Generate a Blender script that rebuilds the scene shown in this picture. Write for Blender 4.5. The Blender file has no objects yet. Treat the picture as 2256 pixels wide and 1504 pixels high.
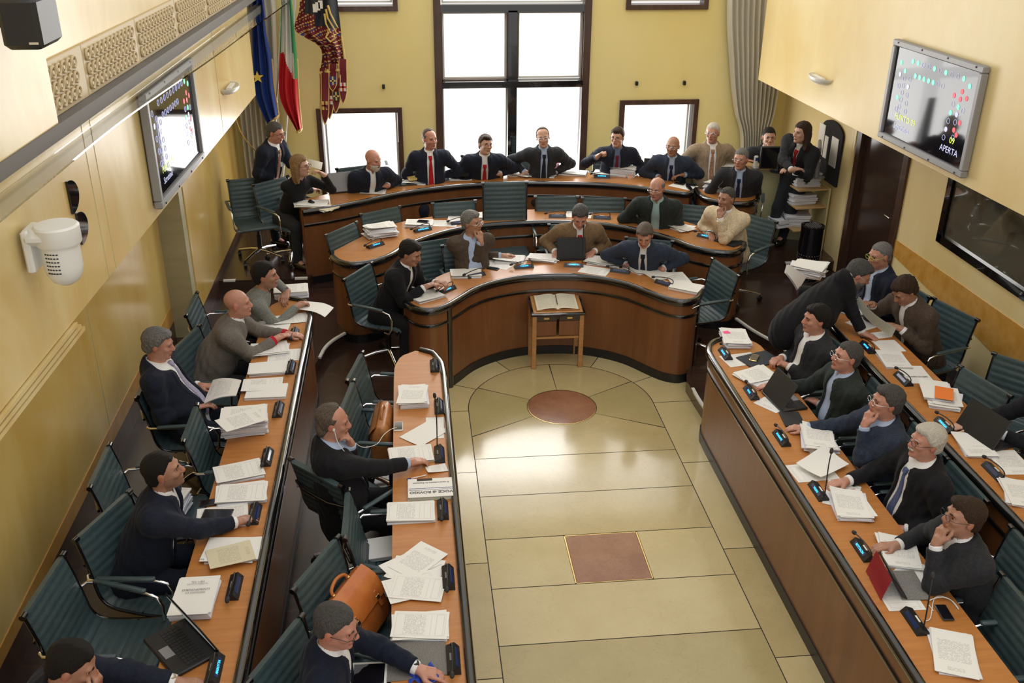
import bpy, bmesh, math, random
import numpy as np
from mathutils import Vector, Matrix
# ---------------------------------------------------------------- camera
S = bpy.context.scene
COL = S.collection
F_PX = 2154.12
YAW, PITCH, ROLL = 0.107111, 0.448143, -0.00806683
CAM = Vector((-1.31870, 0.0, 4.5))
cy_, sy_ = math.cos(YAW), math.sin(YAW); cp_, sp_ = math.cos(PITCH), math.sin(PITCH)
_f = Vector((sy_*cp_, cy_*cp_, -sp_)); _r = Vector((cy_, -sy_, 0)); _d = _f.cross(_r)
cr_, sr_ = math.cos(ROLL), math.sin(ROLL)
RX = cr_*_r + sr_*_d; RD = -sr_*_r + cr_*_d
cam_data = bpy.data.cameras.new('camera'); cam = bpy.data.objects.new('camera', cam_data); COL.objects.link(cam)
cam_data.sensor_width = 36.0; cam_data.lens = 36.0*F_PX/2256.0; cam_data.clip_start = 0.05; cam_data.clip_end = 200
Mc = Matrix((RX, -RD, -_f)).transposed().to_4x4(); Mc.translation = CAM
cam.matrix_world = Mc
S.camera = cam
# ---------------------------------------------------------------- world, light, exposure
S.view_settings.view_transform = 'Standard'; S.view_settings.look = 'None'
S.view_settings.gamma = 1.0; S.view_settings.use_curve_mapping = False
S.view_settings.exposure = 0.0
W = bpy.data.worlds.new('world'); S.world = W; W.use_nodes = True
W.node_tree.nodes['Background'].inputs[0].default_value = (1.0, 0.98, 0.95, 1)
W.node_tree.nodes['Background'].inputs[1].default_value = 0.95
def area(name, loc, target, sx, sy, power, color):
    l = bpy.data.lights.new(name, 'AREA'); l.shape = 'RECTANGLE'; l.size = sx; l.size_y = sy; l.energy = power; l.color = color
    o = bpy.data.objects.new(name, l); COL.objects.link(o); o.location = loc
    o.rotation_euler = (Vector(target)-Vector(loc)).to_track_quat('-Z', 'Y').to_euler()
    return o
area('window_daylight_centre', (0.02, 12.5, 2.1), (0.02, 5, 0.6), 1.9, 3.2, 95, (1, .99, .97))
area('window_daylight_left', (-1.95, 12.5, 1.1), (-1.5, 5, .9), 1.0, 1.2, 30, (1, .99, .97))
area('window_daylight_right', (1.95, 12.5, 1.1), (1.5, 5, .9), 1.0, 1.2, 30, (1, .99, .97))
area('window_daylight_high', (0.0, 12.5, 3.9), (0, 5, 0.5), 5.2, 1.2, 45, (1, .99, .97))
area('skylight', (0.0, 4.0, 8.6), (0.3, 7.0, 0.0), 3.5, 4.0, 90, (1, .97, .92))
# ---------------------------------------------------------------- pixel -> place helpers (image taken as 2256x1504)
def ray(x, y):
    return RX*((x-1128)/F_PX) + RD*((y-752)/F_PX) + _f
def at(x, y, z):
    d = ray(x, y); return CAM + d*((z-CAM.z)/d.z)
def atY(x, y, Y):
    d = ray(x, y); return CAM + d*((Y-CAM.y)/d.y)
def atX(x, y, X):
    d = ray(x, y); return CAM + d*((X-CAM.x)/d.x)
rnd = random.Random(7)
P0, P1, P2, P3 = 0.0, 0.12, 0.24, 0.36
# ---------------------------------------------------------------- materials
MATS = {}
def mat(name, color, rough=.5, metal=0.0, spec=.5, coat=0.0, noise=None, bump=None, emit=None, sheen=0, alpha=None, trans=0, sss=0, attr=None, coat_rough=.05):
    if name in MATS: return MATS[name]
    m = bpy.data.materials.new(name); m.use_nodes = True; nt = m.node_tree; b = nt.nodes['Principled BSDF']
    b.inputs['Base Color'].default_value = (*color, 1); b.inputs['Roughness'].default_value = rough
    b.inputs['Metallic'].default_value = metal; b.inputs['Specular IOR Level'].default_value = spec
    b.inputs['Coat Weight'].default_value = coat; b.inputs['Coat Roughness'].default_value = coat_rough
    b.inputs['Sheen Weight'].default_value = sheen
    if sss: b.inputs['Subsurface Weight'].default_value = sss; b.inputs['Subsurface Radius'].default_value = (.02, .008, .004); b.inputs['Subsurface Scale'].default_value = .5
    if trans: b.inputs['Transmission Weight'].default_value = trans
    if emit: b.inputs['Emission Color'].default_value = (*emit[0], 1); b.inputs['Emission Strength'].default_value = emit[1]
    L = nt.links; tc = nt.nodes.new('ShaderNodeTexCoord'); src = None
    def nn(scale, detail=4, rough=.6, dist=0):
        mp = nt.nodes.new('ShaderNodeMapping'); L.new(tc.outputs['Object'], mp.inputs[0])
        mp.inputs['Scale'].default_value = scale if isinstance(scale, tuple) else (scale,)*3
        n = nt.nodes.new('ShaderNodeTexNoise'); L.new(mp.outputs[0], n.inputs['Vector']); n.inputs['Scale'].default_value = 1
        n.inputs['Detail'].default_value = detail; n.inputs['Roughness'].default_value = rough; n.inputs['Distortion'].default_value = dist
        return n
    if noise:
        sc, c2 = noise[0], noise[1]; lo, hi = (noise[2], noise[3]) if len(noise) > 3 else (.35, .65)
        n = nn(sc, dist=noise[4] if len(noise) > 4 else 0); r = nt.nodes.new('ShaderNodeValToRGB'); L.new(n.outputs[0], r.inputs[0])
        r.color_ramp.elements[0].position = lo; r.color_ramp.elements[1].position = hi
        r.color_ramp.elements[0].color = (*color, 1); r.color_ramp.elements[1].color = (*c2, 1)
        src = r.outputs[0]
    if attr:
        a = nt.nodes.new('ShaderNodeAttribute'); a.attribute_name = attr; mx = nt.nodes.new('ShaderNodeMix'); mx.data_type = 'RGBA'; mx.blend_type = 'MULTIPLY'
        mx.inputs[0].default_value = 1
        if src: L.new(src, mx.inputs[6])
        else: mx.inputs[6].default_value = (*color, 1)
        L.new(a.outputs['Color'], mx.inputs[7]); src = mx.outputs[2]
    if src: L.new(src, b.inputs['Base Color'])
    if bump:
        n = nn(bump[0], 5); bp = nt.nodes.new('ShaderNodeBump'); bp.inputs['Strength'].default_value = bump[1]; bp.inputs['Distance'].default_value = .01
        L.new(n.outputs[0], bp.inputs['Height']); L.new(bp.outputs[0], b.inputs['Normal'])
    MATS[name] = m; return m
def M(n): return MATS[n]
mat('stucco_back', (.90, .76, .31), .55, noise=((1.2, 1.2, .8), (.93, .81, .38), .35, .65), bump=(90, .06))
mat('stucco_left', (.74, .47, .10), .25, noise=((1.5, 1.5, .7), (.84, .62, .22), .35, .66, .6), coat=.55, coat_rough=.12, bump=(7, .10))
mat('stucco_upper', (.70, .50, .18), .35, noise=((1.5, 1.5, .7), (.80, .66, .34), .35, .66, .6), coat=.3, coat_rough=.16, bump=(7, .10))
mat('stucco_right', (.76, .58, .26), .4, noise=((1.5, 1.5, .8), (.82, .68, .36), .35, .65), coat=.15, coat_rough=.25, bump=(60, .06))
mat('band_ochre', (.55, .27, .04), .3, noise=(9, (.66, .36, .09)), coat=.3, coat_rough=.2)
mat('panel_green', (.55, .52, .26), .3, noise=(5, (.62, .58, .32)), coat=.3, coat_rough=.2)
mat('stone_grey', (.40, .37, .22), .45, noise=((2, 2, 12), (.46, .42, .26)))
mat('dark_wood', (.030, .016, .012), .22, noise=((1.5, 30, 30), (.055, .028, .02)), coat=.5, coat_rough=.2)
mat('dark_frame', (.050, .022, .014), .35, noise=((14, 14, 2), (.09, .045, .028)), coat=.2)
mat('black_lacquer', (.006, .006, .007), .12, coat=1.0, coat_rough=.03)
mat('black_plastic', (.012, .012, .014), .38)
mat('black_matte', (.02, .02, .022), .7)
mat('aluminium', (.72, .73, .75), .22, metal=1)
mat('chrome', (.85, .86, .88), .08, metal=1)
mat('grey_metal', (.30, .30, .31), .45, metal=.3)
mat('ledge_grey', (.16, .15, .14), .6)
mat('brass', (.75, .55, .22), .25, metal=1)
mat('white_plastic', (.80, .80, .76), .35)
mat('teal_leather', (.045, .074, .080), .36, noise=(30, (.058, .092, .098)), bump=(220, .10))
mat('tan_leather', (.36, .13, .035), .38, noise=(14, (.48, .20, .06)), bump=(160, .1), coat=.2)
mat('orange_leather', (.46, .12, .022), .35, noise=(10, (.55, .17, .035)), bump=(120, .15), coat=.3)
mat('white_paper', (.82, .81, .77), .8)
mat('paper_edge', (.66, .68, .76), .85, noise=((3, 3, 500), (.84, .84, .86), .3, .7))
mat('cream_paper', (.78, .72, .52), .8)
mat('curtain', (.60, .56, .45), .8, noise=((3, 3, .5), (.68, .64, .53)), sheen=.3)
mat('led_blue', (.01, .05, .1), .4, emit=((.05, .62, 1.0), 2.2))
mat('display_navy', (.008, .014, .05), .15, coat=.6, emit=((.01, .03, .12), .35))
mat('led_green', (.02, .2, .05), .4, emit=((.15, 1.0, .45), 1.6))
mat('led_red', (.2, .02, .02), .4, emit=((1.0, .08, .12), 1.0))
mat('led_white', (.3, .3, .35), .4, emit=((.55, .58, .9), .9))
mat('led_yellow', (.2, .2, .02), .4, emit=((.75, .95, .1), 1.2))
mat('screen_glass', (.008, .007, .010), .05, spec=.6)
mat('ink', (.10, .10, .11), .8)
mat('gold_thread', (.60, .42, .12), .5, noise=(60, (.70, .52, .18)))
mat('red_cloth', (.52, .012, .018), .7); mat('white_cloth', (.75, .73, .68), .7)
mat('green_cloth', (.02, .25, .08), .7); mat('blue_cloth', (.015, .05, .26), .7); mat('maroon_cloth', (.15, .008, .02), .7)
mat('navy_cloth', (.03, .035, .045), .75)
mat('granite_felt', (.14, .13, .12), .95, noise=(180, (.24, .23, .21)))
mat('red_plastic', (.28, .012, .025), .35); mat('orange_print', (.85, .22, .04), .6); mat('pink_paper', (.85, .35, .42), .8); mat('hot_pink', (.95, .10, .30), .7)
# window blind: daylight coming through a white roller blind
bl = mat('lit_blind', (.9, .9, .9), .9, emit=((1.0, .985, .96), 1.35))
mat('wood_light', (.40, .19, .06), .3, noise=((2, 40, 40), (.50, .26, .09)), coat=.3)
mat('shelf_wood', (.52, .33, .13), .4, noise=((2, 40, 40), (.60, .40, .18)))
mat('glass', (.95, .97, .96), .02, trans=1.0, spec=.5); MATS['glass'].node_tree.nodes['Principled BSDF'].inputs['IOR'].default_value = 1.45

def wood(name, c1, c2, scale, rough, coat, coat_rough, dirv='X'):
    m = bpy.data.materials.new(name); m.use_nodes = True; nt = m.node_tree; L = nt.links; b = nt.nodes['Principled BSDF']
    tc = nt.nodes.new('ShaderNodeTexCoord'); mp = nt.nodes.new('ShaderNodeMapping'); L.new(tc.outputs['Object'], mp.inputs[0]); mp.inputs['Scale'].default_value = scale
    n = nt.nodes.new('ShaderNodeTexNoise'); n.inputs['Scale'].default_value = 1; n.inputs['Detail'].default_value = 8; n.inputs['Roughness'].default_value = .65; n.inputs['Distortion'].default_value = .4
    L.new(mp.outputs[0], n.inputs['Vector']); r = nt.nodes.new('ShaderNodeValToRGB'); L.new(n.outputs[0], r.inputs[0])
    r.color_ramp.elements[0].position = .3; r.color_ramp.elements[1].position = .7; r.color_ramp.elements[0].color = (*c1, 1); r.color_ramp.elements[1].color = (*c2, 1)
    L.new(r.outputs[0], b.inputs['Base Color']); b.inputs['Roughness'].default_value = rough; b.inputs['Coat Weight'].default_value = coat; b.inputs['Coat Roughness'].default_value = coat_rough
    MATS[name] = m; return m
wood('top_wood', (.42, .155, .035), (.54, .225, .058), (2.5, 28, 2), .42, .12, .2)
wood('top_wood_arc', (.38, .145, .036), (.49, .21, .056), (3, 20, 2), .36, .22, .16)
wood('panel_wood', (.165, .060, .020), (.235, .092, .032), (9, 9, .9), .38, .22, .16)

def marble(name, c1, c2, vein, rough=.16):
    m = bpy.data.materials.new(name); m.use_nodes = True; nt = m.node_tree; L = nt.links; b = nt.nodes['Principled BSDF']
    tc = nt.nodes.new('ShaderNodeTexCoord')
    n = nt.nodes.new('ShaderNodeTexNoise'); n.inputs['Scale'].default_value = 2.2; n.inputs['Detail'].default_value = 9; n.inputs['Roughness'].default_value = .62; L.new(tc.outputs['Object'], n.inputs['Vector'])
    r = nt.nodes.new('ShaderNodeValToRGB'); L.new(n.outputs[0], r.inputs[0]); r.color_ramp.elements[0].position = .3; r.color_ramp.elements[1].position = .72
    r.color_ramp.elements[0].color = (*c1, 1); r.color_ramp.elements[1].color = (*c2, 1)
    n2 = nt.nodes.new('ShaderNodeTexNoise'); n2.inputs['Scale'].default_value = 7 if 'red' not in name else 22; n2.inputs['Detail'].default_value = 6; n2.inputs['Distortion'].default_value = 2.2; L.new(tc.outputs['Object'], n2.inputs['Vector'])
    mt = nt.nodes.new('ShaderNodeMath'); mt.operation = 'SUBTRACT'; L.new(n2.outputs[0], mt.inputs[0]); mt.inputs[1].default_value = .5
    ab = nt.nodes.new('ShaderNodeMath'); ab.operation = 'ABSOLUTE'; L.new(mt.outputs[0], ab.inputs[0])
    r2 = nt.nodes.new('ShaderNodeValToRGB'); L.new(ab.outputs[0], r2.inputs[0]); r2.color_ramp.elements[0].position = 0; r2.color_ramp.elements[1].position = .012 if 'red' not in name else .05
    r2.color_ramp.elements[0].color = (.5, .5, .5, 1); r2.color_ramp.elements[1].color = (0, 0, 0, 1)
    n3 = nt.nodes.new('ShaderNodeTexNoise'); n3.inputs['Scale'].default_value = 1.7; L.new(tc.outputs['Object'], n3.inputs['Vector'])
    mm = nt.nodes.new('ShaderNodeMath'); mm.operation = 'MULTIPLY'; L.new(r2.outputs[0], mm.inputs[0]); L.new(n3.outputs[0], mm.inputs[1])
    mx = nt.nodes.new('ShaderNodeMix'); mx.data_type = 'RGBA'; L.new(mm.outputs[0], mx.inputs[0]); L.new(r.outputs[0], mx.inputs[6]); mx.inputs[7].default_value = (*vein, 1)
    L.new(mx.outputs[2], b.inputs['Base Color']); b.inputs['Roughness'].default_value = rough; b.inputs['Coat Weight'].default_value = .3; b.inputs['Coat Roughness'].default_value = .08
    MATS[name] = m
marble('marble', (.46, .365, .17), (.54, .44, .22), (.28, .20, .09))
marble('marble_pale', (.54, .44, .22), (.62, .52, .28), (.34, .25, .12))
marble('marble_olive', (.41, .335, .15), (.48, .40, .195), (.24, .18, .08))
marble('marble_red', (.25, .10, .05), (.40, .20, .11), (.12, .035, .02), .2)

def paper_mat(name, kind, base=(.82, .81, .77)):
    """printed sheet: rows of words, drawn with maths on the UVs (u across, v down the page)"""
    m = bpy.data.materials.new(name); m.use_nodes = True; nt = m.node_tree; L = nt.links; b = nt.nodes['Principled BSDF']; b.inputs['Roughness'].default_value = .75
    uv = nt.nodes.new('ShaderNodeUVMap'); sp = nt.nodes.new('ShaderNodeSeparateXYZ'); L.new(uv.outputs[0], sp.inputs[0]); U, V = sp.outputs[0], sp.outputs[1]
    def mth(op, a, c, d=None):
        n = nt.nodes.new('ShaderNodeMath'); n.operation = op
        for i, v in enumerate((a, c, d)):
            if v is None: continue
            if isinstance(v, (int, float)): n.inputs[i].default_value = v
            else: L.new(v, n.inputs[i])
        return n.outputs[0]
    def box(u0, u1, v0, v1):
        a = mth('MULTIPLY', mth('GREATER_THAN', U, u0), mth('LESS_THAN', U, u1)); c = mth('MULTIPLY', mth('GREATER_THAN', V, v0), mth('LESS_THAN', V, v1)); return mth('MULTIPLY', a, c)
    rows = mth('LESS_THAN', mth('FRACT', mth('MULTIPLY', V, 46), None), .42)
    nz = nt.nodes.new('ShaderNodeTexNoise'); nz.noise_dimensions = '2D'; cb = nt.nodes.new('ShaderNodeCombineXYZ')
    L.new(mth('MULTIPLY', U, 26), cb.inputs[0]); L.new(mth('MULTIPLY', mth('FLOOR', mth('MULTIPLY', V, 46), None), 3.7), cb.inputs[1]); L.new(cb.outputs[0], nz.inputs['Vector']); nz.inputs['Scale'].default_value = 1
    words = mth('GREATER_THAN', nz.outputs[0], .44)
    txt = mth('MULTIPLY', rows, words)
    if kind == 'form':
        t = mth('MULTIPLY', txt, box(.12, .88, .40, .80)); fr = mth('SUBTRACT', box(.09, .91, .05, .95), box(.097, .903, .055, .945))
        bx = mth('SUBTRACT', box(.12, .88, .08, .22), box(.128, .872, .086, .214)); ln = mth('MULTIPLY', mth('LESS_THAN', mth('FRACT', mth('MULTIPLY', V, 13), None), .06), box(.12, .88, .24, .38))
        k = mth('MAXIMUM', mth('MAXIMUM', t, fr), mth('MAXIMUM', bx, ln))
    elif kind == 'letter':
        k = mth('MULTIPLY', txt, mth('MAXIMUM', box(.12, .88, .30, .78), box(.30, .70, .08, .16)))
    elif kind == 'short':
        k = mth('MULTIPLY', txt, mth('MAXIMUM', box(.15, .85, .12, .30), box(.2, .6, .4, .46)))
    else: k = mth('MULTIPLY', txt, box(.1, .9, .08, .92))
    mx = nt.nodes.new('ShaderNodeMix'); mx.data_type = 'RGBA'; L.new(mth('MULTIPLY', k, .45), mx.inputs[0]); mx.inputs[6].default_value = (*base, 1); mx.inputs[7].default_value = (.12, .12, .13, 1)
    L.new(mx.outputs[2], b.inputs['Base Color']); MATS[name] = m
paper_mat('sheet_form', 'form'); paper_mat('sheet_letter', 'letter'); paper_mat('sheet_short', 'short'); paper_mat('sheet_full', 'full'); paper_mat('sheet_notes', 'letter', (.66, .60, .42))
paper_mat('sheet_cream', 'full', (.70, .66, .52)); paper_mat('sheet_news', 'full', (.62, .62, .52))

# ---------------------------------------------------------------- mesh helpers
class MB:
    def __init__(s): s.v = []; s.f = []; s.m = []; s.uv = {}
    def add(s, vs, fs, mi=0, uvs=None):
        o = len(s.v); s.v += [tuple(v) for v in vs]
        for i, f in enumerate(fs):
            if uvs: s.uv[len(s.f)] = uvs[i]
            s.f.append(tuple(o+k for k in f)); s.m.append(mi)
        return s
    def box(s, c, d, rz=0, mi=0, bev=0, M4=None):
        x, y, z = d[0]/2, d[1]/2, d[2]/2
        if bev <= 0:
            vs = [(-x, -y, -z), (x, -y, -z), (x, y, -z), (-x, y, -z), (-x, -y, z), (x, -y, z), (x, y, z), (-x, y, z)]
            fs = [(0, 3, 2, 1), (4, 5, 6, 7), (0, 1, 5, 4), (1, 2, 6, 5), (2, 3, 7, 6), (3, 0, 4, 7)]
        else:
            b = min(bev, x*.98, y*.98, z*.98); ring = []
            vs = []
            for zz, ins in ((-z, b), (-z+b, 0), (z-b, 0), (z, b)):
                X, Y = x-ins, y-ins; bb = b if ins == 0 else b*.6
                vs += [(X-bb, -Y, zz), (X, -Y+bb, zz), (X, Y-bb, zz), (X-bb, Y, zz), (-X+bb, Y, zz), (-X, Y-bb, zz), (-X, -Y+bb, zz), (-X+bb, -Y, zz)]
            fs = [tuple(reversed(range(8))), tuple(range(24, 32))]
            for r in range(3):
                for k in range(8): fs.append((r*8+k, r*8+(k+1) % 8, (r+1)*8+(k+1) % 8, (r+1)*8+k))
        c0, s0 = math.cos(rz), math.sin(rz)
        out = []
        for v in vs:
            p = Vector((v[0]*c0-v[1]*s0+c[0], v[0]*s0+v[1]*c0+c[1], v[2]+c[2]))
            if M4: p = M4 @ p
            out.append(p)
        return s.add(out, fs, mi)
    def tube(s, pts, r, n=10, closed=False, mi=0, cap=True, sx=1, up=None):
        pts = [Vector(p) for p in pts]; N = len(pts); rs = r if isinstance(r, (list, tuple)) else [r]*N
        rings = []; prev = None
        for i in range(N):
            a = pts[(i-1) % N] if (closed or i > 0) else pts[i]; b = pts[(i+1) % N] if (closed or i < N-1) else pts[i]
            t = (b-a)
            if t.length < 1e-9: t = Vector((0, 0, 1))
            t.normalize()
            if prev is None:
                u = Vector(up) if up else (Vector((0, 0, 1)) if abs(t.z) < .9 else Vector((1, 0, 0)))
            else: u = prev
            u = (u - t*u.dot(t))
            if u.length < 1e-6: u = t.orthogonal()
            u.normalize(); prev = u; w = t.cross(u)
            rings.append([pts[i] + (u*math.cos(2*math.pi*k/n)*sx + w*math.sin(2*math.pi*k/n))*rs[i] for k in range(n)])
        vs = [v for R_ in rings for v in R_]; fs = []
        for i in range(N if closed else N-1):
            j = (i+1) % N
            for k in range(n): fs.append((i*n+k, i*n+(k+1) % n, j*n+(k+1) % n, j*n+k))
        if cap and not closed: fs += [tuple(reversed(range(n))), tuple((N-1)*n+k for k in range(n))]
        return s.add(vs, fs, mi)
    def lathe(s, prof, c=(0, 0, 0), n=24, mi=0):
        vs = []; fs = []
        for (r, z) in prof:
            for k in range(n): a = 2*math.pi*k/n; vs.append((c[0]+r*math.cos(a), c[1]+r*math.sin(a), c[2]+z))
        for i in range(len(prof)-1):
            for k in range(n): fs.append((i*n+k, i*n+(k+1) % n, (i+1)*n+(k+1) % n, (i+1)*n+k))
        fs += [tuple(reversed(range(n))), tuple((len(prof)-1)*n+k for k in range(n))]
        return s.add(vs, fs, mi)
    def prism(s, poly, z0, z1, mi=0):
        n = len(poly); vs = [(p[0], p[1], z0) for p in poly]+[(p[0], p[1], z1) for p in poly]
        A = sum(poly[i][0]*poly[(i+1) % n][1]-poly[(i+1) % n][0]*poly[i][1] for i in range(n))
        bot, top = tuple(reversed(range(n))), tuple(range(n, 2*n))
        sides = [(i, (i+1) % n, n+(i+1) % n, n+i) for i in range(n)]
        if A < 0: bot, top = bot[::-1], top[::-1]; sides = [q[::-1] for q in sides]
        return s.add(vs, [bot, top]+sides, mi)
    def strip(s, A, B, z0, z1, mi=0):
        """slab between two matching polylines A and B (xy), from z0 to z1"""
        n = len(A); vs = []
        for z in (z0, z1): vs += [(p[0], p[1], z) for p in A]+[(p[0], p[1], z) for p in B]
        fs = []
        for i in range(n-1):
            fs.append((2*n+i, 2*n+i+1, 3*n+i+1, 3*n+i)); fs.append((i, n+i, n+i+1, i+1))
            fs.append((i, i+1, 2*n+i+1, 2*n+i)); fs.append((n+i, 3*n+i, 3*n+i+1, n+i+1))
        fs.append((0, 2*n, 3*n, n)); fs.append((n-1, 2*n-1, 4*n-1, 3*n-1))
        return s.add(vs, fs, mi)
    def profile(s, path, prof, closed=False, mi=0):
        """sweep prof [(offset along normal, z)] along xy path; normal = right of travel"""
        N = len(path); n = len(prof); vs = []
        nr = normals(path, closed)
        for i in range(N):
            for (o, z) in prof: vs.append((path[i][0]+nr[i][0]*o, path[i][1]+nr[i][1]*o, z))
        fs = []
        for i in range(N if closed else N-1):
            j = (i+1) % N
            for k in range(n): fs.append((i*n+k, i*n+(k+1) % n, j*n+(k+1) % n, j*n+k))
        if not closed: fs += [tuple(reversed(range(n))), tuple((N-1)*n+k for k in range(n))]
        return s.add(vs, fs, mi)
    def build(s, name, mats, parent=None, smooth=40, fixn=True):
        me = bpy.data.meshes.new(name); me.from_pydata([tuple(v) for v in s.v], [], s.f)
        if not isinstance(mats, (list, tuple)): mats = [mats]
        for m in mats: me.materials.append(MATS[m] if isinstance(m, str) else m)
        if len(mats) > 1: me.polygons.foreach_set('material_index', s.m)
        if s.uv:
            uvl = me.uv_layers.new(name='UVMap')
            for fi, us in s.uv.items():
                p = me.polygons[fi]
                for k, li in enumerate(p.loop_indices): uvl.data[li].uv = us[k]
        if fixn:
            bm = bmesh.new(); bm.from_mesh(me); bmesh.ops.recalc_face_normals(bm, faces=bm.faces); bm.to_mesh(me); bm.free()
        me.validate()
        if smooth:
            me.shade_smooth(); me.set_sharp_from_angle(angle=math.radians(smooth))
        o = bpy.data.objects.new(name, me); COL.objects.link(o)
        if parent: o.parent = parent
        return o
def normals(path, closed=False):
    N = len(path); out = []
    for i in range(N):
        a = path[(i-1) % N] if (closed or i > 0) else path[i]; b = path[(i+1) % N] if (closed or i < N-1) else path[i]
        dx, dy = b[0]-a[0], b[1]-a[1]; l = math.hypot(dx, dy) or 1; out.append((dy/l, -dx/l))
    return out
def spline(pts, per=8):
    P = [Vector((*p, 0)) if len(p) == 2 else Vector(p) for p in pts]; out = []
    for i in range(len(P)-1):
        p0 = P[i-1] if i > 0 else P[i]*2-P[i+1]; p1, p2 = P[i], P[i+1]; p3 = P[i+2] if i+2 < len(P) else P[i+1]*2-P[i]
        for k in range(per):
            t = k/per; out.append(.5*((2*p1)+(p2-p0)*t+(2*p0-5*p1+4*p2-p3)*t*t+(3*p1-p0-3*p2+p3)*t**3))
    out.append(P[-1]); return out
def tag(o, label, cat, group=None, kind=None):
    if label: o['label'] = label
    if cat: o['category'] = cat
    if group: o['group'] = group
    if kind: o['kind'] = kind
    return o
def empty(name, loc=(0, 0, 0), rz=0, label=None, cat=None, group=None):
    o = bpy.data.objects.new(name, None); COL.objects.link(o); o.location = loc; o.rotation_euler = (0, 0, rz); o.empty_display_size = .1
    return tag(o, label, cat, group)
def struct(name, mb, m, smooth=40):
    o = mb.build(name, m, None, smooth); o['kind'] = 'structure'; return o
def copy_tree(o, parent=None, pick=None):
    c = o.copy(); COL.objects.link(c)
    if parent: c.parent = parent
    for ch in list(KIDS.get(o.name, [])) or [x for x in o.children]:
        copy_tree(ch, c)
    return c
KIDS = {}
TXT = {}
def text_geo(txt, size, bold=0.0, align='CENTER'):
    key = (txt, size, bold, align)
    if key in TXT: return TXT[key]
    cu = bpy.data.curves.new('t', 'FONT'); cu.body = txt; cu.size = size; cu.align_x = align; cu.align_y = 'CENTER'; cu.offset = bold; cu.resolution_u = 2
    o = bpy.data.objects.new('t', cu); me = o.to_mesh(); r = ([v.co.copy() for v in me.vertices], [tuple(p.vertices) for p in me.polygons])
    o.to_mesh_clear(); bpy.data.objects.remove(o); bpy.data.curves.remove(cu); TXT[key] = r; return r
def text_part(name, txt, size, M4, m, parent, bold=0.0, align='CENTER'):
    vs, fs = text_geo(txt, size, bold, align); mb = MB(); mb.add([M4 @ v for v in vs], fs); return mb.build(name, m, parent, smooth=0, fixn=False)
# ================================================================ THE ROOM
def rect(mb, x0, x1, y0, y1, z=0, mi=0): mb.add([(x0, y0, z), (x1, y0, z), (x1, y1, z), (x0, y1, z)], [(0, 1, 2, 3)], mi)
fl = MB(); G = .0035
rect(fl, -4.2, 4.2, 1.0, 13, -.004, 0)
HX, YA, SL = .871, 7.04, .5586; CY, CR = 7.869, .323
k = 0
for i in range(9):
    y1, y0 = YA-i*SL-G, YA-(i+1)*SL+G; mi = (1, 1, 3, 2, 3, 3, 1, 3, 1)[i]
    if i == 2:
        rect(fl, -HX+G, -SL/2-G, y0, y1, 0, 2); rect(fl, SL/2+G, HX-G, y0, y1, 0, 2)
        rect(fl, -SL/2+.012, SL/2-.012, y0+.008, y1-.008, 0, 4)
        for a in ((-SL/2, -SL/2+.009, y0, y1), (SL/2-.009, SL/2, y0, y1), (-SL/2, SL/2, y0, y0+.006), (-SL/2, SL/2, y1-.006, y1)): rect(fl, *a, 0, 5)
    else: rect(fl, -HX+G, HX-G, y0, y1, 0, mi)
def bound(a, R_, yb):
    s_, c_ = math.sin(a), math.cos(a)
    if s_ >= 0: return R_
    return min(R_/max(abs(c_), 1e-6), yb/max(abs(s_), 1e-6))
def sector(a0, a1, inner, outer, mi, g=.004):
    n = 14; A = [a0+(a1-a0)*t/n for t in range(n+1)]
    for c in (math.pi+math.atan2(CY-YA, HX), 2*math.pi-math.atan2(CY-YA, HX)):
        if a0 < c < a1: A.append(c)
    A.sort()
    vs = [(math.cos(a)*(inner(a)+g), CY+math.sin(a)*(inner(a)+g), 0) for a in A]+[(math.cos(a)*(outer(a)-g), CY+math.sin(a)*(outer(a)-g), 0) for a in A]
    n = len(A); fl.add(vs, [(i, n+i, n+i+1, i+1) for i in range(n-1)], mi)
rin = lambda a: CR; rb = lambda a: bound(a, HX, CY-YA)
D = math.radians
for (a, b, mi) in ((30, 90, 1), (90, 150, 1), (150, 208, 3), (208, 332, 1), (332, 390, 3)): sector(D(a)+.006, D(b)-.006, rin, rb, mi)
rout = lambda a: 1.9
for (a, b, mi) in ((0, 28, 2), (28, 62, 2), (62, 118, 1), (118, 152, 2), (152, 180, 2)): sector(D(a)+.004, D(b)-.004, lambda a: HX, rout, mi)
for (ra, rb2, mi_) in ((0, CR-.009, 4), (CR-.009, CR-.001, 5)):
    n_ = 64; o_ = [(rb2*math.cos(2*math.pi*q/n_), CY+rb2*math.sin(2*math.pi*q/n_), 0) for q in range(n_)]
    if ra == 0: fl.add(o_, [tuple(range(n_))], mi_)
    else:
        i_ = [(ra*math.cos(2*math.pi*q/n_), CY+ra*math.sin(2*math.pi*q/n_), 0) for q in range(n_)]; fl.add(i_+o_, [(q, n_+q, n_+(q+1) % n_, (q+1) % n_) for q in range(n_)], mi_)
for sgn, js in ((1, [CY, at(1507, 1019, 0).y, at(1597, 1209, 0).y, at(1712, 1448, 0).y, 2.4]), (-1, [CY, at(1028, 1041, 0).y, at(1050, 1241, 0).y, at(1080, 1495, 0).y, 2.2])):
    for i in range(len(js)-1):
        x0, x1 = sorted((sgn*(HX+G), sgn*1.5)); rect(fl, x0, x1, js[i+1]+G, js[i]-G, 0, (2, 2, 1, 2)[i])
for sgn in (1, -1): pass
struct('floor', fl, ['black_matte', 'marble', 'marble_pale', 'marble_olive', 'marble_red', 'brass'], 0)

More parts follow.
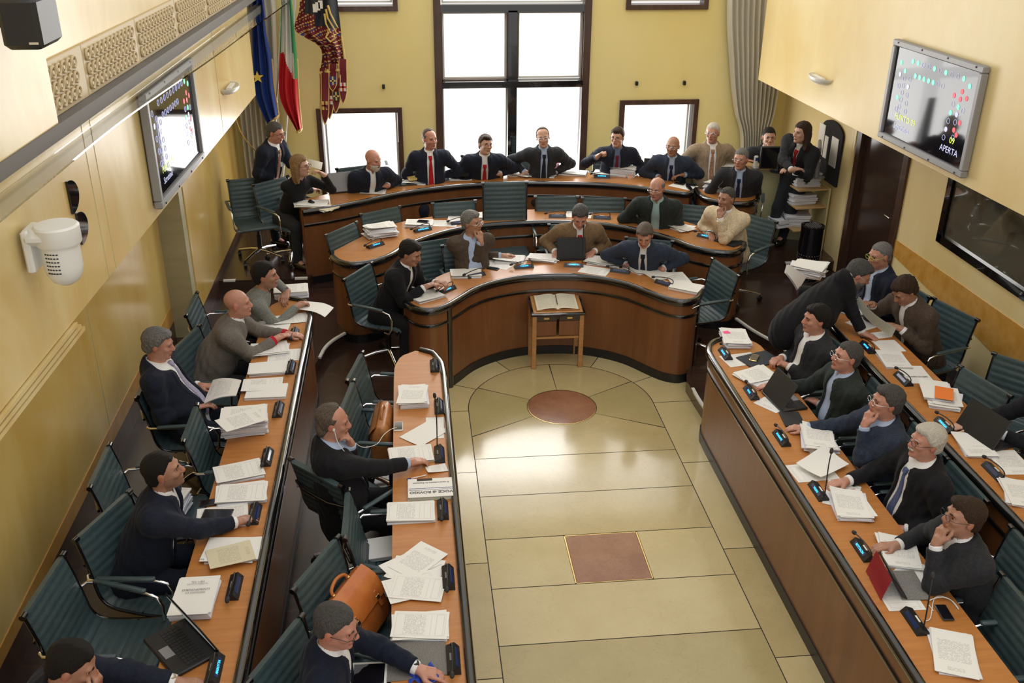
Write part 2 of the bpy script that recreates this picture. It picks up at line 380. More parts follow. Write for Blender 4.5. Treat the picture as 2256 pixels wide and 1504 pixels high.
def mirror(half):  # half: right side points from centre outwards -> full path left to right
    return [(-x, y) for (x, y) in reversed(half) if abs(x) > 1e-6]+list(half)
def resample(P, n):
    P = [Vector((p[0], p[1])) for p in P]; L_ = [0]
    for i in range(1, len(P)): L_.append(L_[-1]+(P[i]-P[i-1]).length)
    out = []
    for k in range(n):
        t = L_[-1]*k/(n-1); i = 1
        while i < len(L_)-1 and L_[i] < t: i += 1
        u = (t-L_[i-1])/max(1e-9, L_[i]-L_[i-1]); q = P[i-1].lerp(P[i], min(1, u)); out.append((q.x, q.y))
    return out
F1 = mirror([(0, 9.0), (.28, 8.97), (.55, 8.86), (.77, 8.69), (.94, 8.46), (1.06, 8.31), (1.2, 8.24), (1.33, 8.31), (1.42, 8.48)])
B1 = mirror([(0, 9.55), (.3, 9.52), (.63, 9.43), (.97, 9.2), (1.21, 8.92), (1.42, 8.62)])
F2 = mirror([(0, 10.30), (.35, 10.27), (.75, 10.17), (1.1, 9.96), (1.4, 9.66), (1.57, 9.38), (1.73, 9.23), (1.93, 9.17), (2.06, 9.26), (2.13, 9.40)])
B2 = mirror([(0, 10.76), (.4, 10.74), (1.06, 10.61), (1.56, 10.36), (1.85, 10.0), (2.13, 9.58)])
F3 = [(-2.52, 10.50), (-2.2, 10.64), (-1.87, 10.84), (-1.5, 11.08), (-1.08, 11.26), (-.6, 11.38), (0, 11.42), (.6, 11.35), (1.08, 11.24), (1.5, 11.05), (1.82, 10.85), (1.92, 10.83), (1.97, 10.92), (1.975, 11.1)]
B3 = [(-2.60, 10.95), (-2.3, 11.15), (-1.89, 11.40), (-1.35, 11.72), (-.79, 11.84), (0, 11.88), (.79, 11.84), (1.47, 11.62), (1.93, 11.34)]
def off(path, d):
    n = normals(path); return [(p[0]+q[0]*d, p[1]+q[1]*d) for p, q in zip(path, n)]
c1 = [(p.x, p.y) for p in spline(F1, 6)]; c2 = [(p.x, p.y) for p in spline(F2, 6)]; c3 = [(p.x, p.y) for p in spline(F3, 6)]
# raised floors
pl = MB(); e1 = off(c1, -.07)
pl.prism([(-4, 1.2), (-1.26, 1.2), (-1.26, 7.5), (-1.24, 8.0)]+e1+[(1.23, 8.05), (1.235, 7.76), (1.25, 7.4), (1.26, 1.2), (4, 1.2), (4, 12.9), (-4, 12.9)], -.05, P1)
struct('floor_1', pl, ['dark_wood'], 0)
pl = MB(); e2 = off(c2, -.07)
pl.prism([(-4, 1.2), (-2.3, 1.2), (-2.3, 8.45), (-2.26, 8.7), (-2.17, 9.0), (-2.05, 9.18)]+e2[6:-6]+[(2.05, 9.18), (2.15, 8.85), (2.31, 8.45), (2.31, 1.2), (4, 1.2), (4, 12.9), (-4, 12.9)], P1-.02, P2)
struct('floor_2', pl, ['dark_wood'], 0)
pl = MB(); e3 = off(c3, -.07)
pl.prism([(-4, 10.4), (-2.5, 10.4), (-2.45, 10.6)]+e3[4:-8]+[(2.05, 10.9), (2.2, 10.55), (2.3, 10.4), (4, 10.4), (4, 12.9), (-4, 12.9)], P2-.02, P3)
struct('floor_3', pl, ['dark_wood'], 0)
t = MB()
for a, b in (((-3.446, 10.395), (-3.315, 10.395)), ((-2.66, 10.395), (-2.52, 10.395)), ((2.57, 10.395), (2.75, 10.395)), ((3.04, 10.395), (3.2, 10.395))): t.box(((a[0]+b[0])/2, a[1]+.02, P3-.005), (b[0]-a[0], .035, .02))
struct('trim_1', t, ['white_plastic'])
t = MB()
for path, z in (([(-2.27, 8.62), (-2.23, 8.84), (-2.16, 9.01), (-2.05, 9.17)], P2), ([(2.06, 9.17), (2.15, 8.85), (2.30, 8.48), (2.31, 8.3)], P2), ([(1.25, 7.9), (1.25, 7.7), (1.262, 7.45), (1.275, 7.3)], P1)):
    sp_ = [(p.x, p.y) for p in spline(path, 5)]; t.profile(sp_, [(-.012, z-.014), (.016, z-.014), (.016, z+.006), (-.012, z+.006)])
struct('trim_2', t, ['white_plastic'])

# back wall with window openings -------------------------------------------------
YB, ZT = 12.6, 5.6
holes = [(-.97, 1.0, P3+.02, 4.3), (-2.48, -1.40, .50, 1.78), (1.42, 2.47, .50, 1.83), (-2.48, -1.40, 2.95, 4.3), (1.43, 2.48, 2.95, 4.3)]
xs = sorted({-4.2, 4.2}|{h[0] for h in holes}|{h[1] for h in holes}); zs = sorted({0, ZT}|{h[2] for h in holes}|{h[3] for h in holes})
w = MB()
for i in range(len(xs)-1):
    for j in range(len(zs)-1):
        xc, zc = (xs[i]+xs[i+1])/2, (zs[j]+zs[j+1])/2
        if any(h[0] < xc < h[1] and h[2] < zc < h[3] for h in holes): continue
        w.box((xc, YB+.15, zc), (xs[i+1]-xs[i], .3, zs[j+1]-zs[j]))
struct('wall_back', w, ['stucco_back'], 0)
def window(n, x0, x1, z0, z1, panes, fr=.065):
    t_ = empty('window_%d' % n); t_['kind'] = 'structure'; t_.location = (0, 0, 0)
    f = MB(); y = YB
    for a in ((x0, x0+fr, z0, z1), (x1-fr, x1, z0, z1), (x0+fr, x1-fr, z0, z0+fr), (x0+fr, x1-fr, z1-fr, z1)): f.box(((a[0]+a[1])/2, y+.06, (a[2]+a[3])/2), (a[1]-a[0], .20, a[3]-a[2]))
    f.build('window_frame', 'dark_frame', t_, 0)
    for (a, b, c, d) in panes:
        m = MB(); s = .022
        for q in ((a-s, a, c-s, d+s), (b, b+s, c-s, d+s), (a, b, c-s, c), (a, b, d, d+s)): m.box(((q[0]+q[1])/2, y+.12, (q[2]+q[3])/2), (q[1]-q[0], .03, q[3]-q[2]))
        m.build('sash', 'white_plastic', t_, 0)
        p = MB(); p.box(((a+b)/2, y+.15, (c+d)/2), (b-a, .008, d-c)); p.build('window_blind', 'lit_blind', t_, 0)
    return t_
w1 = window(1, -.97, 1.0, P3+.02, 4.3, [(-.84, -.08, 2.13, 2.90), (.11, .88, 2.13, 2.90), (-.86, -.06, .50, 2.0), (.08, .92, .50, 2.0), (-.84, .88, 3.05, 4.2)], .09)
m = MB()
for (a, b, c, d, yy, dd) in ((-.88, .91, 2.93, 3.02, .05, .16), (-.88, .91, 2.02, 2.10, .02, .2), (-.045, .07, P3+.1, 2.95, .05, .16)): m.box(((a+b)/2, YB+yy, (c+d)/2), (b-a, dd, d-c))
m.build('mullion', 'black_lacquer', w1, 0)
m = MB()
for (a, b, c, d) in ((-.88, -.865, 2.1, 2.93), (-.06, -.02, 2.1, 2.93), (.05, .09, 2.1, 2.93), (.9, .91, 2.1, 2.93), (-.88, -.045, 2.1, 2.11)): m.box(((a+b)/2, YB+.08, (c+d)/2), (b-a, .12, d-c))
m.build('sash_rail', 'dark_frame', w1, 0)
window(2, -2.48, -1.40, .50, 1.78, [(-2.37, -1.49, .60, 1.69)], .06)
window(3, 1.42, 2.47, .50, 1.83, [(1.52, 2.36, .60, 1.74)], .06)
window(4, -2.48, -1.40, 2.95, 4.3, [(-2.37, -1.49, 3.06, 4.2)], .06)
window(5, 1.43, 2.48, 2.95, 4.3, [(1.53, 2.38, 3.06, 4.2)], .06)

# left walls
w = MB(); w.box((-3.84, 5.1, 1.15), (.2, 8.2, 2.3)); struct('wall_left', w, ['stucco_left'], 0)
w = MB(); w.box((-3.76, 9.28, 1.15), (.50, .16, 2.3)); struct('wall_left_return', w, ['stone_grey'], 0)
w = MB(); w.box((-3.70, 10.98, 1.15), (.4, 3.24, 2.3)); struct('wall_left_far', w, ['stucco_left'], 0)
xl = lambda y: -3.03-(11.31-y)*.0345
w = MB(); w.prism([(xl(11.4), 11.4), (xl(1.2), 1.2), (-4.0, 1.2), (-4.0, 11.4)], 2.2, 3.17); struct('wall_left_upper', w, ['stucco_upper'], 0)
w = MB(); w.prism([(xl(5.52)+.02, 5.52), (xl(1.2)+.02, 1.2), (-4, 1.2), (-4, 5.52)], 3.25, ZT)
w.prism([(xl(12.6)-.06, 12.6), (xl(5.52)-.06, 5.52), (-4, 5.52), (-4, 12.6)], 3.25, ZT); struct('wall_left_top', w, ['stucco_upper'], 0)
w = MB(); w.prism([(xl(12.3)+.03, 12.3), (xl(1.2)+.03, 1.2), (-4, 1.2), (-4, 12.3)], 3.17, 3.25); struct('trim_3', w, ['ledge_grey'], 0)
# seams and grooves on the left walls
s = MB()
for y in (3.3, 5.9, 6.05): s.box((xl(y)+.0005, y, 2.68), (.004, .006, .96))
for y in (9.55,): s.box((xl(y)+.0005, y, 2.68), (.004, .005, .96))
for y in (4.1, 6.9): s.box((-3.7395, y, 1.25), (.004, .006, 2.0))
struct('trim_4', s, ['panel_green'], 0)
s = MB()
for k_, dz in enumerate((0, .035, .07)): s.prism([(xl(5.35)+.012, 5.35-k_*.05), (xl(1.5)+.012, 1.5), (xl(1.5)-.2, 1.5), (xl(5.3)-.2, 5.35-k_*.05)], 2.095+dz, 2.118+dz)
struct('trim_5', s, ['stucco_upper'], 0)
# ochre bands and base panels
def wallband(name, X, pts, m, dx):
    b = MB(); n = len(pts); vs = [(X, y, z0) for (y, z0, z1) in pts]+[(X, y, z1) for (y, z0, z1) in pts]+[(X-dx, y, z0) for (y, z0, z1) in pts]+[(X-dx, y, z1) for (y, z0, z1) in pts]
    fs = []
    for i in range(n-1): fs += [(i, i+1, n+i+1, n+i), (n+i, n+i+1, 3*n+i+1, 3*n+i), (2*n+i, i, i+1, 2*n+i+1)[::-1]]
    b.add(vs, fs); return struct(name, b, [m], 0)
wallband('trim_6', -3.735, [(1.2, .10, .46), (4.8, .22, .52), (7.15, .31, .56), (9.2, .36, .58)], 'band_ochre', .01)
wallband('trim_7', 3.652, [(3.0, .30, 1.2), (6.6, .70, 1.14), (7.8, .82, 1.12), (9.14, .92, 1.09)], 'band_ochre', -.01)
b_ = MB(); b_.box((-3.737, 5.2, .27), (.008, 8.0, .30)); b_.box((-3.497, 11.0, .24), (.008, 3.2, .4)); struct('baseboard_left', b_, ['dark_frame'], 0)
b_ = MB(); b_.box((3.65, 5.2, .29), (.012, 8.0, .12)); struct('baseboard_right', b_, ['black_matte'], 0)
# right walls
w = MB(); w.box((3.76, 5.15, 1.15), (.2, 8.0, 2.3)); w.box((3.76, 11.5, 1.15), (.2, 2.3, 2.3)); w.box((3.76, 9.75, 2.25), (.2, 1.4, .1)); struct('wall_right', w, ['stucco_right'], 0)
xr = lambda y: 3.0+(11.9-y)*.0453
w = MB(); w.prism([(xr(11.92), 11.92), (xr(1.2), 1.2), (4.1, 1.2), (4.1, 11.92)], 2.2, ZT); struct('wall_right_upper', w, ['stucco_right'], 0)
# door in the right wall
d_ = empty('door_1'); d_['kind'] = 'structure'
m = MB(); m.box((3.72, 9.72, 1.22), (.05, .98, 1.96)); m.build('door_leaf', 'dark_wood', d_, 0)
m = MB(); m.box((3.665, 9.18, 1.22), (.07, .10, 1.96)); m.box((3.665, 10.26, 1.22), (.07, .10, 1.96)); m.build('door_frame', 'dark_frame', d_, 0)
m = MB(); m.box((3.655, 10.37, 1.25), (.05, .05, 2.0)); m.box((3.655, 10.44, 1.25), (.03, .04, 2.0)); m.build('door_casing', 'stucco_right', d_, 0)
m = MB(); m.tube([(3.69, 9.33, 1.25), (3.65, 9.33, 1.25), (3.65, 9.44, 1.25)], .01); m.build('door_handle', 'chrome', d_)
# dark interpreter's window
wn = empty('window_6'); wn['kind'] = 'structure'
m = MB()
for a in ((6.05, 6.11, 1.37, 2.2), (8.26, 8.34, 1.37, 2.2), (6.05, 8.34, 1.36, 1.44)): m.box((3.645, (a[0]+a[1])/2, (a[2]+a[3])/2), (.04, a[1]-a[0], a[3]-a[2]))
m.build('window_frame', 'black_lacquer', wn, 0)
mat('dark_glass', (.045, .042, .030), .06, coat=1, noise=((1, 1.4, 1.4), (.11, .10, .075), .42, .52), coat_rough=.02)
m = MB(); m.box((3.655, 7.2, 1.8), (.01, 2.1, .8)); m.build('window_pane', 'dark_glass', wn, 0)

# ================================================================ DESKS
def desk(label, front, back, ztop, zf, zb, name='desk', group=None, ends=(1, 1), topmat='top_wood_arc', bandoff=.155, N=90, post=None):
    d_ = empty(name, (0, 0, 0), 0, label, 'desk', group)
    f = resample(front, N); b = resample(back, N)
    fi = off(f, -.012)
    m = MB(); m.strip(fi, b, ztop-.03, ztop); m.build('tabletop', topmat, d_, 30)
    m = MB(); m.profile(f, [(-.028, ztop-.035), (.022, ztop-.040), (.036, ztop-.022), (.038, ztop), (.030, ztop+.020), (.012, ztop+.030), (-.008, ztop+.027), (-.018, ztop+.012), (-.018, ztop-.005)]); m.build('rim', 'black_lacquer', d_, 50)
    m = MB(); m.strip(off(f, .006), off(f, -.03), zf+.09, ztop-.034); m.build('front_panel', 'panel_wood', d_, 30)
    m = MB(); m.profile(f, [(.0, ztop-bandoff-.016), (.014, ztop-bandoff-.016), (.020, ztop-bandoff-.006), (.020, ztop-bandoff+.006), (.014, ztop-bandoff+.016), (.0, ztop-bandoff+.016)]); m.build('inlay_band', 'black_lacquer', d_, 50)
    m = MB(); m.strip(off(f, .016), off(f, -.03), zf, zf+.09); m.build('plinth', 'black_plastic', d_, 30)
    for e in (0, 1):
        if not ends[e]: continue
        i = 0 if e == 0 else -1; a = Vector((*f[i], 0)); c = Vector((*b[i], 0)); v = (c-a); L_ = v.length; v.normalize(); mid = a+v*(L_*.5)
        m = MB(); m.box((mid.x, mid.y, (min(zf, zb)+ztop-.034)/2), (L_*.94, .03, ztop-.034-min(zf, zb)), math.atan2(v.y, v.x)); m.build('end_panel', 'panel_wood', d_, 30)
    for px_, py_ in (post or []):
        m = MB(); m.lathe([(.035, zf), (.035, ztop-.035)], (px_, py_, 0), 16); m.build('post', 'black_lacquer', d_)
    return d_
desk('innermost curved wooden desk with black rim, book stand in front of it', c1, [(p.x, p.y) for p in spline(B1, 6)], .86, 0.0, P1, 'curved_desk', post=[(-1.02, 8.36), (1.36, 8.38)])
desk('middle curved wooden desk with black rim between the innermost and president desks', c2, [(p.x, p.y) for p in spline(B2, 6)], .98, P1, P2, 'curved_desk', post=[(-2.06, 9.34), (2.06, 9.34)])
desk('long curved president desk with black rim in front of the tall centre window', c3, [(p.x, p.y) for p in spline(B3, 6)], 1.10, P2, P3, 'curved_desk', post=[(-2.44, 10.6)])
# straight rows; path direction chosen so that the right-hand normal faces the hall
L1f = [(-2.245, 1.9), (-2.245, 7.9), (-2.262, 8.12), (-2.33, 8.27), (-2.45, 8.33)]; L1b = [(-2.64, 1.9), (-2.64, 7.9), (-2.62, 8.20), (-2.56, 8.28), (-2.50, 8.32)]
desk('left wall-side row desk with black rim, strewn with paper stacks', L1f, L1b, .98, P1, P2, 'row_desk', ends=(1, 0), topmat='top_wood')
L2f = [(-1.125, 1.9), (-1.125, 6.95), (-1.135, 7.15), (-1.19, 7.34), (-1.30, 7.42)]; L2b = [(-1.515, 1.9), (-1.515, 6.95), (-1.51, 7.15), (-1.46, 7.33), (-1.34, 7.42)]
desk('inner left row desk with rounded far end next to the marble floor', L2f, L2b, .86, 0.0, P1, 'row_desk', ends=(1, 0), topmat='top_wood')
R1f = [(1.42, 7.40), (1.27, 7.39), (1.17, 7.30), (1.125, 7.15), (1.12, 6.95), (1.12, 1.9)]; R1b = [(1.50, 7.40), (1.56, 7.36), (1.60, 7.28), (1.61, 7.10), (1.61, 6.9), (1.61, 1.9)]
desk('inner right row desk with tall wooden front facing the marble floor', R1f, R1b, .86, 0.0, P1, 'row_desk', ends=(0, 1), topmat='top_wood')
R2f = [(2.50, 8.25), (2.36, 8.22), (2.28, 8.10), (2.25, 7.9), (2.25, 1.9)]; R2b = [(2.60, 8.25), (2.68, 8.20), (2.71, 8.08), (2.71, 7.9), (2.66, 1.9)]
desk('right wall-side row desk behind the seated men in dark suits', R2f, R2b, .98, P1, P2, 'row_desk', ends=(0, 1), topmat='top_wood')
SDf = [(2.06, 11.0), (2.05, 10.75), (2.10, 10.57), (2.25, 10.45), (2.48, 10.41), (2.62, 10.50), (2.70, 10.68)]
SDb = [(2.10, 11.0), (2.22, 11.0), (2.35, 10.98), (2.48, 10.92), (2.58, 10.86), (2.66, 10.78), (2.70, 10.72)]
desk('small rounded side desk at the right end of the president desk', [(p.x, p.y) for p in spline(SDf, 5)], [(p.x, p.y) for p in spline(SDb, 5)], 1.10, P2, P3, 'side_desk', ends=(0, 0), N=40)
# ================================================================ CHAIRS
def make_chair(tall=False):
    root = empty('office_chair', (0, 0, 0), 0, 'chair', 'chair')
    H_ = 1.16 if tall else .90
    seatp = [(.25, .440), (.235, .462), (.18, .468), (.05, .452), (-.10, .448), (-.17, .455)]
    backp = [(-.17, .455), (-.215, .478), (-.245, .53), (-.262, .62), (-.285, .74), (-.315, H_-.04), (-.325, H_)]
    def slab(pts, wdt):
        sp = [(p.x, p.y) for p in spline(pts, 14)]; P_ = resample(sp, int(2+sum(math.dist(sp[i], sp[i+1]) for i in range(len(sp)-1))/.011))
        s_ = 0; n = normals(P_); mb = MB(); A = []
        for i, p in enumerate(P_):
            if i: s_ += math.dist(P_[i-1], p)
            pf = .017*abs(math.sin(math.pi*s_/.050))**.45
            A.append((p, n[i], pf))
        vs = []; W_ = wdt/2
        for (p, q, pf) in A:
            for (x, o) in ((-W_, .0), (-W_, -.008-pf*.3), (-W_+.03, -.009-pf), (0, -.006-pf), (W_-.03, -.009-pf), (W_, -.008-pf*.3), (W_, .0), (W_, .004), (W_-.03, .006+pf*.6), (0, .006+pf*.6), (-W_+.03, .006+pf*.6), (-W_, .004)):
                vs.append((x, p[0]+q[0]*o, p[1]+q[1]*o))
        k = 12; fs = []
        for i in range(len(A)-1):
            for j in range(k): fs.append((i*k+j, i*k+(j+1) % k, (i+1)*k+(j+1) % k, (i+1)*k+j))
        fs += [tuple(range(k)), tuple((len(A)-1)*k+j for j in reversed(range(k)))]
        return mb.add(vs, fs)
    slab(seatp, .47).build('seat', 'teal_leather', root, 60)
    slab(backp, .47).build('backrest', 'teal_leather', root, 60)
    fr = [(p.x, p.y) for p in spline(seatp+backp[1:], 6)]
    m = MB()
    for sx in (-1, 1):
        m.tube([(sx*.243, p[0], p[1]) for p in fr], .0095, 8); m.tube([(sx*.225, -.322, H_-.005), (sx*.262, -.322, H_-.005)], .017, 10); m.tube([(sx*.225, .243, .452), (sx*.262, .243, .452)], .014, 10)
    m.tube([(-.24, -.30, .72), (-.12, -.345, .725), (.12, -.345, .725), (.24, -.30, .72)], .011, 8); m.tube([(-.24, .02, .445), (.24, .02, .445)], .012, 8); m.tube([(-.24, -.12, .44), (.24, -.12, .44)], .012, 8)
    m.build('side_frame', 'black_lacquer', root, 50)
    for sx in (-1, 1):
        m = MB(); m.tube([Vector((sx*x_, y_, z_)) for x_, y_, z_ in ((.25, -.285, .66), (.29, -.25, .672), (.30, -.05, .675), (.30, .13, .672), (.298, .19, .655), (.295, .215, .60), (.29, .205, .50), (.27, .16, .44), (.245, .10, .432))], .0095, 8)
        a = m.build('arm_frame', 'chrome', root, 50)
        m = MB(); m.box((sx*.30, -.04, .686), (.036, .33, .022), 0, 0, .008); m.build('arm_pad', 'teal_leather', a, 50)
    m = MB(); m.lathe([(.022, .10), (.028, .16), (.028, .30), (.020, .305), (.020, .42), (.07, .425), (.07, .44)], (0, -.02, 0), 16); m.build('column', 'black_plastic', root)
    m = MB()
    for k in range(4):
        a = math.pi/4+k*math.pi/2; c, s_ = math.cos(a), math.sin(a)
        m.tube([(0, -.02, .125), (c*.12, -.02+s_*.12, .115), (c*.30, -.02+s_*.30, .075)], [.022, .018, .013], 8)
    m.build('star_base', 'chrome', root, 50)
    for k in range(4):
        a = math.pi/4+k*math.pi/2; c, s_ = math.cos(a)*.30, math.sin(a)*.30-.02
        m = MB(); m.tube([(c-.018, s_, .028), (c+.018, s_, .028)], .027, 12); m.tube([(c, s_, .03), (c, s_, .08)], .009, 8); m.build('caster', 'black_plastic', root, 50)
    return root
CH = {}
def chair(loc, rz, label, group=None, tall=False):
    if tall not in CH: c = CH[tall] = make_chair(tall)
    else: c = copy_tree(CH[tall])
    c.location = loc; c.rotation_euler = (0, 0, rz); c['label'] = label
    if group: c['group'] = group
    return c
def rz_of(n): return math.atan2(-n[0], n[1])     # local +y -> n
def nrm(x, y):
    l = math.hypot(x, y) or 1; return (x/l, y/l)
def chair_px(px, py, floor, n, label, h=.90, tall=False):
    """px,py: middle of the top edge of the backrest"""
    p = at(px, py, floor+h); return chair((p.x+n[0]*.32, p.y+n[1]*.32, floor), rz_of(n), label, None, tall)
LN, RN = (1, 0), (-1, 0)
chair_px(838, 463, P2, nrm(.50, -.85), 'empty teal chair at the middle curved desk, second from its left end')
chair_px(752, 503, P2, nrm(.80, -.60), 'empty teal chair at the left end of the middle curved desk')
chair_px(1000, 445, P2, nrm(.12, -1), 'teal chair with a black bag on its seat, behind the middle curved desk')
chair_px(1112, 402, P2, nrm(.0, -1), 'tall-backed teal chair behind the middle curved desk', 1.16, True)
chair_px(1226, 433, P2, nrm(-.05, -1), 'empty low teal chair right of the tall-backed chair')
chair_px(1330, 436, P2, nrm(-.12, -1), 'empty low teal chair between the brown-jacketed reader and the man in dark green jacket')
chair_px(952, 530, P1, nrm(.35, -1), 'empty teal chair between the two left men at the innermost desk')
chair_px(1598, 588, P1, nrm(-1, -.25), 'empty chair turned sideways at the right end of the innermost desk')
chair_px(783, 806, P1, nrm(.97, -.2), 'empty teal chair nearest the far end of the inner left row')
ch_case = chair_px(766, 872, P1, nrm(.97, -.15), 'teal chair holding the brown briefcase')
chair_px(765, 1130, P1, LN, 'teal chair in front of the black-suited man with a white booklet on its seat')
ch_bag = chair_px(698, 1238, P1, nrm(.9, -.43), 'teal chair holding the orange leather satchel')
chair_px(420, 930, P2, LN, 'empty teal chair at the wall-side left row before the tall paper stack')
ch_st = chair_px(221, 1024, P2, nrm(1, .02), 'teal chair against the yellow wall with a paper stack on its seat')
ch_big = chair_px(98, 1285, P2, nrm(1, -.1), 'large empty teal chair in the lower left behind the open laptop')
chair_px(2170, 838, P2, nrm(-1, -.25), 'empty teal chair with rounded back at the right wall-side row')
chair_px(2262, 800, P2, nrm(-.75, -.6), 'chair against the right wall of which one armrest shows')
chair_px(548, 392, P3, nrm(.3, -1), 'dark chair behind the standing man by the flags')

# ================================================================ DESK MICROPHONES
def mic(px, py, z, n, label, text=None, style='low', lit=True, flip=False):
    p = at(px, py, z); r = empty('desk_microphone', (p.x, p.y, z), rz_of(n), label, 'microphone', 'conference microphones')
    m = MB(); A = [(-.098, -.030), (.098, -.030), (.098, .036), (-.098, .036)]
    vs = [(-.1, -.035, 0), (.1, -.035, 0), (.1, .038, 0), (-.1, .038, 0), (-.096, -.032, .018), (.096, -.032, .018), (.096, .010, .036), (-.096, .010, .036), (.098, .030, .012), (-.098, .030, .012)]
    m.add(vs, [(3, 2, 1, 0), (0, 1, 5, 4), (4, 5, 6, 7), (7, 6, 8, 9), (9, 8, 2, 3), (1, 2, 8, 6, 5), (0, 4, 7, 9, 3)]); m.build('housing', 'black_plastic', r, 30)
    # display on the sloping face towards the hall
    a = math.atan2(.024, .020); Mx = Matrix.Translation((0, .0205, .0245)) @ Matrix.Rotation(math.pi, 4, 'Z') @ Matrix.Rotation(a, 4, 'X')
    m = MB(); m.box((0, 0, .0004), (.13, .021, .0018), M4=Mx); d_ = m.build('display', 'display_navy', r, 0)
    if text: text_part('display_text', text, .0195, Mx @ Matrix.Translation((0, 0, .002)), 'led_blue', d_, .0005)
    m = MB(); m.box((.0, -.012, .0285), (.05, .010, .004), M4=None); m.build('button', 'granite_felt' if not lit else 'white_plastic', r, 0)
    s = -1
    if style == 'low': pts = [(-.085, -.012, .025), (-.088, -.008, .055), (-.06, -.002, .072), (.02, .0, .068), (.10, .002, .052), (.125, .002, .045)]
    elif style == 'fold': pts = [(-.085, -.008, .025), (-.075, -.004, .048), (-.02, .0, .052), (.06, -.004, .050), (.105, -.008, .044), (.13, -.01, .04)]
    elif style == 'up': pts = [(-.07, -.010, .025), (-.068, -.008, .12), (-.055, -.01, .22), (-.035, -.02, .27), (-.01, -.035, .30), (.0, -.04, .31)]
    elif style == 'tall': pts = [(-.085, -.012, .025), (-.085, -.01, .16), (-.083, -.01, .30), (-.083, -.012, .36), (-.083, -.016, .40), (-.083, -.018, .42)]
    m = MB(); P_ = spline(pts, 5); m.tube(P_, .0042, 8); g = m.build('gooseneck', 'black_plastic', r, 60)
    a, b = Vector(pts[-2]), Vector(pts[-1]); d = (b-a).normalized(); m = MB(); m.tube([b-d*.012, b-d*.004, b+d*.018, b+d*.026], [.006, .0125, .0115, .006], 10); m.build('microphone_head', 'black_matte', g, 60)
    return r
def hall(px, py, z):
    p = at(px, py, z); return nrm(-p.x, 7.6-p.y)
# left wall-side row (surface .98), inner left row (.86)
for px, py, st, tx, lb in ((648, 738, 'fold', None, 'near the hands of the bald man in grey'), (640, 812, 'fold', None, 'beside the blank white sheets of the left row'), (613, 905, 'fold', None, 'between the white booklet and the tall stack'), (588, 1010, 'fold', None, 'behind the tall bookmarked paper stack'), (560, 1135, 'fold', None, 'touched by the dark-bearded man on the left'), (516, 1296, 'fold', None, 'beside the booklet titled EMENDAMENTI by the laptop'), (472, 1478, 'fold', 'MAROTTA', 'under the hand of the man in the lower left corner')):
    mic(px, py, .98, LN, 'black folded desk microphone '+lb, tx, st, False)
for px, py, st, tx, lb in ((957, 808, 'fold', None, 'at the empty rounded end of the inner left row'), (967, 898, 'fold', None, 'next to the tidy stack on the inner left row'), (968, 1003, 'tall', None, 'with raised stalk under the hand of the man with earphones'), (975, 1125, 'fold', None, 'beside the folded newspaper'), (987, 1275, 'fold', None, 'beside the fan of white sheets'), (998, 1455, 'fold', None, 'pressed by the man in velvet jacket')):
    mic(px, py, .86, LN, 'black desk microphone '+lb, tx, st, False)
for px, py, st, tx, lb in ((1598, 782, 'low', 'ZORZATO', 'next to the stack with a pink tab'), (1655, 868, 'low', 'FASOLI', 'beside the open laptop of the inner right row'), (1722, 968, 'low', 'BONFANTE', 'under the hand of the chin-holding man in navy'), (1803, 1085, 'up', 'VALDO', 'with raised stalk before the white-haired man'), (1900, 1215, 'low', 'BOTTACIN', 'before the man with watch holding his chin'), (2015, 1372, 'up', None, 'with raised stalk between the red tablet cover and the last papers')):
    mic(px, py, .86, RN, 'black desk microphone '+lb, tx, st)
for px, py, st, tx, lb in ((1912, 768, 'low', 'PIPITONE', 'by the hand of the bending man'), (1990, 838, 'low', None, 'beside the EMENDAMENTI sheets of the right wall row'), (2082, 940, 'low', 'SINIGAGLIA', 'under the hand reaching in from the right edge'), (2190, 1042, 'low', None, 'below the open laptop on the right wall row')):
    mic(px, py, .98, RN, 'black desk microphone '+lb, tx, st)
for px, py, st, tx, lb in ((985, 640, 'low', 'SANDRI', 'before the man holding a phone'), (1048, 608, 'low', None, 'beside the mobile phone on the innermost desk'), (1154, 589, 'low', 'TOSCANI', 'in front of the man with hand at his chin'), (1264, 586, 'tall', 'CIAMBETTI', 'with upright stalk behind the central laptop'), (1366, 599, 'low', None, 'before the man in grey suit reading'), (1464, 626, 'low', None, 'before the last sheets of the innermost desk')):
    mic(px, py, .86, hall(px, py, .86), 'black desk microphone '+lb, tx, st)
for px, py, st, tx, lb in ((827, 542, 'low', 'TONIOLO', 'at the left end of the middle desk'), (931, 508, 'low', 'CORTELAZZO', 'beside the stack with a phone on the middle desk'), (1012, 492, 'low', None, 'half behind the grey-haired man holding his chin'), (1126, 480, 'low', None, 'before the tall empty chair'), (1228, 478, 'low', None, 'with bright glossy panel before the low empty chair'), (1326, 481, 'low', None, 'right of the head of the man in tan corduroy'), (1556, 523, 'low', 'MARCATO', 'before the man in beige jacket')):
    mic(px, py, .98, hall(px, py, .98), 'black desk microphone '+lb, tx, st)
for px, py, st, tx, lb in ((862, 411, 'low', 'KUB', 'before the bald bearded man'), (972, 398, 'low', None, 'under the hand of the standing man with red tie'), (1076, 392, 'low', 'Pres. RUFFATO', 'before the president with red tie'), (1326, 391, 'low', 'BONFANTE', 'before the man raising his arm')):
    mic(px, py, 1.10, hall(px, py, 1.1), 'black desk microphone '+lb, tx, st)

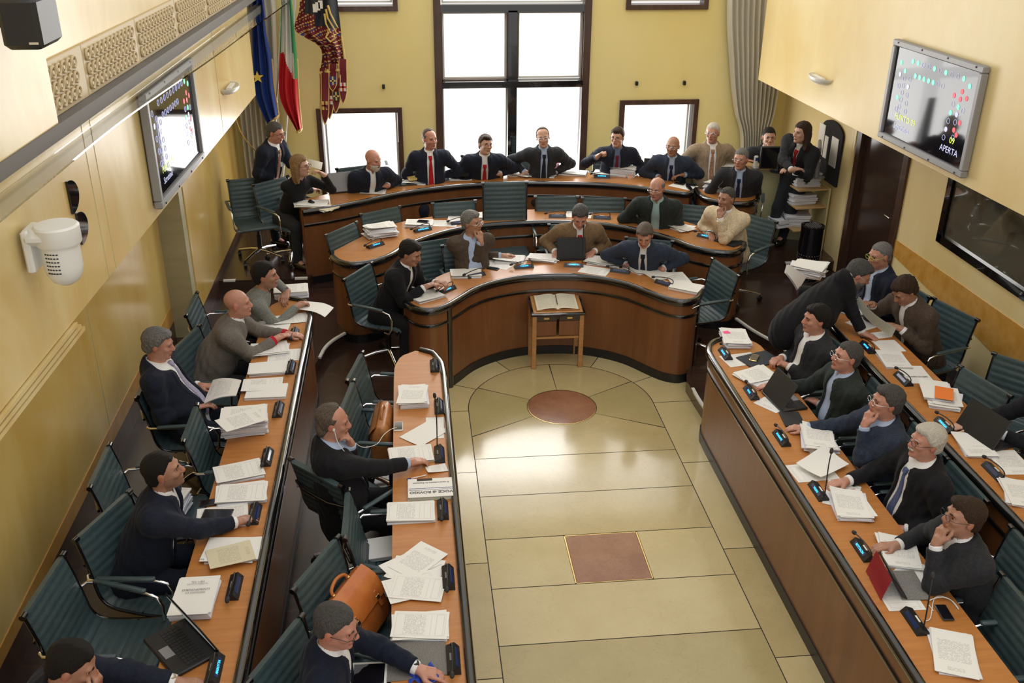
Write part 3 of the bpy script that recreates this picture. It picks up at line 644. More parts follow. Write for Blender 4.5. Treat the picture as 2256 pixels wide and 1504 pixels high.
# ================================================================ PAPER
def sheet_geo(mb, w=.21, l=.297, z=0, rz=0, dx=0, dy=0, mi=0, curl=0, th=.0012, flat=True, droop=0):
    n = 8; c, s_ = math.cos(rz), math.sin(rz); vs = []; fs = []; uvs = []
    for k in range(2):
        for i in range(n+1):
            for j in range(n+1):
                u, v = i/n, j/n; x, y = (u-.5)*w, (.5-v)*l
                zz = z+th*k+curl*(abs(u*.6+v*.4-.3)**2.2)*2+.003*abs(curl)*math.sin(9*u+5*v)-(droop*max(0, .45-v)**2*4 if droop else 0)
                vs.append((x*c-y*s_+dx, x*s_+y*c+dy, zz))
    N = n+1
    for i in range(n):
        for j in range(n):
            a = N*N+i*N+j; fs.append((a, a+1, a+N+1, a+N)); uvs.append([(i/n, j/n), (i/n, (j+1)/n), ((i+1)/n, (j+1)/n), ((i+1)/n, j/n)])
            a = i*N+j; fs.append((a, a+N, a+N+1, a+1)); uvs.append([(0, 0)]*4)
    mb.add(vs, fs, mi, uvs)
    return mb
def sheet(px, py, z, n, label, m='sheet_form', rz=0, curl=0, name='paper_sheet', cat='paper', w=.21, l=.297, droop=0, group='loose papers on the desks', tilt=None):
    p = at(px, py, z); mb = MB(); sheet_geo(mb, w, l, 0, 0, 0, 0, 0, curl, droop=droop)
    o = mb.build(name, m, None, 60, fixn=True); o.location = (p.x, p.y, z); o.rotation_euler = (*(tilt or (0, 0)), rz_of(n)+math.radians(rz)); return tag(o, label, cat, group)
def stack(px, py, z, n, h, label, m='sheet_form', rz=0, jit=.010, jr=3, curl=.012, name='paper_stack', cat='paper stack', w=.21, l=.297, title=None, slab=.007, seed=None, fan=0):
    R_ = random.Random(seed if seed is not None else int(px*7+py)); p = at(px, py, z)
    mb = MB(); k = max(1, int(h/slab)); t = h/k
    for i in range(k-1 if k > 1 else 1):
        rr = math.radians(R_.uniform(-jr, jr))+fan*(i-k/2); dx, dy = R_.uniform(-jit, jit), R_.uniform(-jit, jit); c, s_ = math.cos(rr), math.sin(rr)
        mb.box((dx, dy, t*(i+.5)), (w, l, t*.94), rr, 0, 0)
    for q in range(3): sheet_geo(mb, w, l, t*max(1, k-1)+.0030*q+.0005, math.radians(R_.uniform(-jr, jr)*1.3)+fan*k*.5, R_.uniform(-jit, jit), R_.uniform(-jit, jit), 1, curl)
    o = mb.build(name, ['paper_edge', m], None, 30); o.location = (p.x, p.y, z+.001); o.rotation_euler = (0, 0, rz_of(n)+math.radians(rz)); tag(o, label, cat, 'paper stacks')
    if title:
        for (tx, sz, yy, b) in title: text_part('title_text', tx, sz, Matrix.Translation((0, yy, h+.0065+abs(curl)*.3)), 'ink', o, b)
    return o
EM = [('PDL n.464', .016, .10, 0), ("(LEGGE DI STABILITA')", .011, .083, 0), ('EMENDAMENTI', .021, .035, 0), ('DA ESAMINARE', .015, .012, 0)]
Z1, Z2, Z3 = .86, .98, 1.10
# left wall-side row
stack(642, 648, Z2, LN, .055, 'thick paper stack under the arm of the man in grey sweater', 'sheet_letter', 6, .008, 3)
sheet(690, 676, Z2+.035, LN, 'curled white sheet drooping over the left row rim', 'white_paper', -18, .02, droop=.05)
sheet(640, 703, Z2, LN, 'fan of printed forms between the grey-sweatered and bald men', 'sheet_form', 12, .02)
sheet(600, 718, Z2+.004, LN, 'blank sheet before the hands of the bald man', 'white_paper', -4, .02)
stack(590, 772, Z2, LN, .018, 'loose printed pile under the forearm of the bald man', 'sheet_form', 5, .02, 8)
sheet(632, 782, Z2, LN, 'single form sheet beside the bald man pile', 'sheet_form', 3, 0)
stack(592, 815, Z2, LN, .012, 'blank white pile between two folded microphones of the left row', 'white_paper', 6, .006, 2)
sheet(578, 847, Z2+.018, LN, 'lined form half covering the white booklet', 'sheet_form', 2, .01)
stack(588, 866, Z2, LN, .014, 'white booklet titled EMENDAMENTI lying upside down', 'white_paper', 180, .001, .3, 0, 'booklet', 'booklet', title=EM, slab=.014)
stack(540, 945, Z2, LN, .125, 'tall bookmarked paper stack with green tabs on the left row', 'sheet_letter', 8, .012, 5, .01)
sheet(532, 925, Z2+.135, LN, 'crooked top sheet on the tall bookmarked stack', 'sheet_letter', 32, .01)
stack(527, 1042, Z2, LN, .012, 'thin printed pile beyond the stapled stack of the bearded man', 'sheet_form', 14, .01, 8)
stack(533, 1092, Z2, LN, .028, 'stapled printed stack in front of the bearded man', 'sheet_form', 6, .01, 5)
stack(490, 1140, Z2, LN, .008, 'pages lying under the black tablet of the bearded man', 'sheet_full', 5, .006, 4)
stack(512, 1215, Z2, LN, .018, 'white pile topped with a yellowish note beside the bearded man', 'white_paper', 2, .012, 6)
sheet(508, 1222, Z2+.026, LN, 'yellowish handwritten note on the white pile', 'sheet_notes', 18, .01, w=.19, l=.25)
stack(432, 1325, Z2, LN, .045, 'white stack titled EMENDAMENTI beside the open laptop', 'white_paper', 90, .008, 3, .002, title=EM)
st_ = stack(283, 1085, P2+.47, nrm(1, -.1), .13, 'big stack of forms lying on a chair seat by the wall', 'sheet_form', 88, .01, 4); st_.location = (ch_st.location[0]+.04, ch_st.location[1], P2+.475)
# inner left row
stack(912, 880, Z1, LN, .05, 'tidy thick paper stack on the inner left row', 'sheet_letter', 88, .010, 5)
sheet(935, 955, Z1+.003, LN, 'blank white sheet lying diagonally on the inner left row', 'white_paper', 45, .004)
sheet(958, 942, Z1, LN, 'small form under the diagonal blank sheet', 'sheet_form', 88, 0, w=.13)
stack(905, 1003, Z1, LN, .006, 'printed form under the hand of the man with earphones', 'sheet_form', 6, .003, 2)
sheet(962, 1033, Z1, LN, 'small curled slip by the hand of the man with earphones', 'sheet_letter', 12, .02, w=.10, l=.14)
stack(905, 1131, Z1, LN, .010, 'stapled form below the newspaper', 'sheet_form', 0, .004, 2)
for i, (a, dx, dy, mm) in enumerate(((-30, 0, 0, 'white_paper'), (-15, 3, -8, 'white_paper'), (32, -12, -18, 'sheet_letter'), (48, 6, -28, 'sheet_letter'), (15, -8, 30, 'sheet_form'), (-12, 6, 32, 'sheet_form'))):
    sheet(915+dx, 1262+dy, Z1+.002*i+.001, LN, ('lowest', 'second lowest', 'third', 'uppermost left-turned', 'near lower', 'topmost boxed')[i]+' sheet of the fanned-out heap on the inner left row', mm, a, .004, group='fanned-out sheets on the inner left row')
stack(925, 1383, Z1, LN, .008, 'framed form stack nearest the man in velvet jacket', 'sheet_form', -2, .008, 4)
# inner right row
stack(1618, 752, Z1, RN, .055, 'thick paper stack with a pink tab at the end of the inner right row', 'sheet_letter', 84, .010, 4)
sheet(1632, 792, Z1, RN, 'white form half under the grey folder', 'sheet_form', 10, 0)
stack(1668, 830, Z1, RN, .02, 'loose printed pile between grey folder and laptop', 'sheet_letter', 18, .02, 14)
sheet(1710, 885, Z1, RN, 'blank sheet under the laptop of the inner right row', 'sheet_letter', 35, 0)
stack(1800, 975, Z1, RN, .05, 'stack of bent printed pages before the chin-holding man in navy', 'sheet_letter', 78, .02, 9, .03)
sheet(1812, 1022, Z1+.035, RN, 'curled white page leaning off the bent stack', 'white_paper', 30, .06)
sheet(1790, 1040, Z1, RN, 'form under the curled white page', 'sheet_form', 4, .01)
stack(1872, 1118, Z1, RN, .035, 'stack with folded pages next to the white-haired man', 'sheet_letter', 80, .014, 7, .03)
sheet(1855, 1090, Z1+.002, RN, 'sheet with an orange print behind the folded pages', 'sheet_short', 60, .0)
stack(1980, 1220, Z1, RN, .012, 'printed pages under the hand of the watch-wearing man', 'sheet_letter', 72, .012, 6, .02)
sheet(1975, 1305, Z1, RN, 'form under the red tablet cover', 'sheet_form', 88, .0)
sheet(2012, 1270, Z1+.003, RN, 'blank sheet sticking out behind the red tablet cover', 'white_paper', 40, .0)
stack(2100, 1440, Z1, RN, .006, 'last printed pages at the near end of the inner right row', 'sheet_letter', 78, .010, 9, .004, l=.33)
# right wall-side row
sheet(1908, 712, Z2, RN, 'printed sheet beside the bending man', 'sheet_letter', 25, 0)
sheet(1940, 738, Z2, RN, 'small slip under the fingers of the bending man', 'white_paper', 10, 0, w=.12, l=.15)
sheet(1958, 762, Z2, RN, 'blank white sheet first in the right wall row', 'white_paper', 90, 0, w=.2, l=.22)
stack(1968, 794, Z2, RN, .006, 'printed sheet second in the right wall row', 'sheet_letter', 84, .003, 2)
o = sheet(2016, 825, Z2, RN, 'sheet titled EMENDAMENTI on the right wall row', 'white_paper', 84, .008)
o = text_part('title_text', 'EMENDAMENTI', .024, Matrix.Translation((0, .04, .004)), 'ink', o, .0002)
stack(2078, 882, Z2, RN, .03, 'overlapping pile under the orange leaflet', 'sheet_letter', 66, .02, 9, .02)
stack(2062, 862, Z2+.035, RN, .008, 'upper pages of the pile carrying the orange leaflet', 'white_paper', 70, .008, 5, .01)
stack(2150, 985, Z2, RN, .010, 'papers sticking out below the laptop on the right wall row', 'sheet_short', 70, .02, 16, .01)
sheet(2225, 1018, Z2, RN, 'printed sheet near the right edge beside the lowest microphone', 'sheet_letter', 86, .0)
stack(2248, 1090, Z2, RN, .012, 'pages in a red folder at the right edge', 'sheet_letter', 70, .01, 8, .01)
# innermost desk
A_ = lambda px, py, z: hall(px, py, z)
stack(940, 655, Z1, A_(940, 655, Z1), .010, 'printed pages at the left tip of the innermost desk', 'sheet_letter', 70, .004, 2)
stack(1026, 605, Z1, A_(1026, 605, Z1), .022, 'printed stack beside the phone-holding man', 'sheet_full', 62, .008, 3)
sheet(1098, 582, Z1, A_(1098, 582, Z1), 'flat sheet under the open printed stack', 'sheet_full', 40, .0)
stack(1122, 572, Z1, A_(1122, 572, Z1), .02, 'open printed stack beside the chin-holding man', 'sheet_full', 60, .012, 8, .03)
stack(1198, 570, Z1, A_(1198, 570, Z1), .016, 'printed pages left of the central laptop', 'sheet_full', 80, .02, 10, .03)
stack(1330, 577, Z1, A_(1330, 577, Z1), .014, 'wide open binder pages right of the central laptop', 'sheet_letter', 80, .02, 8, .02, w=.24, l=.34)
stack(1403, 592, Z1, A_(1403, 592, Z1), .016, 'open printed pages before the man in grey suit', 'sheet_letter', 66, .015, 8, .03)
sheet(1310, 596, Z1, A_(1310, 596, Z1), 'sheet next to the central upright microphone', 'sheet_letter', 80, .0)
stack(1447, 605, Z1, A_(1447, 605, Z1), .006, 'pages overlapping at the right bend of the innermost desk', 'white_paper', 60, .016, 12, .01)
sheet(1492, 612, Z1+.002, A_(1492, 612, Z1), 'printed sheet next to the white booklet', 'sheet_letter', 50, .01)
stack(1512, 636, Z1, A_(1512, 636, Z1), .02, 'white booklet titled EMENDAMENTI at the right tip of the innermost desk', 'white_paper', 110, .002, 1, 0, 'booklet', 'booklet', title=EM, slab=.02)
# middle desk
stack(838, 518, Z2, A_(838, 518, Z2), .10, 'tall untidy stack at the left end of the middle desk', 'sheet_letter', 70, .028, 12, .03)
stack(924, 495, Z2, A_(924, 495, Z2), .03, 'stack carrying a phone on the middle desk', 'sheet_full', 60, .006, 3)
sheet(978, 492, Z2, A_(978, 492, Z2), 'flat printed sheet on the middle desk', 'sheet_full', 62, .0)
stack(1018, 487, Z2, A_(1018, 487, Z2), .01, 'pages behind the microphone of the grey-haired man', 'sheet_full', 66, .015, 8)
stack(1068, 477, Z2, A_(1068, 477, Z2), .012, 'printed pages before the tall empty chair', 'sheet_full', 84, .01, 4)
sheet(1275, 473, Z2, A_(1275, 473, Z2), 'blank sheet left of the brown-jacketed man head', 'white_paper', 84, .0)
stack(1496, 502, Z2, A_(1496, 502, Z2), .02, 'papers between the two seated men of the middle desk', 'sheet_letter', 70, .02, 12, .03)
# president desk
stack(683, 452, Z3, nrm(.5, -.8), .012, 'loose papers under the computer mouse at the left end', 'white_paper', 50, .03, 20, .02, w=.25, l=.34)
stack(712, 458, Z3, nrm(.5, -.8), .006, 'papers with yellowish edge near the desk corner', 'sheet_notes', 20, .015, 12, .01)
sheet(822, 422, Z3, A_(822, 422, Z3), 'papers before the bald bearded man', 'sheet_short', 60, .01)
stack(918, 400, Z3, A_(918, 400, Z3), .012, 'papers under the books on the president desk', 'white_paper', 60, .03, 14, .01)
sheet(1012, 393, Z3, A_(1012, 393, Z3), 'sheet between standing man and small monitor', 'white_paper', 80, .0)
stack(1146, 385, Z3, A_(1146, 385, Z3), .010, 'papers left of the bell, before the thin man in dark suit', 'sheet_short', 70, .02, 12, .02)
stack(1192, 385, Z3, A_(1192, 385, Z3), .016, 'papers right below the pink folded page', 'white_paper', 76, .02, 10, .03, l=.34)
stack(1240, 380, Z3, A_(1240, 380, Z3), .012, 'white papers at the centre right of the president desk', 'white_paper', 84, .02, 8, .02)
stack(1266, 383, Z3, A_(1266, 383, Z3), .025, 'neat low stack at the centre right of the president desk', 'white_paper', 84, .006, 3, .01)
stack(1334, 383, Z3, A_(1334, 383, Z3), .02, 'low stack before the man raising his arm', 'white_paper', 84, .004, 2, .01)
stack(1373, 385, Z3, A_(1373, 385, Z3), .10, 'thick neat stack right of the raised-arm man microphone', 'white_paper', 86, .008, 3, .01)
sheet(1505, 410, Z3, A_(1505, 410, Z3), 'sheet under two mobile phones on the president desk', 'sheet_short', 74, .0)
stack(1582, 418, Z3, nrm(-.3, -.9), .075, 'left half of the thick pile on the side desk', 'white_paper', 76, .015, 8, .03)
stack(1630, 417, Z3, nrm(-.3, -.9), .10, 'right half of the thick pile on the side desk', 'white_paper', 80, .015, 6, .03)
# ================================================================ PEOPLE
# soft-body modelling: a figure is a smooth union of tapered limbs and rounded masses, turned into one closed skin
def nv(v): return np.array([v[0], v[1], v[2]], dtype=np.float32)
class Shape:
    """list of primitives (kind, data, blend k, op)"""
    def __init__(s): s.p = []
    def cone(s, a, b, r1, r2, k=.02, op='+', squash=None):
        s.p.append(('c', nv(a), nv(b), r1, r2, k, op, squash)); return s
    def ball(s, c, r, R_=None, k=.02, op='+'):
        """ellipsoid; R_ 3x3 rows are its axes"""
        R_ = np.eye(3, dtype=np.float32) if R_ is None else R_
        s.p.append(('e', nv(c), np.array(r, dtype=np.float32), R_, None, k, op, None)); return s
    def chain(s, pts, rs, k=.02, op='+', squash=None):
        for i in range(len(pts)-1): s.cone(pts[i], pts[i+1], rs[i], rs[i+1], k, op, squash)
        return s
def pd(p, X):
    if p[0] == 'c':
        _, a, b, r1, r2, k, op, sq = p; P = X-a; ba = b-a
        if sq is not None:
            n, s_ = sq; P = P+(1/s_-1)*(P@n)[..., None]*n
        L2 = float(ba@ba)+1e-12; h = np.clip((P@ba)/L2, 0, 1); d = np.sqrt(((P-h[..., None]*ba)**2).sum(-1))-(r1+(r2-r1)*h)
        return d*(sq[1] if sq is not None and sq[1] < 1 else 1)
    _, c, r, R_, _, k, op, _ = p; P = (X-c)@R_.T; q = P/r; k0 = np.sqrt((q*q).sum(-1))+1e-9; k1 = np.sqrt(((q/r)**2).sum(-1))+1e-9
    return k0*(k0-1)/k1
def pbb(p, m):
    if p[0] == 'c':
        r = max(p[3], p[4])*(1/p[7][1] if p[7] is not None and p[7][1] > 1 else 1)+(0 if p[7] is None else .0)
        if p[7] is not None: r = max(r, max(p[3], p[4])*max(1, p[7][1]))
        lo = np.minimum(p[1], p[2])-r; hi = np.maximum(p[1], p[2])+r
    else: r = float(max(p[2])); lo = p[1]-r; hi = p[1]+r
    return lo-m, hi+m
def comb(d0, d, k, op):
    if op == '+':
        h = np.maximum(k-np.abs(d0-d), 0)/k; return np.minimum(d0, d)-h*h*k*.25
    d = -d; h = np.maximum(k-np.abs(d0-d), 0)/k; return np.maximum(d0, d)+h*h*k*.25
def evalpts(sh, X, off_=0):
    out = np.full(X.shape[:-1], .2, dtype=np.float32)
    for p in sh.p: out = comb(out, pd(p, X), p[5], p[6])
    return out
def grid_field(sh, lo, hi, h):
    n = np.ceil((hi-lo)/h).astype(int)+1
    A = np.full(tuple(n), .2, dtype=np.float32)
    ax = [lo[i]+h*np.arange(n[i], dtype=np.float32) for i in range(3)]
    for p in sh.p:
        a, b = pbb(p, p[5]+3*h+.012); i0 = np.clip(np.floor((a-lo)/h).astype(int), 0, n-1); i1 = np.clip(np.ceil((b-lo)/h).astype(int)+1, 1, n)
        if (i1 <= i0).any(): continue
        sl = tuple(slice(i0[i], i1[i]) for i in range(3))
        X = np.stack(np.meshgrid(ax[0][sl[0]], ax[1][sl[1]], ax[2][sl[2]], indexing='ij'), -1)
        A[sl] = comb(A[sl], pd(p, X), p[5], p[6])
    return A, ax
def bounds(sh, m=.03):
    lo = np.array([9e9]*3); hi = -lo
    for p in sh.p:
        if p[6] != '+': continue
        a, b = pbb(p, m); lo = np.minimum(lo, a); hi = np.maximum(hi, b)
    return lo.astype(np.float32), hi.astype(np.float32)
def nets(A, ax, h):
    """surface nets"""
    ins = A < 0; nx, ny, nz = A.shape
    c = np.zeros((nx-1, ny-1, nz-1), dtype=np.int8)
    for i in (0, 1):
        for j in (0, 1):
            for k in (0, 1): c += ins[i:nx-1+i, j:ny-1+j, k:nz-1+k]
    act = (c > 0) & (c < 8); I = np.argwhere(act)
    if len(I) == 0: return None
    vid = np.full(act.shape, -1, dtype=np.int32); vid[act] = np.arange(len(I))
    cor = np.array([(i, j, k) for i in (0, 1) for j in (0, 1) for k in (0, 1)])
    V = np.stack([A[I[:, 0]+q[0], I[:, 1]+q[1], I[:, 2]+q[2]] for q in cor], 1)
    acc = np.zeros((len(I), 3), dtype=np.float32); cnt = np.zeros(len(I), dtype=np.float32)
    for a in range(8):
        for b in range(a+1, 8):
            if abs(cor[a]-cor[b]).sum() != 1: continue
            va, vb = V[:, a], V[:, b]; m = (va < 0) != (vb < 0); t = np.where(m, va/np.where(m, va-vb, 1), 0)
            acc += m[:, None]*(cor[a]+t[:, None]*(cor[b]-cor[a])); cnt += m
    P = I+acc/cnt[:, None]; P = P.astype(np.float32)*h+np.array([ax[0][0], ax[1][0], ax[2][0]], dtype=np.float32)
    Q = []
    for d in range(3):
        e = [1, 1, 1]; e[d] = 0
        s0 = [slice(1, -1)]*3; s0[d] = slice(0, -1); s1 = [slice(1, -1)]*3; s1[d] = slice(1, None)
        a, b = ins[tuple(s0)], ins[tuple(s1)]; E_ = np.argwhere(a != b)
        if len(E_) == 0: continue
        base = E_+1; base[:, d] -= 1; flip = a[E_[:, 0], E_[:, 1], E_[:, 2]]
        u, v = [(1, 2), (2, 0), (0, 1)][d]
        def g(du, dv):
            q = base.copy(); q[:, u] -= du; q[:, v] -= dv; return vid[q[:, 0], q[:, 1], q[:, 2]]
        q = np.stack([g(1, 1), g(0, 1), g(0, 0), g(1, 0)], 1); q[~flip] = q[~flip][:, ::-1]; Q.append(q)
    return P, np.concatenate(Q)
def mesh_np(name, P, Q, m, parent, attr=None, smooth=True):
    me = bpy.data.meshes.new(name); me.vertices.add(len(P)); me.vertices.foreach_set('co', P.astype(np.float32).ravel())
    me.loops.add(len(Q)*4); me.loops.foreach_set('vertex_index', Q.astype(np.int32).ravel()); me.polygons.add(len(Q))
    me.polygons.foreach_set('loop_start', np.arange(0, len(Q)*4, 4, dtype=np.int32)); me.update(calc_edges=True)
    if smooth: me.polygons.foreach_set('use_smooth', np.ones(len(Q), dtype=bool))
    me.materials.append(MATS[m])
    if attr is not None:
        a = me.color_attributes.new('tint', 'FLOAT_COLOR', 'POINT'); a.data.foreach_set('color', attr.astype(np.float32).ravel())
    o = bpy.data.objects.new(name, me); COL.objects.link(o)
    if parent: o.parent = parent
    return o
def skin_of(name, sh, h, m, parent, cut=None, tint=None, refine=True, lohi=None):
    lo, hi = lohi if lohi else bounds(sh); A, ax = grid_field(sh, lo, hi, h)
    if cut is not None:
        near = np.argwhere(A < 4*h)
        if len(near):
            X = near*np.float32(h)+lo; A[near[:, 0], near[:, 1], near[:, 2]] = cut(X.astype(np.float32), A[near[:, 0], near[:, 1], near[:, 2]])
    r = nets(A, ax, h)
    if r is None: return None
    P, Q = r
    return mesh_np(name, P, Q, m, parent, tint(P) if tint else None)
# ---- materials for people
for nm, c, c2 in (('skin_light', (.50, .28, .19), (.57, .33, .235)), ('skin_tan', (.37, .18, .11), (.44, .23, .15)), ('skin_red', (.47, .215, .145), (.54, .27, .19))):
    mat(nm, c, .45, noise=(18, c2), sss=.12, attr='tint')
def cloth(nm, c, k=1.45, sc=70): mat(nm, c, .85, spec=.2, noise=(sc, tuple(min(1, x*k) for x in c)), sheen=.05, bump=(14, .25))
cloth('suit_black', (.008, .008, .010)); cloth('suit_navy', (.010, .013, .024)); cloth('suit_charcoal', (.020, .021, .024)); cloth('suit_darkgreen', (.018, .024, .022))
cloth('suit_brown', (.060, .042, .030)); cloth('suit_corduroy', (.15, .095, .050)); cloth('suit_tan', (.24, .18, .12)); cloth('suit_beige', (.52, .43, .29)); cloth('suit_greywool', (.13, .115, .10), 1.5, 120)
cloth('sweater_grey', (.16, .165, .15)); cloth('sweater_black', (.008, .008, .009)); cloth('velvet_navy', (.006, .009, .020)); cloth('suit_midblue', (.022, .030, .050))
cloth('shirt_white', (.78, .78, .78), 1.05); cloth('shirt_blue', (.38, .47, .64), 1.1); cloth('shirt_palegreen', (.30, .42, .42), 1.1); cloth('shirt_slate', (.12, .15, .24), 1.2)
cloth('tie_red', (.32, .012, .015)); cloth('tie_dark', (.012, .013, .020)); cloth('tie_purple', (.12, .012, .03)); cloth('tie_lilac', (.26, .24, .34)); cloth('tie_blue', (.06, .08, .16)); cloth('tie_stripe', (.18, .10, .06), 3, 90); cloth('tie_navy', (.01, .015, .05))
cloth('cuff_red', (.40, .012, .03))
def hairm(nm, c, k=1.9): mat(nm, c, .55, noise=((240, 240, 45), tuple(min(1, x*k*1.1) for x in c), .40, .60), bump=((420, 420, 70), 1.0), spec=.25)
hairm('hair_black', (.010, .008, .007)); hairm('hair_brown', (.035, .020, .012)); hairm('hair_grey', (.13, .125, .12), 2.2); hairm('hair_salt', (.060, .057, .054), 1.9); hairm('hair_white', (.62, .58, .50), 1.3); hairm('hair_blond', (.20, .12, .055), 1.9); hairm('hair_greybrown', (.09, .07, .055), 2.2)
mat('eye_white', (.75, .73, .70), .2); mat('eye_dark', (.015, .010, .008), .1)

def V3(*a): return Vector(a)
def basis(f, up):
    up = up.normalized(); r = f.cross(up).normalized(); f2 = up.cross(r).normalized(); return r, f2, up
def mat3(r, f, u): return np.array([nv(r), nv(f), nv(u)], dtype=np.float32)
def hand(sh, W, d, n, side, curl=.35, spread=.10, s=1.0, point=False, thumb=.5):
    """W wrist, d towards fingers, n out of the back of the hand, side=+1 thumb towards d x n"""
    d = d.normalized(); n = (n-d*n.dot(d)).normalized(); t = d.cross(n)*side
    K = W+d*.088*s
    sh.cone(W-d*.02, W+d*.03, .0265*s, .025*s, .012)
    for i, o in enumerate((.027, .010, -.008, -.025)):
        kn = W+d*(.088-.005*abs(i-1.2))*s+t*o*s
        sh.cone(W+d*.012+t*o*.6*s, kn, .0150*s, .0118*s, .008)
        L_ = (.040, .045, .042, .033)[i]*s; c = curl if not (point and i == 0) else .08; dirn = (d+t*(o*spread*8)).normalized(); p = kn; ang = 0
        for j, f in enumerate((1.0, .62, .5)):
            ang += c*(.9, 1.25, .9)[j]; dd = dirn*math.cos(ang)-n*math.sin(ang); q = p+dd*L_*f
            sh.cone(p, q, (.0098, .0090, .0082)[j]*s, (.0090, .0082, .0072)[j]*s, .004); p = q
    b = W+d*.022*s+t*.020*s; m1 = b+(d*.7+t*.75-n*.25).normalized()*.040*s; m2 = m1+(d*(.9)+t*(.55-thumb*.6)-n*.3*thumb).normalized()*.034*s; m3 = m2+(d*1.0+t*(.3-thumb)-n*.4*thumb).normalized()*.026*s
    sh.cone(b, m1, .0165*s, .0125*s, .012); sh.cone(m1, m2, .0118*s, .0105*s, .005); sh.cone(m2, m3, .0105*s, .0088*s, .005)
def ik(S_, T, l1, l2, pole):
    d = T-S_; L_ = d.length
    if L_ > (l1+l2)*.995: T = S_+d.normalized()*(l1+l2)*.995; d = T-S_; L_ = d.length
    a = (l1*l1-l2*l2+L_*L_)/(2*L_); hh = math.sqrt(max(0, l1*l1-a*a)); u = d.normalized(); pl_ = pole-u*pole.dot(u)
    if pl_.length < 1e-4: pl_ = u.orthogonal()
    return S_+u*a+pl_.normalized()*hh, T
PEOPLE = []
def person(label, head, floor, face, hm='hair_black', hair='short', skin='skin_light', jacket='suit_navy', shirt='shirt_white', tie=None, glasses=None,
           body=1.0, look=None, nod=0, tilt=0, lean=None, hands=(None, None), stand=False, vox=.0065, beard=None, moustache=None, openw=.055, pants=None, chair_label=None,
           stubble=0, extra=None, pelvis=None, height=1.0, cuffs=None, sweater=False, hs=1.0, brow=True, chair_at=None, feet=None, lean_side=0):
    """head: (px,py,z) or Vector = centre of the head; face: torso heading (x,y); look: head heading (x,y); hands: (right,left) specs"""
    Hc = at(*head) if not isinstance(head, Vector) else head
    f = V3(*nrm(*face), 0); up = V3(0, 0, 1); r0 = f.cross(up)
    lk = V3(*nrm(*(look or face)), 0)
    hr, hf, hu = basis(lk*math.cos(nod)-up*math.sin(nod), up*math.cos(nod)+lk*math.sin(nod))
    hu2 = (hu*math.cos(tilt)+hr*math.sin(tilt)); hr = (hr*math.cos(tilt)-hu*math.sin(tilt)); hu = hu2
    TL = (.50 if stand else .56)*height
    neckb = Hc-hu*.105*hs-hf*.02-up*.055-f*.012
    pz = floor+(.53 if not stand else .93*height)
    if pelvis is None:
        cosa = max(.3, min(1, (neckb.z-pz)/TL)); a = math.acos(cosa)*(1 if lean is None else lean)
        Pv = neckb-(f*math.sin(a)+up*math.cos(a))*TL - r0*lean_side
        Pv.z = pz if not stand else Pv.z
        if abs(floor-P1) < .01 and abs(f.x) > .9: Pv.x = max(-1.86, min(1.86, Pv.x))
    else:
        Pv = pelvis; t0_ = (Hc-Pv).normalized(); neckb = Hc-hu*.075*hs-hf*.015-t0_*.085
    tu = (neckb-Pv).normalized(); TLr = (neckb-Pv).length
    r, tf, tu = basis(f, tu)
    RM = mat3(r, tf, tu); sqz = (nv(tf), .72)
    nd = (Hc-hu*.055-hf*.022-neckb).normalized()
    root = empty('person', (Pv.x, Pv.y, floor), 0, label, 'person')
    T = lambda x, y, z: Pv+r*x+tf*y+tu*z
    sc = TLr/.50
    shw = .175*body**.5
    Sh = [T(shw, -.005, .445*sc), T(-shw, -.005, .445*sc)]       # right, left
    # --- arms
    arms = []
    l1, l2 = .275*height, .245*height
    for i, sg in ((0, 1), (1, -1)):
        h = hands[i] or {}
        if 'chin' in h: tgt = Hc+hf*(.100+h.get('df', 0))-hu*(.118-h.get('du', 0))+hr*(h.get('dx', .0)+sg*.012); fd = (hu*.85+hf*-.25-hr*sg*.35).normalized(); W = tgt-fd*.06; n = (hf*.8-hu*.1+hr*sg*.3); cu = h.get('curl', .75)
        elif 'px' in h: tgt = at(h['px'], h['py'], h['z']); W = None; n = V3(0, 0, 1); cu = h.get('curl', .35)
        elif 'p' in h: tgt = h['p']; W = None; n = V3(0, 0, 1); cu = h.get('curl', .35)
        else: tgt = Pv+f*.34+r0*sg*.10+up*.13 if not stand else Pv+r0*sg*.27-up*.06+f*.05; W = None; n = (V3(0, 0, 1) if not stand else r0*sg); cu = .5
        pole = h.get('pole') or (r0*sg*.5-up*.9-f*.35)
        if W is None:
            dxy = (tgt-Sh[i]); fd0 = V3(dxy.x, dxy.y, 0).normalized() if not stand or 'px' in h or 'p' in h else V3(0, 0, -1)
            if 'dir' in h: fd0 = V3(*h['dir']).normalized()
            W = tgt-fd0*.075; fd = fd0
        if 'n' in h: n = V3(*h['n'])
        S2 = Sh[i]; d = W-S2; reach = (l1+l2)*.99
        if d.length > reach: S2 = S2+d.normalized()*min(.09, d.length-reach)
        if (W-S2).length > reach+.01: print('REACH', label[:40], i, round((W-S2).length-reach, 3))
        E_, W2 = ik(S2, W, l1, l2, pole)
        if 'chin' not in h and 'dir' not in h:
            fd = ((W2-E_).normalized()*.6+fd*.6); fd = fd.normalized()
            if fd.z < -.2 and not (stand and not h): fd.z = -.12; fd.normalize()
        arms.append((S2, E_, W2, fd, n, cu, sg, h))
    # --- body (one continuous skin)
    B = Shape()
    B.cone(T(0, 0, .02), T(0, .0, .26*sc), .125*body, .115*body, .05, squash=sqz); B.cone(T(0, 0, .26*sc), T(0, 0, .40*sc), .125, .130, .05, squash=sqz)
    B.cone(T(-.12, 0, .43*sc), T(.12, 0, .43*sc), .055, .055, .05)
    B.cone(neckb-tu*.05, Hc-hu*.055-hf*.022, .056*body**.4, .050*body**.4, .03)
    # legs
    legs = []
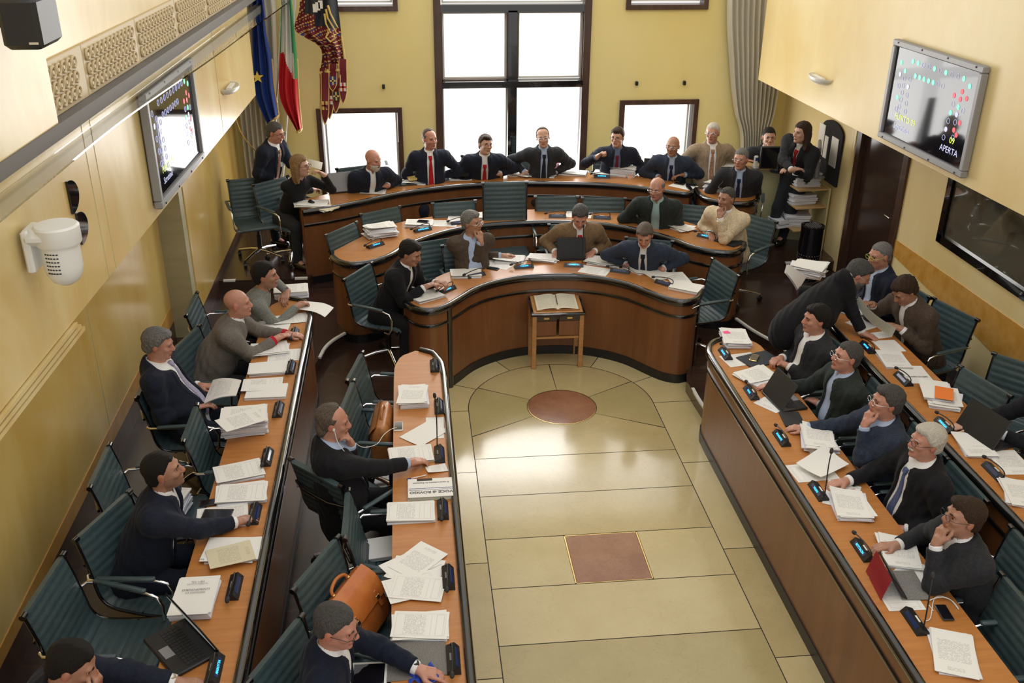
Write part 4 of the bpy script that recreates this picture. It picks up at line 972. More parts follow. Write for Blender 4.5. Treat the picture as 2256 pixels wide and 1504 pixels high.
    for i, sg in ((0, 1), (1, -1)):
        if not stand:
            Kn = V3(Pv.x, Pv.y, floor+.50)+f*.31+r0*sg*.13; hip = Pv+r0*sg*.09; An = V3(Kn.x, Kn.y, floor+.09)-f*.03
        else:
            fp = feet[i] if feet else V3(Pv.x, Pv.y, floor)+r0*sg*.11+f*(.03*sg); hip = Pv+r0*sg*.09; An = V3(fp.x, fp.y, floor+.09); Kn = (hip+An)*.5+f*.03
        legs.append((hip, Kn, An)); B.cone(hip, Kn, .078, .052, .04); B.cone(Kn, An, .050, .034, .03); B.cone(An, An+f*.13-up*.045, .034, .028, .02)
    # head
    HM = mat3(hr, hf, hu); s = hs
    hp = lambda x, y, z: Hc+(hr*x+hf*y+hu*z)*s
    eb = lambda c, rr, k=.012, op='+': B.ball(hp(*c), tuple(q*s for q in rr), HM, k, op)
    eb((0, -.014, .030), (.074, .093, .083), .02); eb((0, .028, -.030), (.057, .060, .082), .03); eb((0, .050, -.088), (.030, .030, .026), .03); eb((0, .0, -.055), (.055, .055, .045), .03)
    B.cone(hp(-.034, .072, .024), hp(.034, .072, .024), .012, .012, .014)
    for q in (-1, 1):
        eb((q*.031, .094, .003), (.017, .014, .010), .012, '-'); eb((q*.036, .060, -.022), (.021, .022, .019), .016)
        eb((q*.076, -.010, -.006), (.009, .019, .032), .008); B.cone(hp(q*.010, .098, -.031), hp(q*.011, .094, -.031), .008*s, .008*s, .006)
    B.cone(hp(0, .084, .014), hp(0, .104, -.024), .0085*s, .0130*s, .010)
    eb((0, .087, -.055), (.025, .010, .0065), .006); eb((0, .085, -.066), (.021, .010, .0070), .006); B.cone(hp(-.022, .094, -.0603), hp(.022, .094, -.0603), .0022, .0022, .003, '-')
    eb((0, .078, -.094), (.018, .014, .013), .012)
    for (S2, E_, W2, fd, n, cu, sg, h) in arms:
        B.cone(S2, E_, .043, .036, .03); B.cone(E_, W2, .037, .0255, .02)
        hand(B, W2, fd, n, -sg*h.get('flip', 1), cu, h.get('spread', .1), 1.0, h.get('point', False), h.get('thumb', .5))
    H3 = nv(Hc)
    def tint(P):
        L_ = (P-H3)@HM.T/s; t = np.ones((len(P), 4), dtype=np.float32)
        lip = (np.abs(L_[:, 0]) < .024) & (np.abs(L_[:, 2]+.0605) < .0105) & (L_[:, 1] > .078); t[lip, :3] = (.80, .55, .52)
        nose = (np.abs(L_[:, 0]) < .018) & (L_[:, 2] < .0) & (L_[:, 2] > -.038) & (L_[:, 1] > .09); t[nose, :3] = (1.0, .86, .84)
        ear = (np.abs(L_[:, 0]) > .074) & (np.abs(L_[:, 1]+.01) < .025) & (np.abs(L_[:, 2]) < .04); t[ear, :3] = (1, .80, .76)
        soc = (np.abs(np.abs(L_[:, 0])-.031) < .017) & (np.abs(L_[:, 2]-.003) < .011) & (L_[:, 1] > .06); t[soc, :3] = (.84, .72, .68)
        if stubble:
            m_ = (L_[:, 2] < -.030) & (L_[:, 1] > -.01) & (L_[:, 2] > -.12) & (np.abs(L_[:, 0]) < .075) & ~lip; t[m_, :3] *= (1-stubble*.55)
        return t
    skin_of('body', B, vox, skin, root, tint=tint)
    # --- eyes, brows, glasses
    for q in (-1, 1):
        E2 = MB(); c = hp(q*.031, .0668, .003); n_ = 10; R_ = .0125*s; vs = []; fs = []; mi = []
        for a_ in range(n_+1):
            th = math.pi*a_/n_
            for b_ in range(12): ph = 2*math.pi*b_/12; vs.append(c+(hf*math.cos(th)+(hr*math.cos(ph)*1.05+hu*math.sin(ph)*.62)*math.sin(th))*R_)
        for a_ in range(n_):
            E2.add([], [], 0)
            for b_ in range(12): fs.append((a_*12+b_, a_*12+(b_+1) % 12, (a_+1)*12+(b_+1) % 12, (a_+1)*12+b_)); mi.append(1 if a_ < 3 else 0)
        o_ = len(E2.v); E2.v += [tuple(v) for v in vs]; E2.f += fs; E2.m += mi
        E2.build('eye', ['eye_white', 'eye_dark'], root, 60)
        if brow:
            m = MB(); m.tube([hp(q*.014, .089, .020), hp(q*.028, .088, .025), hp(q*.046, .074, .020)], [.0032*s, .0042*s, .0025*s], 6); m.build('eyebrow', hm if hm not in ('hair_blond',) else 'hair_brown', root, 60)
    if glasses:
        m = MB(); gr = .0016 if glasses != 'thick' else .0028
        for q in (-1, 1):
            pts = [hp(q*.033+.024*math.cos(a_)*(1), .103, .001+.0165*math.sin(a_)) for a_ in [2*math.pi*i_/18 for i_ in range(18)]]; m.tube(pts, gr, 6, closed=True)
            m.tube([hp(q*.056, .102, .004), hp(q*.074, .085, .004), hp(q*.082, .0, .004), hp(q*.078, -.02, -.008)], gr, 6)
        m.tube([hp(-.010, .104, .004), hp(0, .107, .006), hp(.010, .104, .004)], gr, 6)
        gm = {'thin': 'aluminium', 'thick': 'black_plastic', 'black': 'black_plastic', 'gold': 'brass', 'green': 'led_green_dull'}[glasses]
        m.build('glasses', gm, root, 60)
    # --- hair
    def L(P): return (P-H3)@HM.T/s
    if hair != 'bald':
        Hs = Shape(); hb = lambda c, rr, k=.015: Hs.ball(hp(*c), tuple(q*s for q in rr), HM, k)
        th = {'short': .0085, 'crop': .005, 'full': .015, 'side': .012, 'fringe': .007, 'receding': .009, 'long': .017, 'backlong': .013, 'curly': .018}[hair]
        hb((0, -.016, .032), (.074+th*.8, .095+th, .083+th)); hb((0, -.055, -.030), (.058+th*.7, .046+th, .065))
        if hair == 'long':
            for q in (-1, 1): Hs.cone(hp(q*.070, -.02, .0), hp(q*.075, .0, -.16), .034, .030, .02); Hs.cone(hp(q*.05, -.06, -.02), hp(q*.055, -.05, -.19), .04, .03, .02)
        if hair == 'backlong': hb((0, -.070, -.055), (.066, .042, .058)); 
        if hair == 'side': hb((.018, .045, .085), (.050, .045, .028))
        if hair in ('full', 'curly'): hb((0, .035, .080), (.058, .050, .034))
        amp = {'curly': .0032, 'full': .0016, 'backlong': .0016, 'side': .0012, 'long': .0012}.get(hair, .0008)
        seed = sum(map(ord, label)) % 100
        def cut(P, d):
            q = L(P); x, y, z = q[:, 0], q[:, 1], q[:, 2]
            d = d+amp*np.sin(x*95+y*30+seed)*np.sin(y*70+z*95+seed)+amp*.7*np.sin((x+.4*y)*210+12*np.sin(z*22))
            yy = [-.12, -.045, -.022, -.004, .018, .042, .066, .085, .13]
            zz = {'fringe': [-.085, -.075, -.04, -.022, .012, .10, .2, .2, .2], 'receding': [-.085, -.075, -.04, -.03, .02, .045, .098, .13, .2], 'long': [-.25, -.25, -.25, -.25, -.02, .035, .062, .07, .09], 'backlong': [-.13, -.12, -.05, -.03, .03, .07, .12, .2, .2], 'side': [-.085, -.078, -.045, -.036, .02, .042, .055, .060, .06]}.get(hair, [-.085, -.078, -.045, -.035, .02, .045, .062, .072, .09])
            g = np.interp(y, yy, zz).astype(np.float32)-z+.020*np.clip((np.abs(x)-.030)/.02, 0, 1)*np.clip((y-.035)/.02, 0, 1)+.004*np.sin(x*170+seed)*np.sin(y*140+seed)
            d = d+.0095*np.clip(1+g/.030, 0, 1)**1.5; d = np.maximum(d, g*.8)
            if hair in ('fringe',): d = np.maximum(d, z-.060-.25*np.maximum(0, -y-.05))
            if hair in ('receding', 'backlong'): d = np.maximum(d, (y-.030+.5*np.abs(x))*.8*np.where(z > .05, 1, 0)-.02*np.where(z > .05, 0, 1))
            return d.astype(np.float32)
        o = skin_of('hair', Hs, max(.0048, vox*.8), hm, root, cut=cut)
    elif True:
        pass
    if beard or moustache:
        Bs = Shape()
        if beard: Bs.ball(hp(0, .030, -.045), tuple(q*s for q in (.064, .068, .078)), HM, .02); Bs.ball(hp(0, .052, -.098), tuple(q*s for q in (.036, .035, .030)), HM, .02)
        else: Bs.cone(hp(-.024, .088, -.052), hp(0, .102, -.043), .006, .0085, .005); Bs.cone(hp(.024, .088, -.052), hp(0, .102, -.043), .006, .0085, .005)
        def cutb(P, d):
            q = L(P); x, y, z = q[:, 0], q[:, 1], q[:, 2]
            if beard:
                d = np.maximum(d, z+.036+.12*np.abs(x)); d = np.maximum(d, .004-y); d = np.maximum(d, -(np.sqrt((x/.022)**2+((z+.061)/.009)**2)-1)*.009)
            return (d+.0015*np.sin(x*260)*np.sin(z*240)).astype(np.float32)
        skin_of('beard' if beard else 'moustache', Bs, .0045, beard or moustache, root, cut=cutb)
    # --- clothes
    W_ = .140*body
    def torso(sh, o, low=.0):
        sh.cone(T(0, -.005, -.03+low), T(0, .0, .20*sc), W_*1.06+o, W_*.98+o, .05, squash=(nv(tf), .80 if body > 1.1 else .74)); sh.cone(T(0, .0, .20*sc), T(0, .002, .38*sc), W_*.98+o, .148*body**.6+o, .06, squash=(nv(tf), .72))
        if body > 1.08: sh.ball(T(0, .05*body, .13*sc), (.13*body+o, .095*body+o, .14), RM, .06)
        sh.cone(T(-.115, -.008, .425*sc), T(.115, -.008, .425*sc), .062+o, .062+o, .06)
        sh.cone(T(0, -.01, .40*sc), T(0, -.015, .49*sc), .075+o, .058+o, .05)
    neck_cut = (nv(neckb-tu*.06), nv(neckb+tu*.0+hu*.09))
    axP = nv(Pv); 
    def TLc(P): return (P-axP)@RM.T
    # shirt / sweater
    Sx = Shape(); torso(Sx, .006)
    for (S2, E_, W2, fd, n, cu, sg, h) in arms:
        wr = W2-(W2-E_).normalized()*.012; Sx.cone(S2, E_, .052, .044, .04); Sx.cone(E_, wr, .044, .036, .02)
    if not sweater: Sx.cone(neckb-nd*.02, neckb+nd*.050, .060*body**.4, .056*body**.4, .012)
    SxT = Shape(); torso(SxT, .006); SxA = Shape()
    for (S2, E_, W2, fd, n, cu, sg, h) in arms:
        wr = W2-(W2-E_).normalized()*.012; SxT.cone(S2, S2.lerp(E_, .3), .052, .050, .04); SxA.cone(S2, E_, .052, .044, .02); SxA.cone(E_, wr, .044, .036, .02)
    if not sweater: SxT.cone(neckb-nd*.02, neckb+nd*.050, .060*body**.4, .056*body**.4, .012)
    def cut_s(P, d):
        d = evalpts(SxT, P); dA = evalpts(SxA, P)
        q = TLc(P); a_ = nv(neckb); v = P-a_; ax_ = nv((Hc-hu*.06-hf*.03-neckb).normalized()); h_ = v@ax_; rad = np.sqrt(np.maximum(0, (v*v).sum(-1)-h_*h_))
        d = np.maximum(d, -np.maximum(rad-.050*body**.4, -h_-.04))      # neck opening
        d = np.maximum(d, h_-.050+.35*(((P-a_)@nv(tf))))
        if not tie: d = np.maximum(d, -np.maximum(np.abs(q[:, 0])-np.interp(h_, [-.04, .0, .05], [-.01, .004, .022]), .02-(P-a_)@nv(tf)))
        for (S2, E_, W2, fd, n, cu, sg, hh) in arms:
            w = P-nv(W2); u_ = nv((W2-E_).normalized()); dd = w@u_+.004; near = (w*w).sum(-1) < .005
            dA = np.where(near, np.maximum(dA, dd), dA)
        return comb(d, dA, .03, '+').astype(np.float32)
    skin_of('sweater' if sweater else 'shirt', Sx, max(.007, vox), jacket if sweater else shirt, root, cut=cut_s)
    if cuffs: 
        for (S2, E_, W2, fd, n, cu, sg, h) in arms:
            u_ = (W2-E_).normalized(); m = MB(); m.tube([W2-u_*.045, W2-u_*.02, W2-u_*.004], [.042, .043, .041], 16); m.build('cuff', cuffs, root)
    if tie:
        def cut_t(P, d):
            q = TLc(P); x, y, z = q[:, 0], q[:, 1], q[:, 2]; z1 = .455*sc; w = np.interp(z, [.02, .05, .36*sc, .43*sc, .445*sc, .48*sc], [.0, .042, .021, .013, .021, .023])
            d = np.maximum(d-.008-.006*(z > .44*sc), np.abs(x)-w); d = np.maximum(d, .02-y); return np.maximum(np.maximum(d, z-.475*sc), .03-z).astype(np.float32)
        Tt = Shape(); torso(Tt, .006); Tt.cone(neckb-tu*.02, neckb+tu*.040-tf*.002, .065, .060, .012); skin_of('tie', Tt, .006, tie, root, cut=cut_t)
    if jacket and not sweater:
        J = Shape(); torso(J, .020, -.05)
        for (S2, E_, W2, fd, n, cu, sg, h) in arms:
            we = W2-(W2-E_).normalized()*.040; J.ball(S2+tu*.004, (.070, .066, .064), RM, .05); J.cone(S2, E_, .066, .056, .05); J.cone(E_, we, .056, .046, .03)
        J.cone(neckb-nd*.04-tf*.008, neckb+nd*.026-tf*.008, .078, .070, .03)
        if not stand:
            for (hip, Kn, An) in legs: J.cone(hip, hip.lerp(Kn, .30), .105, .092, .05)
        else: J.cone(T(0, 0, -.02), T(0, 0, -.16), W_*.92+.012, W_*.90+.012, .05, squash=(nv(tf), .78))
        seed = sum(map(ord, label)) % 37; JA = Shape(); JT = Shape(); torso(JT, .020, -.05)
        for (S2, E_, W2, fd, n, cu, sg, h) in arms:
            we = W2-(W2-E_).normalized()*.040; JA.cone(S2.lerp(E_, .12), E_, .064, .056, .02); JA.cone(E_, we, .056, .046, .03); JT.ball(S2+tu*.004, (.070, .066, .064), RM, .05); JT.cone(S2, S2.lerp(E_, .4), .066, .060, .05)
        JT.cone(neckb-nd*.04-tf*.008, neckb+nd*.026-tf*.008, .078, .070, .03)
        if not stand:
            for (hip, Kn, An) in legs: JT.cone(hip, hip.lerp(Kn, .30), .105, .092, .05)
        else: JT.cone(T(0, 0, -.02), T(0, 0, -.16), W_*.92+.012, W_*.90+.012, .05, squash=(nv(tf), .78))
        def cut_j(P, d):
            d = evalpts(JT, P); q = TLc(P); x, y, z = q[:, 0], q[:, 1], q[:, 2]
            wv = np.interp(z/sc, [-.2, .0, .10, .20, .42, .50], [openw*1.4 if openw > .03 else -.04, openw*1.1 if openw > .03 else -.04, openw*.55 if openw > .03 else -.02, openw*.75, openw*.45+.020, .034])
            lap = (np.abs(x)-wv)*.9
            band = (lap < .040-.03*np.clip((.30-z/sc)/.2, 0, 1)) & (y > .0) & (z > .10*sc); d = np.where(band, d-.0075, d)
            d = d+.0024*np.sin(x*34+z*26+seed)*np.sin(z*43+y*31)+.0018*np.sin((x+y)*75+z*38+seed)
            d = np.maximum(d, -np.maximum(lap, .012-y))
            da = evalpts(JA, P)+.0024*np.sin(x*34+z*26+seed)*np.sin(z*43+y*31)+.0018*np.sin((x+y)*75+z*38+seed)
            a_ = nv(neckb); v = P-a_; ax_ = nv((Hc-hu*.06-hf*.03-neckb).normalized()); h_ = v@ax_; rad = np.sqrt(np.maximum(0, (v*v).sum(-1)-h_*h_))
            d = np.maximum(d, -np.maximum(rad-.054*body**.4, -h_-.05)); d = np.maximum(d, h_-.036+.45*((P-a_)@nv(tf))); pass
            for (S2, E_, W2, fd, n, cu, sg, hh) in arms:
                w = P-nv(W2); u_ = nv((W2-E_).normalized()); dd = w@u_+.030; near = (w*w).sum(-1) < .007
                da = np.where(near, np.maximum(da, dd), da)
                w = P-nv(E_); r2 = np.sqrt((w*w).sum(-1)); da = da+np.where(r2 < .12, .003*np.sin(r2*130), 0)
            return comb(d, da, .035, '+').astype(np.float32)
        skin_of('jacket', J, max(.0075, vox), jacket, root, cut=cut_j)
    Tr = Shape()
    for (hip, Kn, An) in legs: Tr.cone(hip, Kn, .098, .068, .04); Tr.cone(Kn, An, .066, .056, .04)
    Tr.cone(Pv+r0*.07, Pv-r0*.07, .12, .12, .05)
    skin_of('trousers', Tr, .014, pants or (jacket if jacket and jacket.startswith('suit') and jacket not in ('suit_beige', 'suit_tan', 'suit_corduroy', 'suit_greywool', 'suit_brown') else 'suit_charcoal'), root)
    for (hip, Kn, An) in legs:
        m = Shape(); m.cone(An-up*.045-f*.03, An-up*.05+f*.14, .045, .040, .03); m.cone(An-up*.03-f*.02, An-up*.045+f*.03, .048, .045, .03)
        skin_of('shoe', m, .010, 'black_lacquer', root)
    # children were made in world space: keep them there under the moved parent
    inv = Matrix.Translation((-Pv.x, -Pv.y, -floor))
    for c in root.children: c.matrix_parent_inverse = inv
    info = dict(root=root, Hc=Hc, P=Pv, f=f, arms=arms, hp=hp, hf=hf, hr=hr, hu=hu, T=T, inv=inv, floor=floor)
    PEOPLE.append(info)
    if chair_label:
        cl = V3(Pv.x, Pv.y, floor)+f*.04 if chair_at is None else chair_at
        if abs(floor-P1) < .01 and abs(f.x) > .9: cl.x = max(-1.87, min(1.87, cl.x))
        chair((cl.x, cl.y, floor), rz_of((f.x, f.y)), chair_label)
    return info
def child(info, o): o.parent = info['root']; o.matrix_parent_inverse = info['inv']; return o
def watch(info, i, m_='chrome'):
    S2, E_, W2, fd, n, cu, sg, h = info['arms'][i]; u_ = (W2-E_).normalized(); m = MB(); m.tube([W2-u_*.022, W2-u_*.006], [.0315, .0315], 16, cap=False); m.tube([W2-u_*.022, W2-u_*.006], [.0285, .0285], 16, cap=False)
    c = W2-u_*.014+n*.030; m.tube([c-n*.004, c+n*.006], [.017, .016], 14); child(info, m.build('wristwatch', m_, None, 50))
mat('led_green_dull', (.35, .6, .05), .4)
Hd = lambda px, py, fl, h=1.20: (px, py, fl+h)
h = lambda px, py, z, **k: dict(px=px, py=py, z=z, **k)
zz1, zz2, zz3 = Z1+.035, Z2+.035, Z3+.035
# ---- left wall-side row
a1 = person('young dark-haired person in grey sweater leaning over papers at the far left row', Hd(585, 606, P2, 1.14), P2, LN, 'hair_black', 'full', 'skin_tan', 'sweater_grey', sweater=True, stubble=.35, look=(1, -.1), hands=(h(668, 671, zz2+.03, curl=.6), h(628, 655, zz2+.07, curl=.6, pole=V3(.5, .9, -.1), dir=(-.2, -1, -.3))), chair_label='chair under the person in grey sweater', vox=.006)
watch(a1, 1)
a2 = person('bald person in grey wool blazer with red cuffs reaching across the left row', Hd(524, 668, P2, 1.16), P2, LN, 'hair_grey', 'bald', 'skin_red', 'suit_greywool', body=1.15, look=(1, 0), hands=(h(622, 742, zz2+.02), h(652, 735, zz2, pole=V3(.1, .7, -.8))), cuffs='cuff_red', openw=.03, brow=False, vox=.006)
chair_px(409, 745, P2, nrm(.96, -.26), 'teal chair behind the bald person in grey blazer')
a3 = person('grey-haired person in navy suit and lilac tie leaning back reading a paper', Hd(350, 757, P2, 1.20), P2, LN, 'hair_grey', 'full', 'skin_red', 'suit_navy', tie='tie_lilac', body=1.15, nod=.22, lean=-.9, openw=.075, hands=(h(452, 893, P2+.72), h(462, 848, P2+.74)), chair_label='blue chair under the person leaning back with a paper', vox=.006)
a4 = person('dark-bearded person in navy suit without tie pressing a button at the left row', Hd(360, 1036, P2, 1.20), P2, LN, 'hair_black', 'short', 'skin_tan', 'suit_navy', body=1.1, nod=-.12, stubble=.6, look=(1, .15), hands=(h(548, 1140, zz2), h(455, 1180, P2+.66)), vox=.0055)
chair_px(228, 1133, P2, nrm(.93, -.37), 'teal chair under the dark-bearded person')
a5 = person('dark-haired person in the lower left corner rubbing the nose', Hd(160, 1462, P2, 1.10), P2, nrm(1, .1), 'hair_black', 'short', 'skin_tan', 'suit_navy', body=1.15, nod=.45, look=(1, .05), lean_side=.0, hands=(dict(chin=1, du=.05, df=.03), h(425, 1500, zz2, pole=V3(0, 1, -.2))), chair_label='chair under the person in the lower left corner', vox=.0055)
watch(a5, 1)
# ---- inner left row
a6 = person('balding person in black suit with white earphones at the inner left row', Hd(735, 928, P1, 1.20), P1, LN, 'hair_greybrown', 'backlong', 'skin_red', 'suit_black', shirt='shirt_blue', body=1.2, nod=.12, look=(1, -.05), hands=(h(938, 1012, zz1+.01), dict(chin=1, dx=.01)), vox=.0055, openw=.04)
chair_px(696, 1039, P1, nrm(.7, .7), 'blue chair under the person with earphones')
a7 = person('grey-haired person in dark velvet jacket and black glasses pressing a microphone button', Hd(742, 1378, P1, 1.20), P1, nrm(1, -.05), 'hair_salt', 'short', 'skin_red', 'velvet_navy', body=1.05, nod=.22, look=(1, -.35), glasses='black', openw=.10, hands=(h(860, 1560, P1+.8), h(955, 1475, zz1, point=True, pole=V3(.1, .8, -.5))), vox=.005)
chair_px(609, 1426, P1, nrm(.9, -.43), 'teal chair under the person in velvet jacket')
# ---- innermost desk
a8 = person('dark-haired person in dark blazer holding a phone at the left end of the innermost desk', Hd(905, 557, P1, 1.18), P1, nrm(.85, -.5), 'hair_black', 'full', 'skin_tan', 'suit_black', nod=.35, look=(.9, -.45), openw=.05, hands=(h(952, 630, zz1+.06, curl=.7), h(978, 624, zz1+.06, curl=.8)), chair_label='teal chair under the person holding a phone', vox=.0065)
a9 = person('grey-haired person in brown jacket and open blue-white shirt with hand at chin', Hd(1040, 490, P1, 1.20), P1, nrm(.25, -1), 'hair_grey', 'full', 'skin_tan', 'suit_brown', shirt='shirt_blue', lean=-.3, nod=-.05, look=(.8, -.6), openw=.10, hands=(dict(chin=1), h(1118, 560, zz1)), chair_label='chair under the grey-haired person with hand at chin', glasses='thin', vox=.0065)
a10 = person('person in tan corduroy jacket and red tie reading behind the central laptop', Hd(1278, 477, P1, 1.18), P1, (0, -1), 'hair_salt', 'full', 'skin_red', 'suit_corduroy', tie='tie_red', body=1.15, nod=.5, look=(-.1, -1), hands=(h(1215, 560, zz1), h(1305, 560, zz1)), chair_label='chair under the person in corduroy jacket', vox=.0065)
a11 = person('person in charcoal suit and black tie looking down at papers on the innermost desk', Hd(1420, 518, P1, 1.16), P1, nrm(-.35, -1), 'hair_greybrown', 'side', 'skin_red', 'suit_midblue', tie='tie_dark', nod=.45, look=(-.3, -1), hands=(h(1385, 578, zz1), h(1470, 588, zz1)), chair_label='chair under the person in charcoal suit with black tie', vox=.0065)
# ---- middle desk
a12 = person('bald person with glasses and dark green jacket resting folded hands on the middle desk', Hd(1447, 415, P2, 1.20), P2, nrm(-.35, -1), 'hair_grey', 'fringe', 'skin_red', 'suit_darkgreen', shirt='shirt_palegreen', body=1.25, nod=.15, look=(-.55, -.8), glasses='thin', openw=.06, hands=(h(1425, 478, zz2, curl=.7), h(1440, 476, zz2+.02, curl=.7)), vox=.0065)
chair_px(1530, 452, P2, nrm(-.4, -1), 'teal chair behind the bald person in dark green jacket')
a13 = person('person in beige jacket with glasses on the head and fist at the mouth', Hd(1600, 437, P2, 1.20), P2, nrm(-.75, -.75), 'hair_salt', 'crop', 'skin_tan', 'suit_beige', body=1.12, nod=.0, look=(-.85, -.6), openw=.04, hands=(h(1565, 520, zz2, curl=.5), dict(chin=1, curl=1.0)), pants='suit_midblue', stubble=.3, vox=.0065)
chair_px(1668, 477, P2, nrm(-.8, -.6), 'teal chair behind the person in beige jacket')
# ---- president desk
a14 = person('standing grey-haired person with badge and striped tie by the flags', (607, 292, P3+1.42), P3, nrm(.9, -.45), 'hair_salt', 'short', 'skin_red', 'suit_navy', tie='tie_stripe', stand=True, height=.90, nod=.25, look=(1, -.35), glasses='black', hands=(h(608, 398, P3+.86, dir=(.5, -.3, -.8)), h(668, 362, P3+1.08, pole=V3(.0, .3, -1))), pelvis=at(590, 400, P3+.82), feet=[V3(-2.98, 11.50, P3), V3(-2.88, 11.72, P3)], vox=.007)
a15 = person('blond person with glasses in black sweater sitting at the left end of the president desk', Hd(662, 365, P3, 1.18), P3, nrm(.7, -.75), 'hair_blond', 'long', 'skin_light', 'sweater_black', sweater=True, body=.9, look=(.95, -.35), glasses='black', hands=(h(695, 415, zz3+.02, curl=.5), h(703, 378, P3+1.12, curl=.6, dir=(-.6, -.3, .6))), chair_label='chair under the blond person in black sweater', vox=.0065)
watch(a15, 1)
a16 = person('bald white-bearded person in dark suit at the president desk', Hd(822, 352, P3, 1.14), P3, nrm(.35, -1), 'hair_white', 'bald', 'skin_red', 'suit_navy', body=1.15, nod=.15, look=(.75, -.65), openw=.04, beard='hair_white', hands=(h(825, 408, zz3, curl=.6), h(848, 405, zz3+.02, curl=.6)), chair_label='teal chair behind the bald white-bearded person', vox=.0065)
a17 = person('person in dark suit and dark red tie stretching one arm to the president desk', Hd(947, 306, P3, 1.27), P3, nrm(.1, -1), 'hair_greybrown', 'receding', 'skin_red', 'suit_navy', tie='tie_red', look=(.5, -.85), beard=None, stubble=.2, hands=(h(945, 384, zz3), h(962, 386, zz3, pole=V3(.8, .1, -.5))), chair_label='teal chair beside the person stretching one arm', chair_at=at(905, 400, P3+.45), vox=.0065)
a18 = person('president with glasses and bright red tie seated before the centre window', Hd(1070, 318, P3, 1.18), P3, (0, -1), 'hair_brown', 'side', 'skin_light', 'suit_navy', tie='tie_red', body=1.2, look=(.35, -.95), nod=-.08, tilt=-.12, glasses='black', hands=(h(1055, 378, zz3+.02, curl=.5), h(1090, 380, zz3+.02, curl=.5)), chair_label='chair of the president', vox=.0065)
a19 = person('thin person in charcoal suit and dark tie holding a pen before the centre window', Hd(1196, 302, P3, 1.24), P3, (0, -1), 'hair_greybrown', 'receding', 'skin_light', 'suit_charcoal', shirt='shirt_blue', tie='tie_dark', look=(-.1, -1), tilt=.12, glasses='thin', hands=(h(1145, 378, zz3+.01, curl=.7), h(1212, 376, zz3+.01, curl=.5)), chair_label='chair under the thin person holding a pen', vox=.0065)
a20 = person('person with dark-rimmed glasses and purple tie raising one fist', Hd(1360, 302, P3, 1.22), P3, nrm(-.1, -1), 'hair_brown', 'side', 'skin_light', 'suit_navy', shirt='shirt_slate', tie='tie_purple', body=1.1, look=(-.5, -.9), glasses='black', hands=(h(1325, 337, P3+1.10, curl=1.1, dir=(.5, -.3, .6), pole=V3(-1, 0, -.6)), h(1395, 385, zz3)), chair_label='chair under the person raising one fist', vox=.0065)
a21 = person('bald person with glasses in midnight suit behind a black laptop', Hd(1482, 322, P3, 1.18), P3, nrm(-.3, -1), 'hair_brown', 'bald', 'skin_tan', 'suit_midblue', tie='tie_navy', look=(-.5, -.9), glasses='thin', shirt='shirt_blue', hands=(h(1440, 388, zz3), h(1493, 385, zz3+.05, curl=.5)), chair_label='chair under the bald person behind the black laptop', stubble=.25, vox=.0065)
watch(a21, 1)
a22 = person('white-haired person in tan jacket writing at the clerk counter', (1570, 292, P3+1.30), P3, nrm(-.1, -1), 'hair_white', 'short', 'skin_red', 'suit_tan', tie='tie_stripe', body=1.2, look=(-.5, -.85), glasses='thin', hands=(h(1545, 352, 1.28, curl=.7), h(1580, 352, 1.28, curl=.6)), chair_label='chair hidden under the person in tan jacket', vox=.0065)
a23 = person('grey-haired person with glasses writing behind the thick piles of the side desk', Hd(1632, 350, P3, 1.20), P3, nrm(-.35, -1), 'hair_grey', 'short', 'skin_red', 'suit_charcoal', tie='tie_navy', shirt='shirt_blue', body=1.1, look=(-.6, -.8), glasses='thin', hands=(h(1590, 398, zz3+.04, curl=.7), h(1620, 398, zz3+.06, curl=.5)), chair_label='teal chair under the person writing at the side desk', vox=.0065)
a24 = person('person with hand over the mouth behind the black monitor at the clerk counter', (1694, 302, P3+1.22), P3, nrm(-.1, -1), 'hair_black', 'short', 'skin_light', 'suit_charcoal', look=(-.15, -1), tie='tie_dark', hands=(h(1660, 352, 1.28), dict(chin=1, du=.03)), vox=.0065)
a25 = person('standing long-haired person with arms crossed, red tie and badge', (1766, 292, P3+1.50), P3, nrm(-.7, -.7), 'hair_brown', 'long', 'skin_light', 'suit_charcoal', tie='tie_red', stand=True, height=.93, body=.9, look=(-.9, -.35), hands=(h(1758, 372, P3+1.12, dir=(.8, .1, .1), pole=V3(-.8, -.2, -1)), h(1735, 372, P3+1.10, dir=(-.8, -.3, .1), pole=V3(.8, .1, -1))), feet=[V3(3.02, 10.98, P3), V3(3.22, 11.05, P3)], pelvis=V3(3.30, 11.05, P3+.86), openw=.02, vox=.0065)
# ---- right side
a26 = person('bearded person in black suit bending over the far end of the right wall row', (1893, 603, P2+1.20), P2, nrm(.9, -.2), 'hair_salt', 'full', 'skin_red', 'suit_black', body=1.25, stand=True, nod=.55, look=(.9, -.35), glasses='thin', beard='hair_grey', lean=1, height=.97, pelvis=at(1765, 705, P2+.88), hands=(h(1920, 738, zz2, pole=V3(.3, -.2, -1)), h(1768, 640, P2+.84, pole=V3(-1, .3, .2))), feet=[at(1740, 900, P1), at(1790, 860, P1)], openw=.02, vox=.006)
a27 = person('grey-haired person with green glasses in dark suit at the far right wall row', Hd(1938, 562, P2, 1.24), P2, nrm(-1, -.15), 'hair_grey', 'crop', 'skin_red', 'suit_navy', shirt='shirt_blue', body=1.15, look=(-1, -.2), nod=.15, glasses='green', openw=.07, hands=(h(1890, 672, zz2), h(1880, 665, zz2)), chair_label='chair under the person with green glasses', vox=.006)
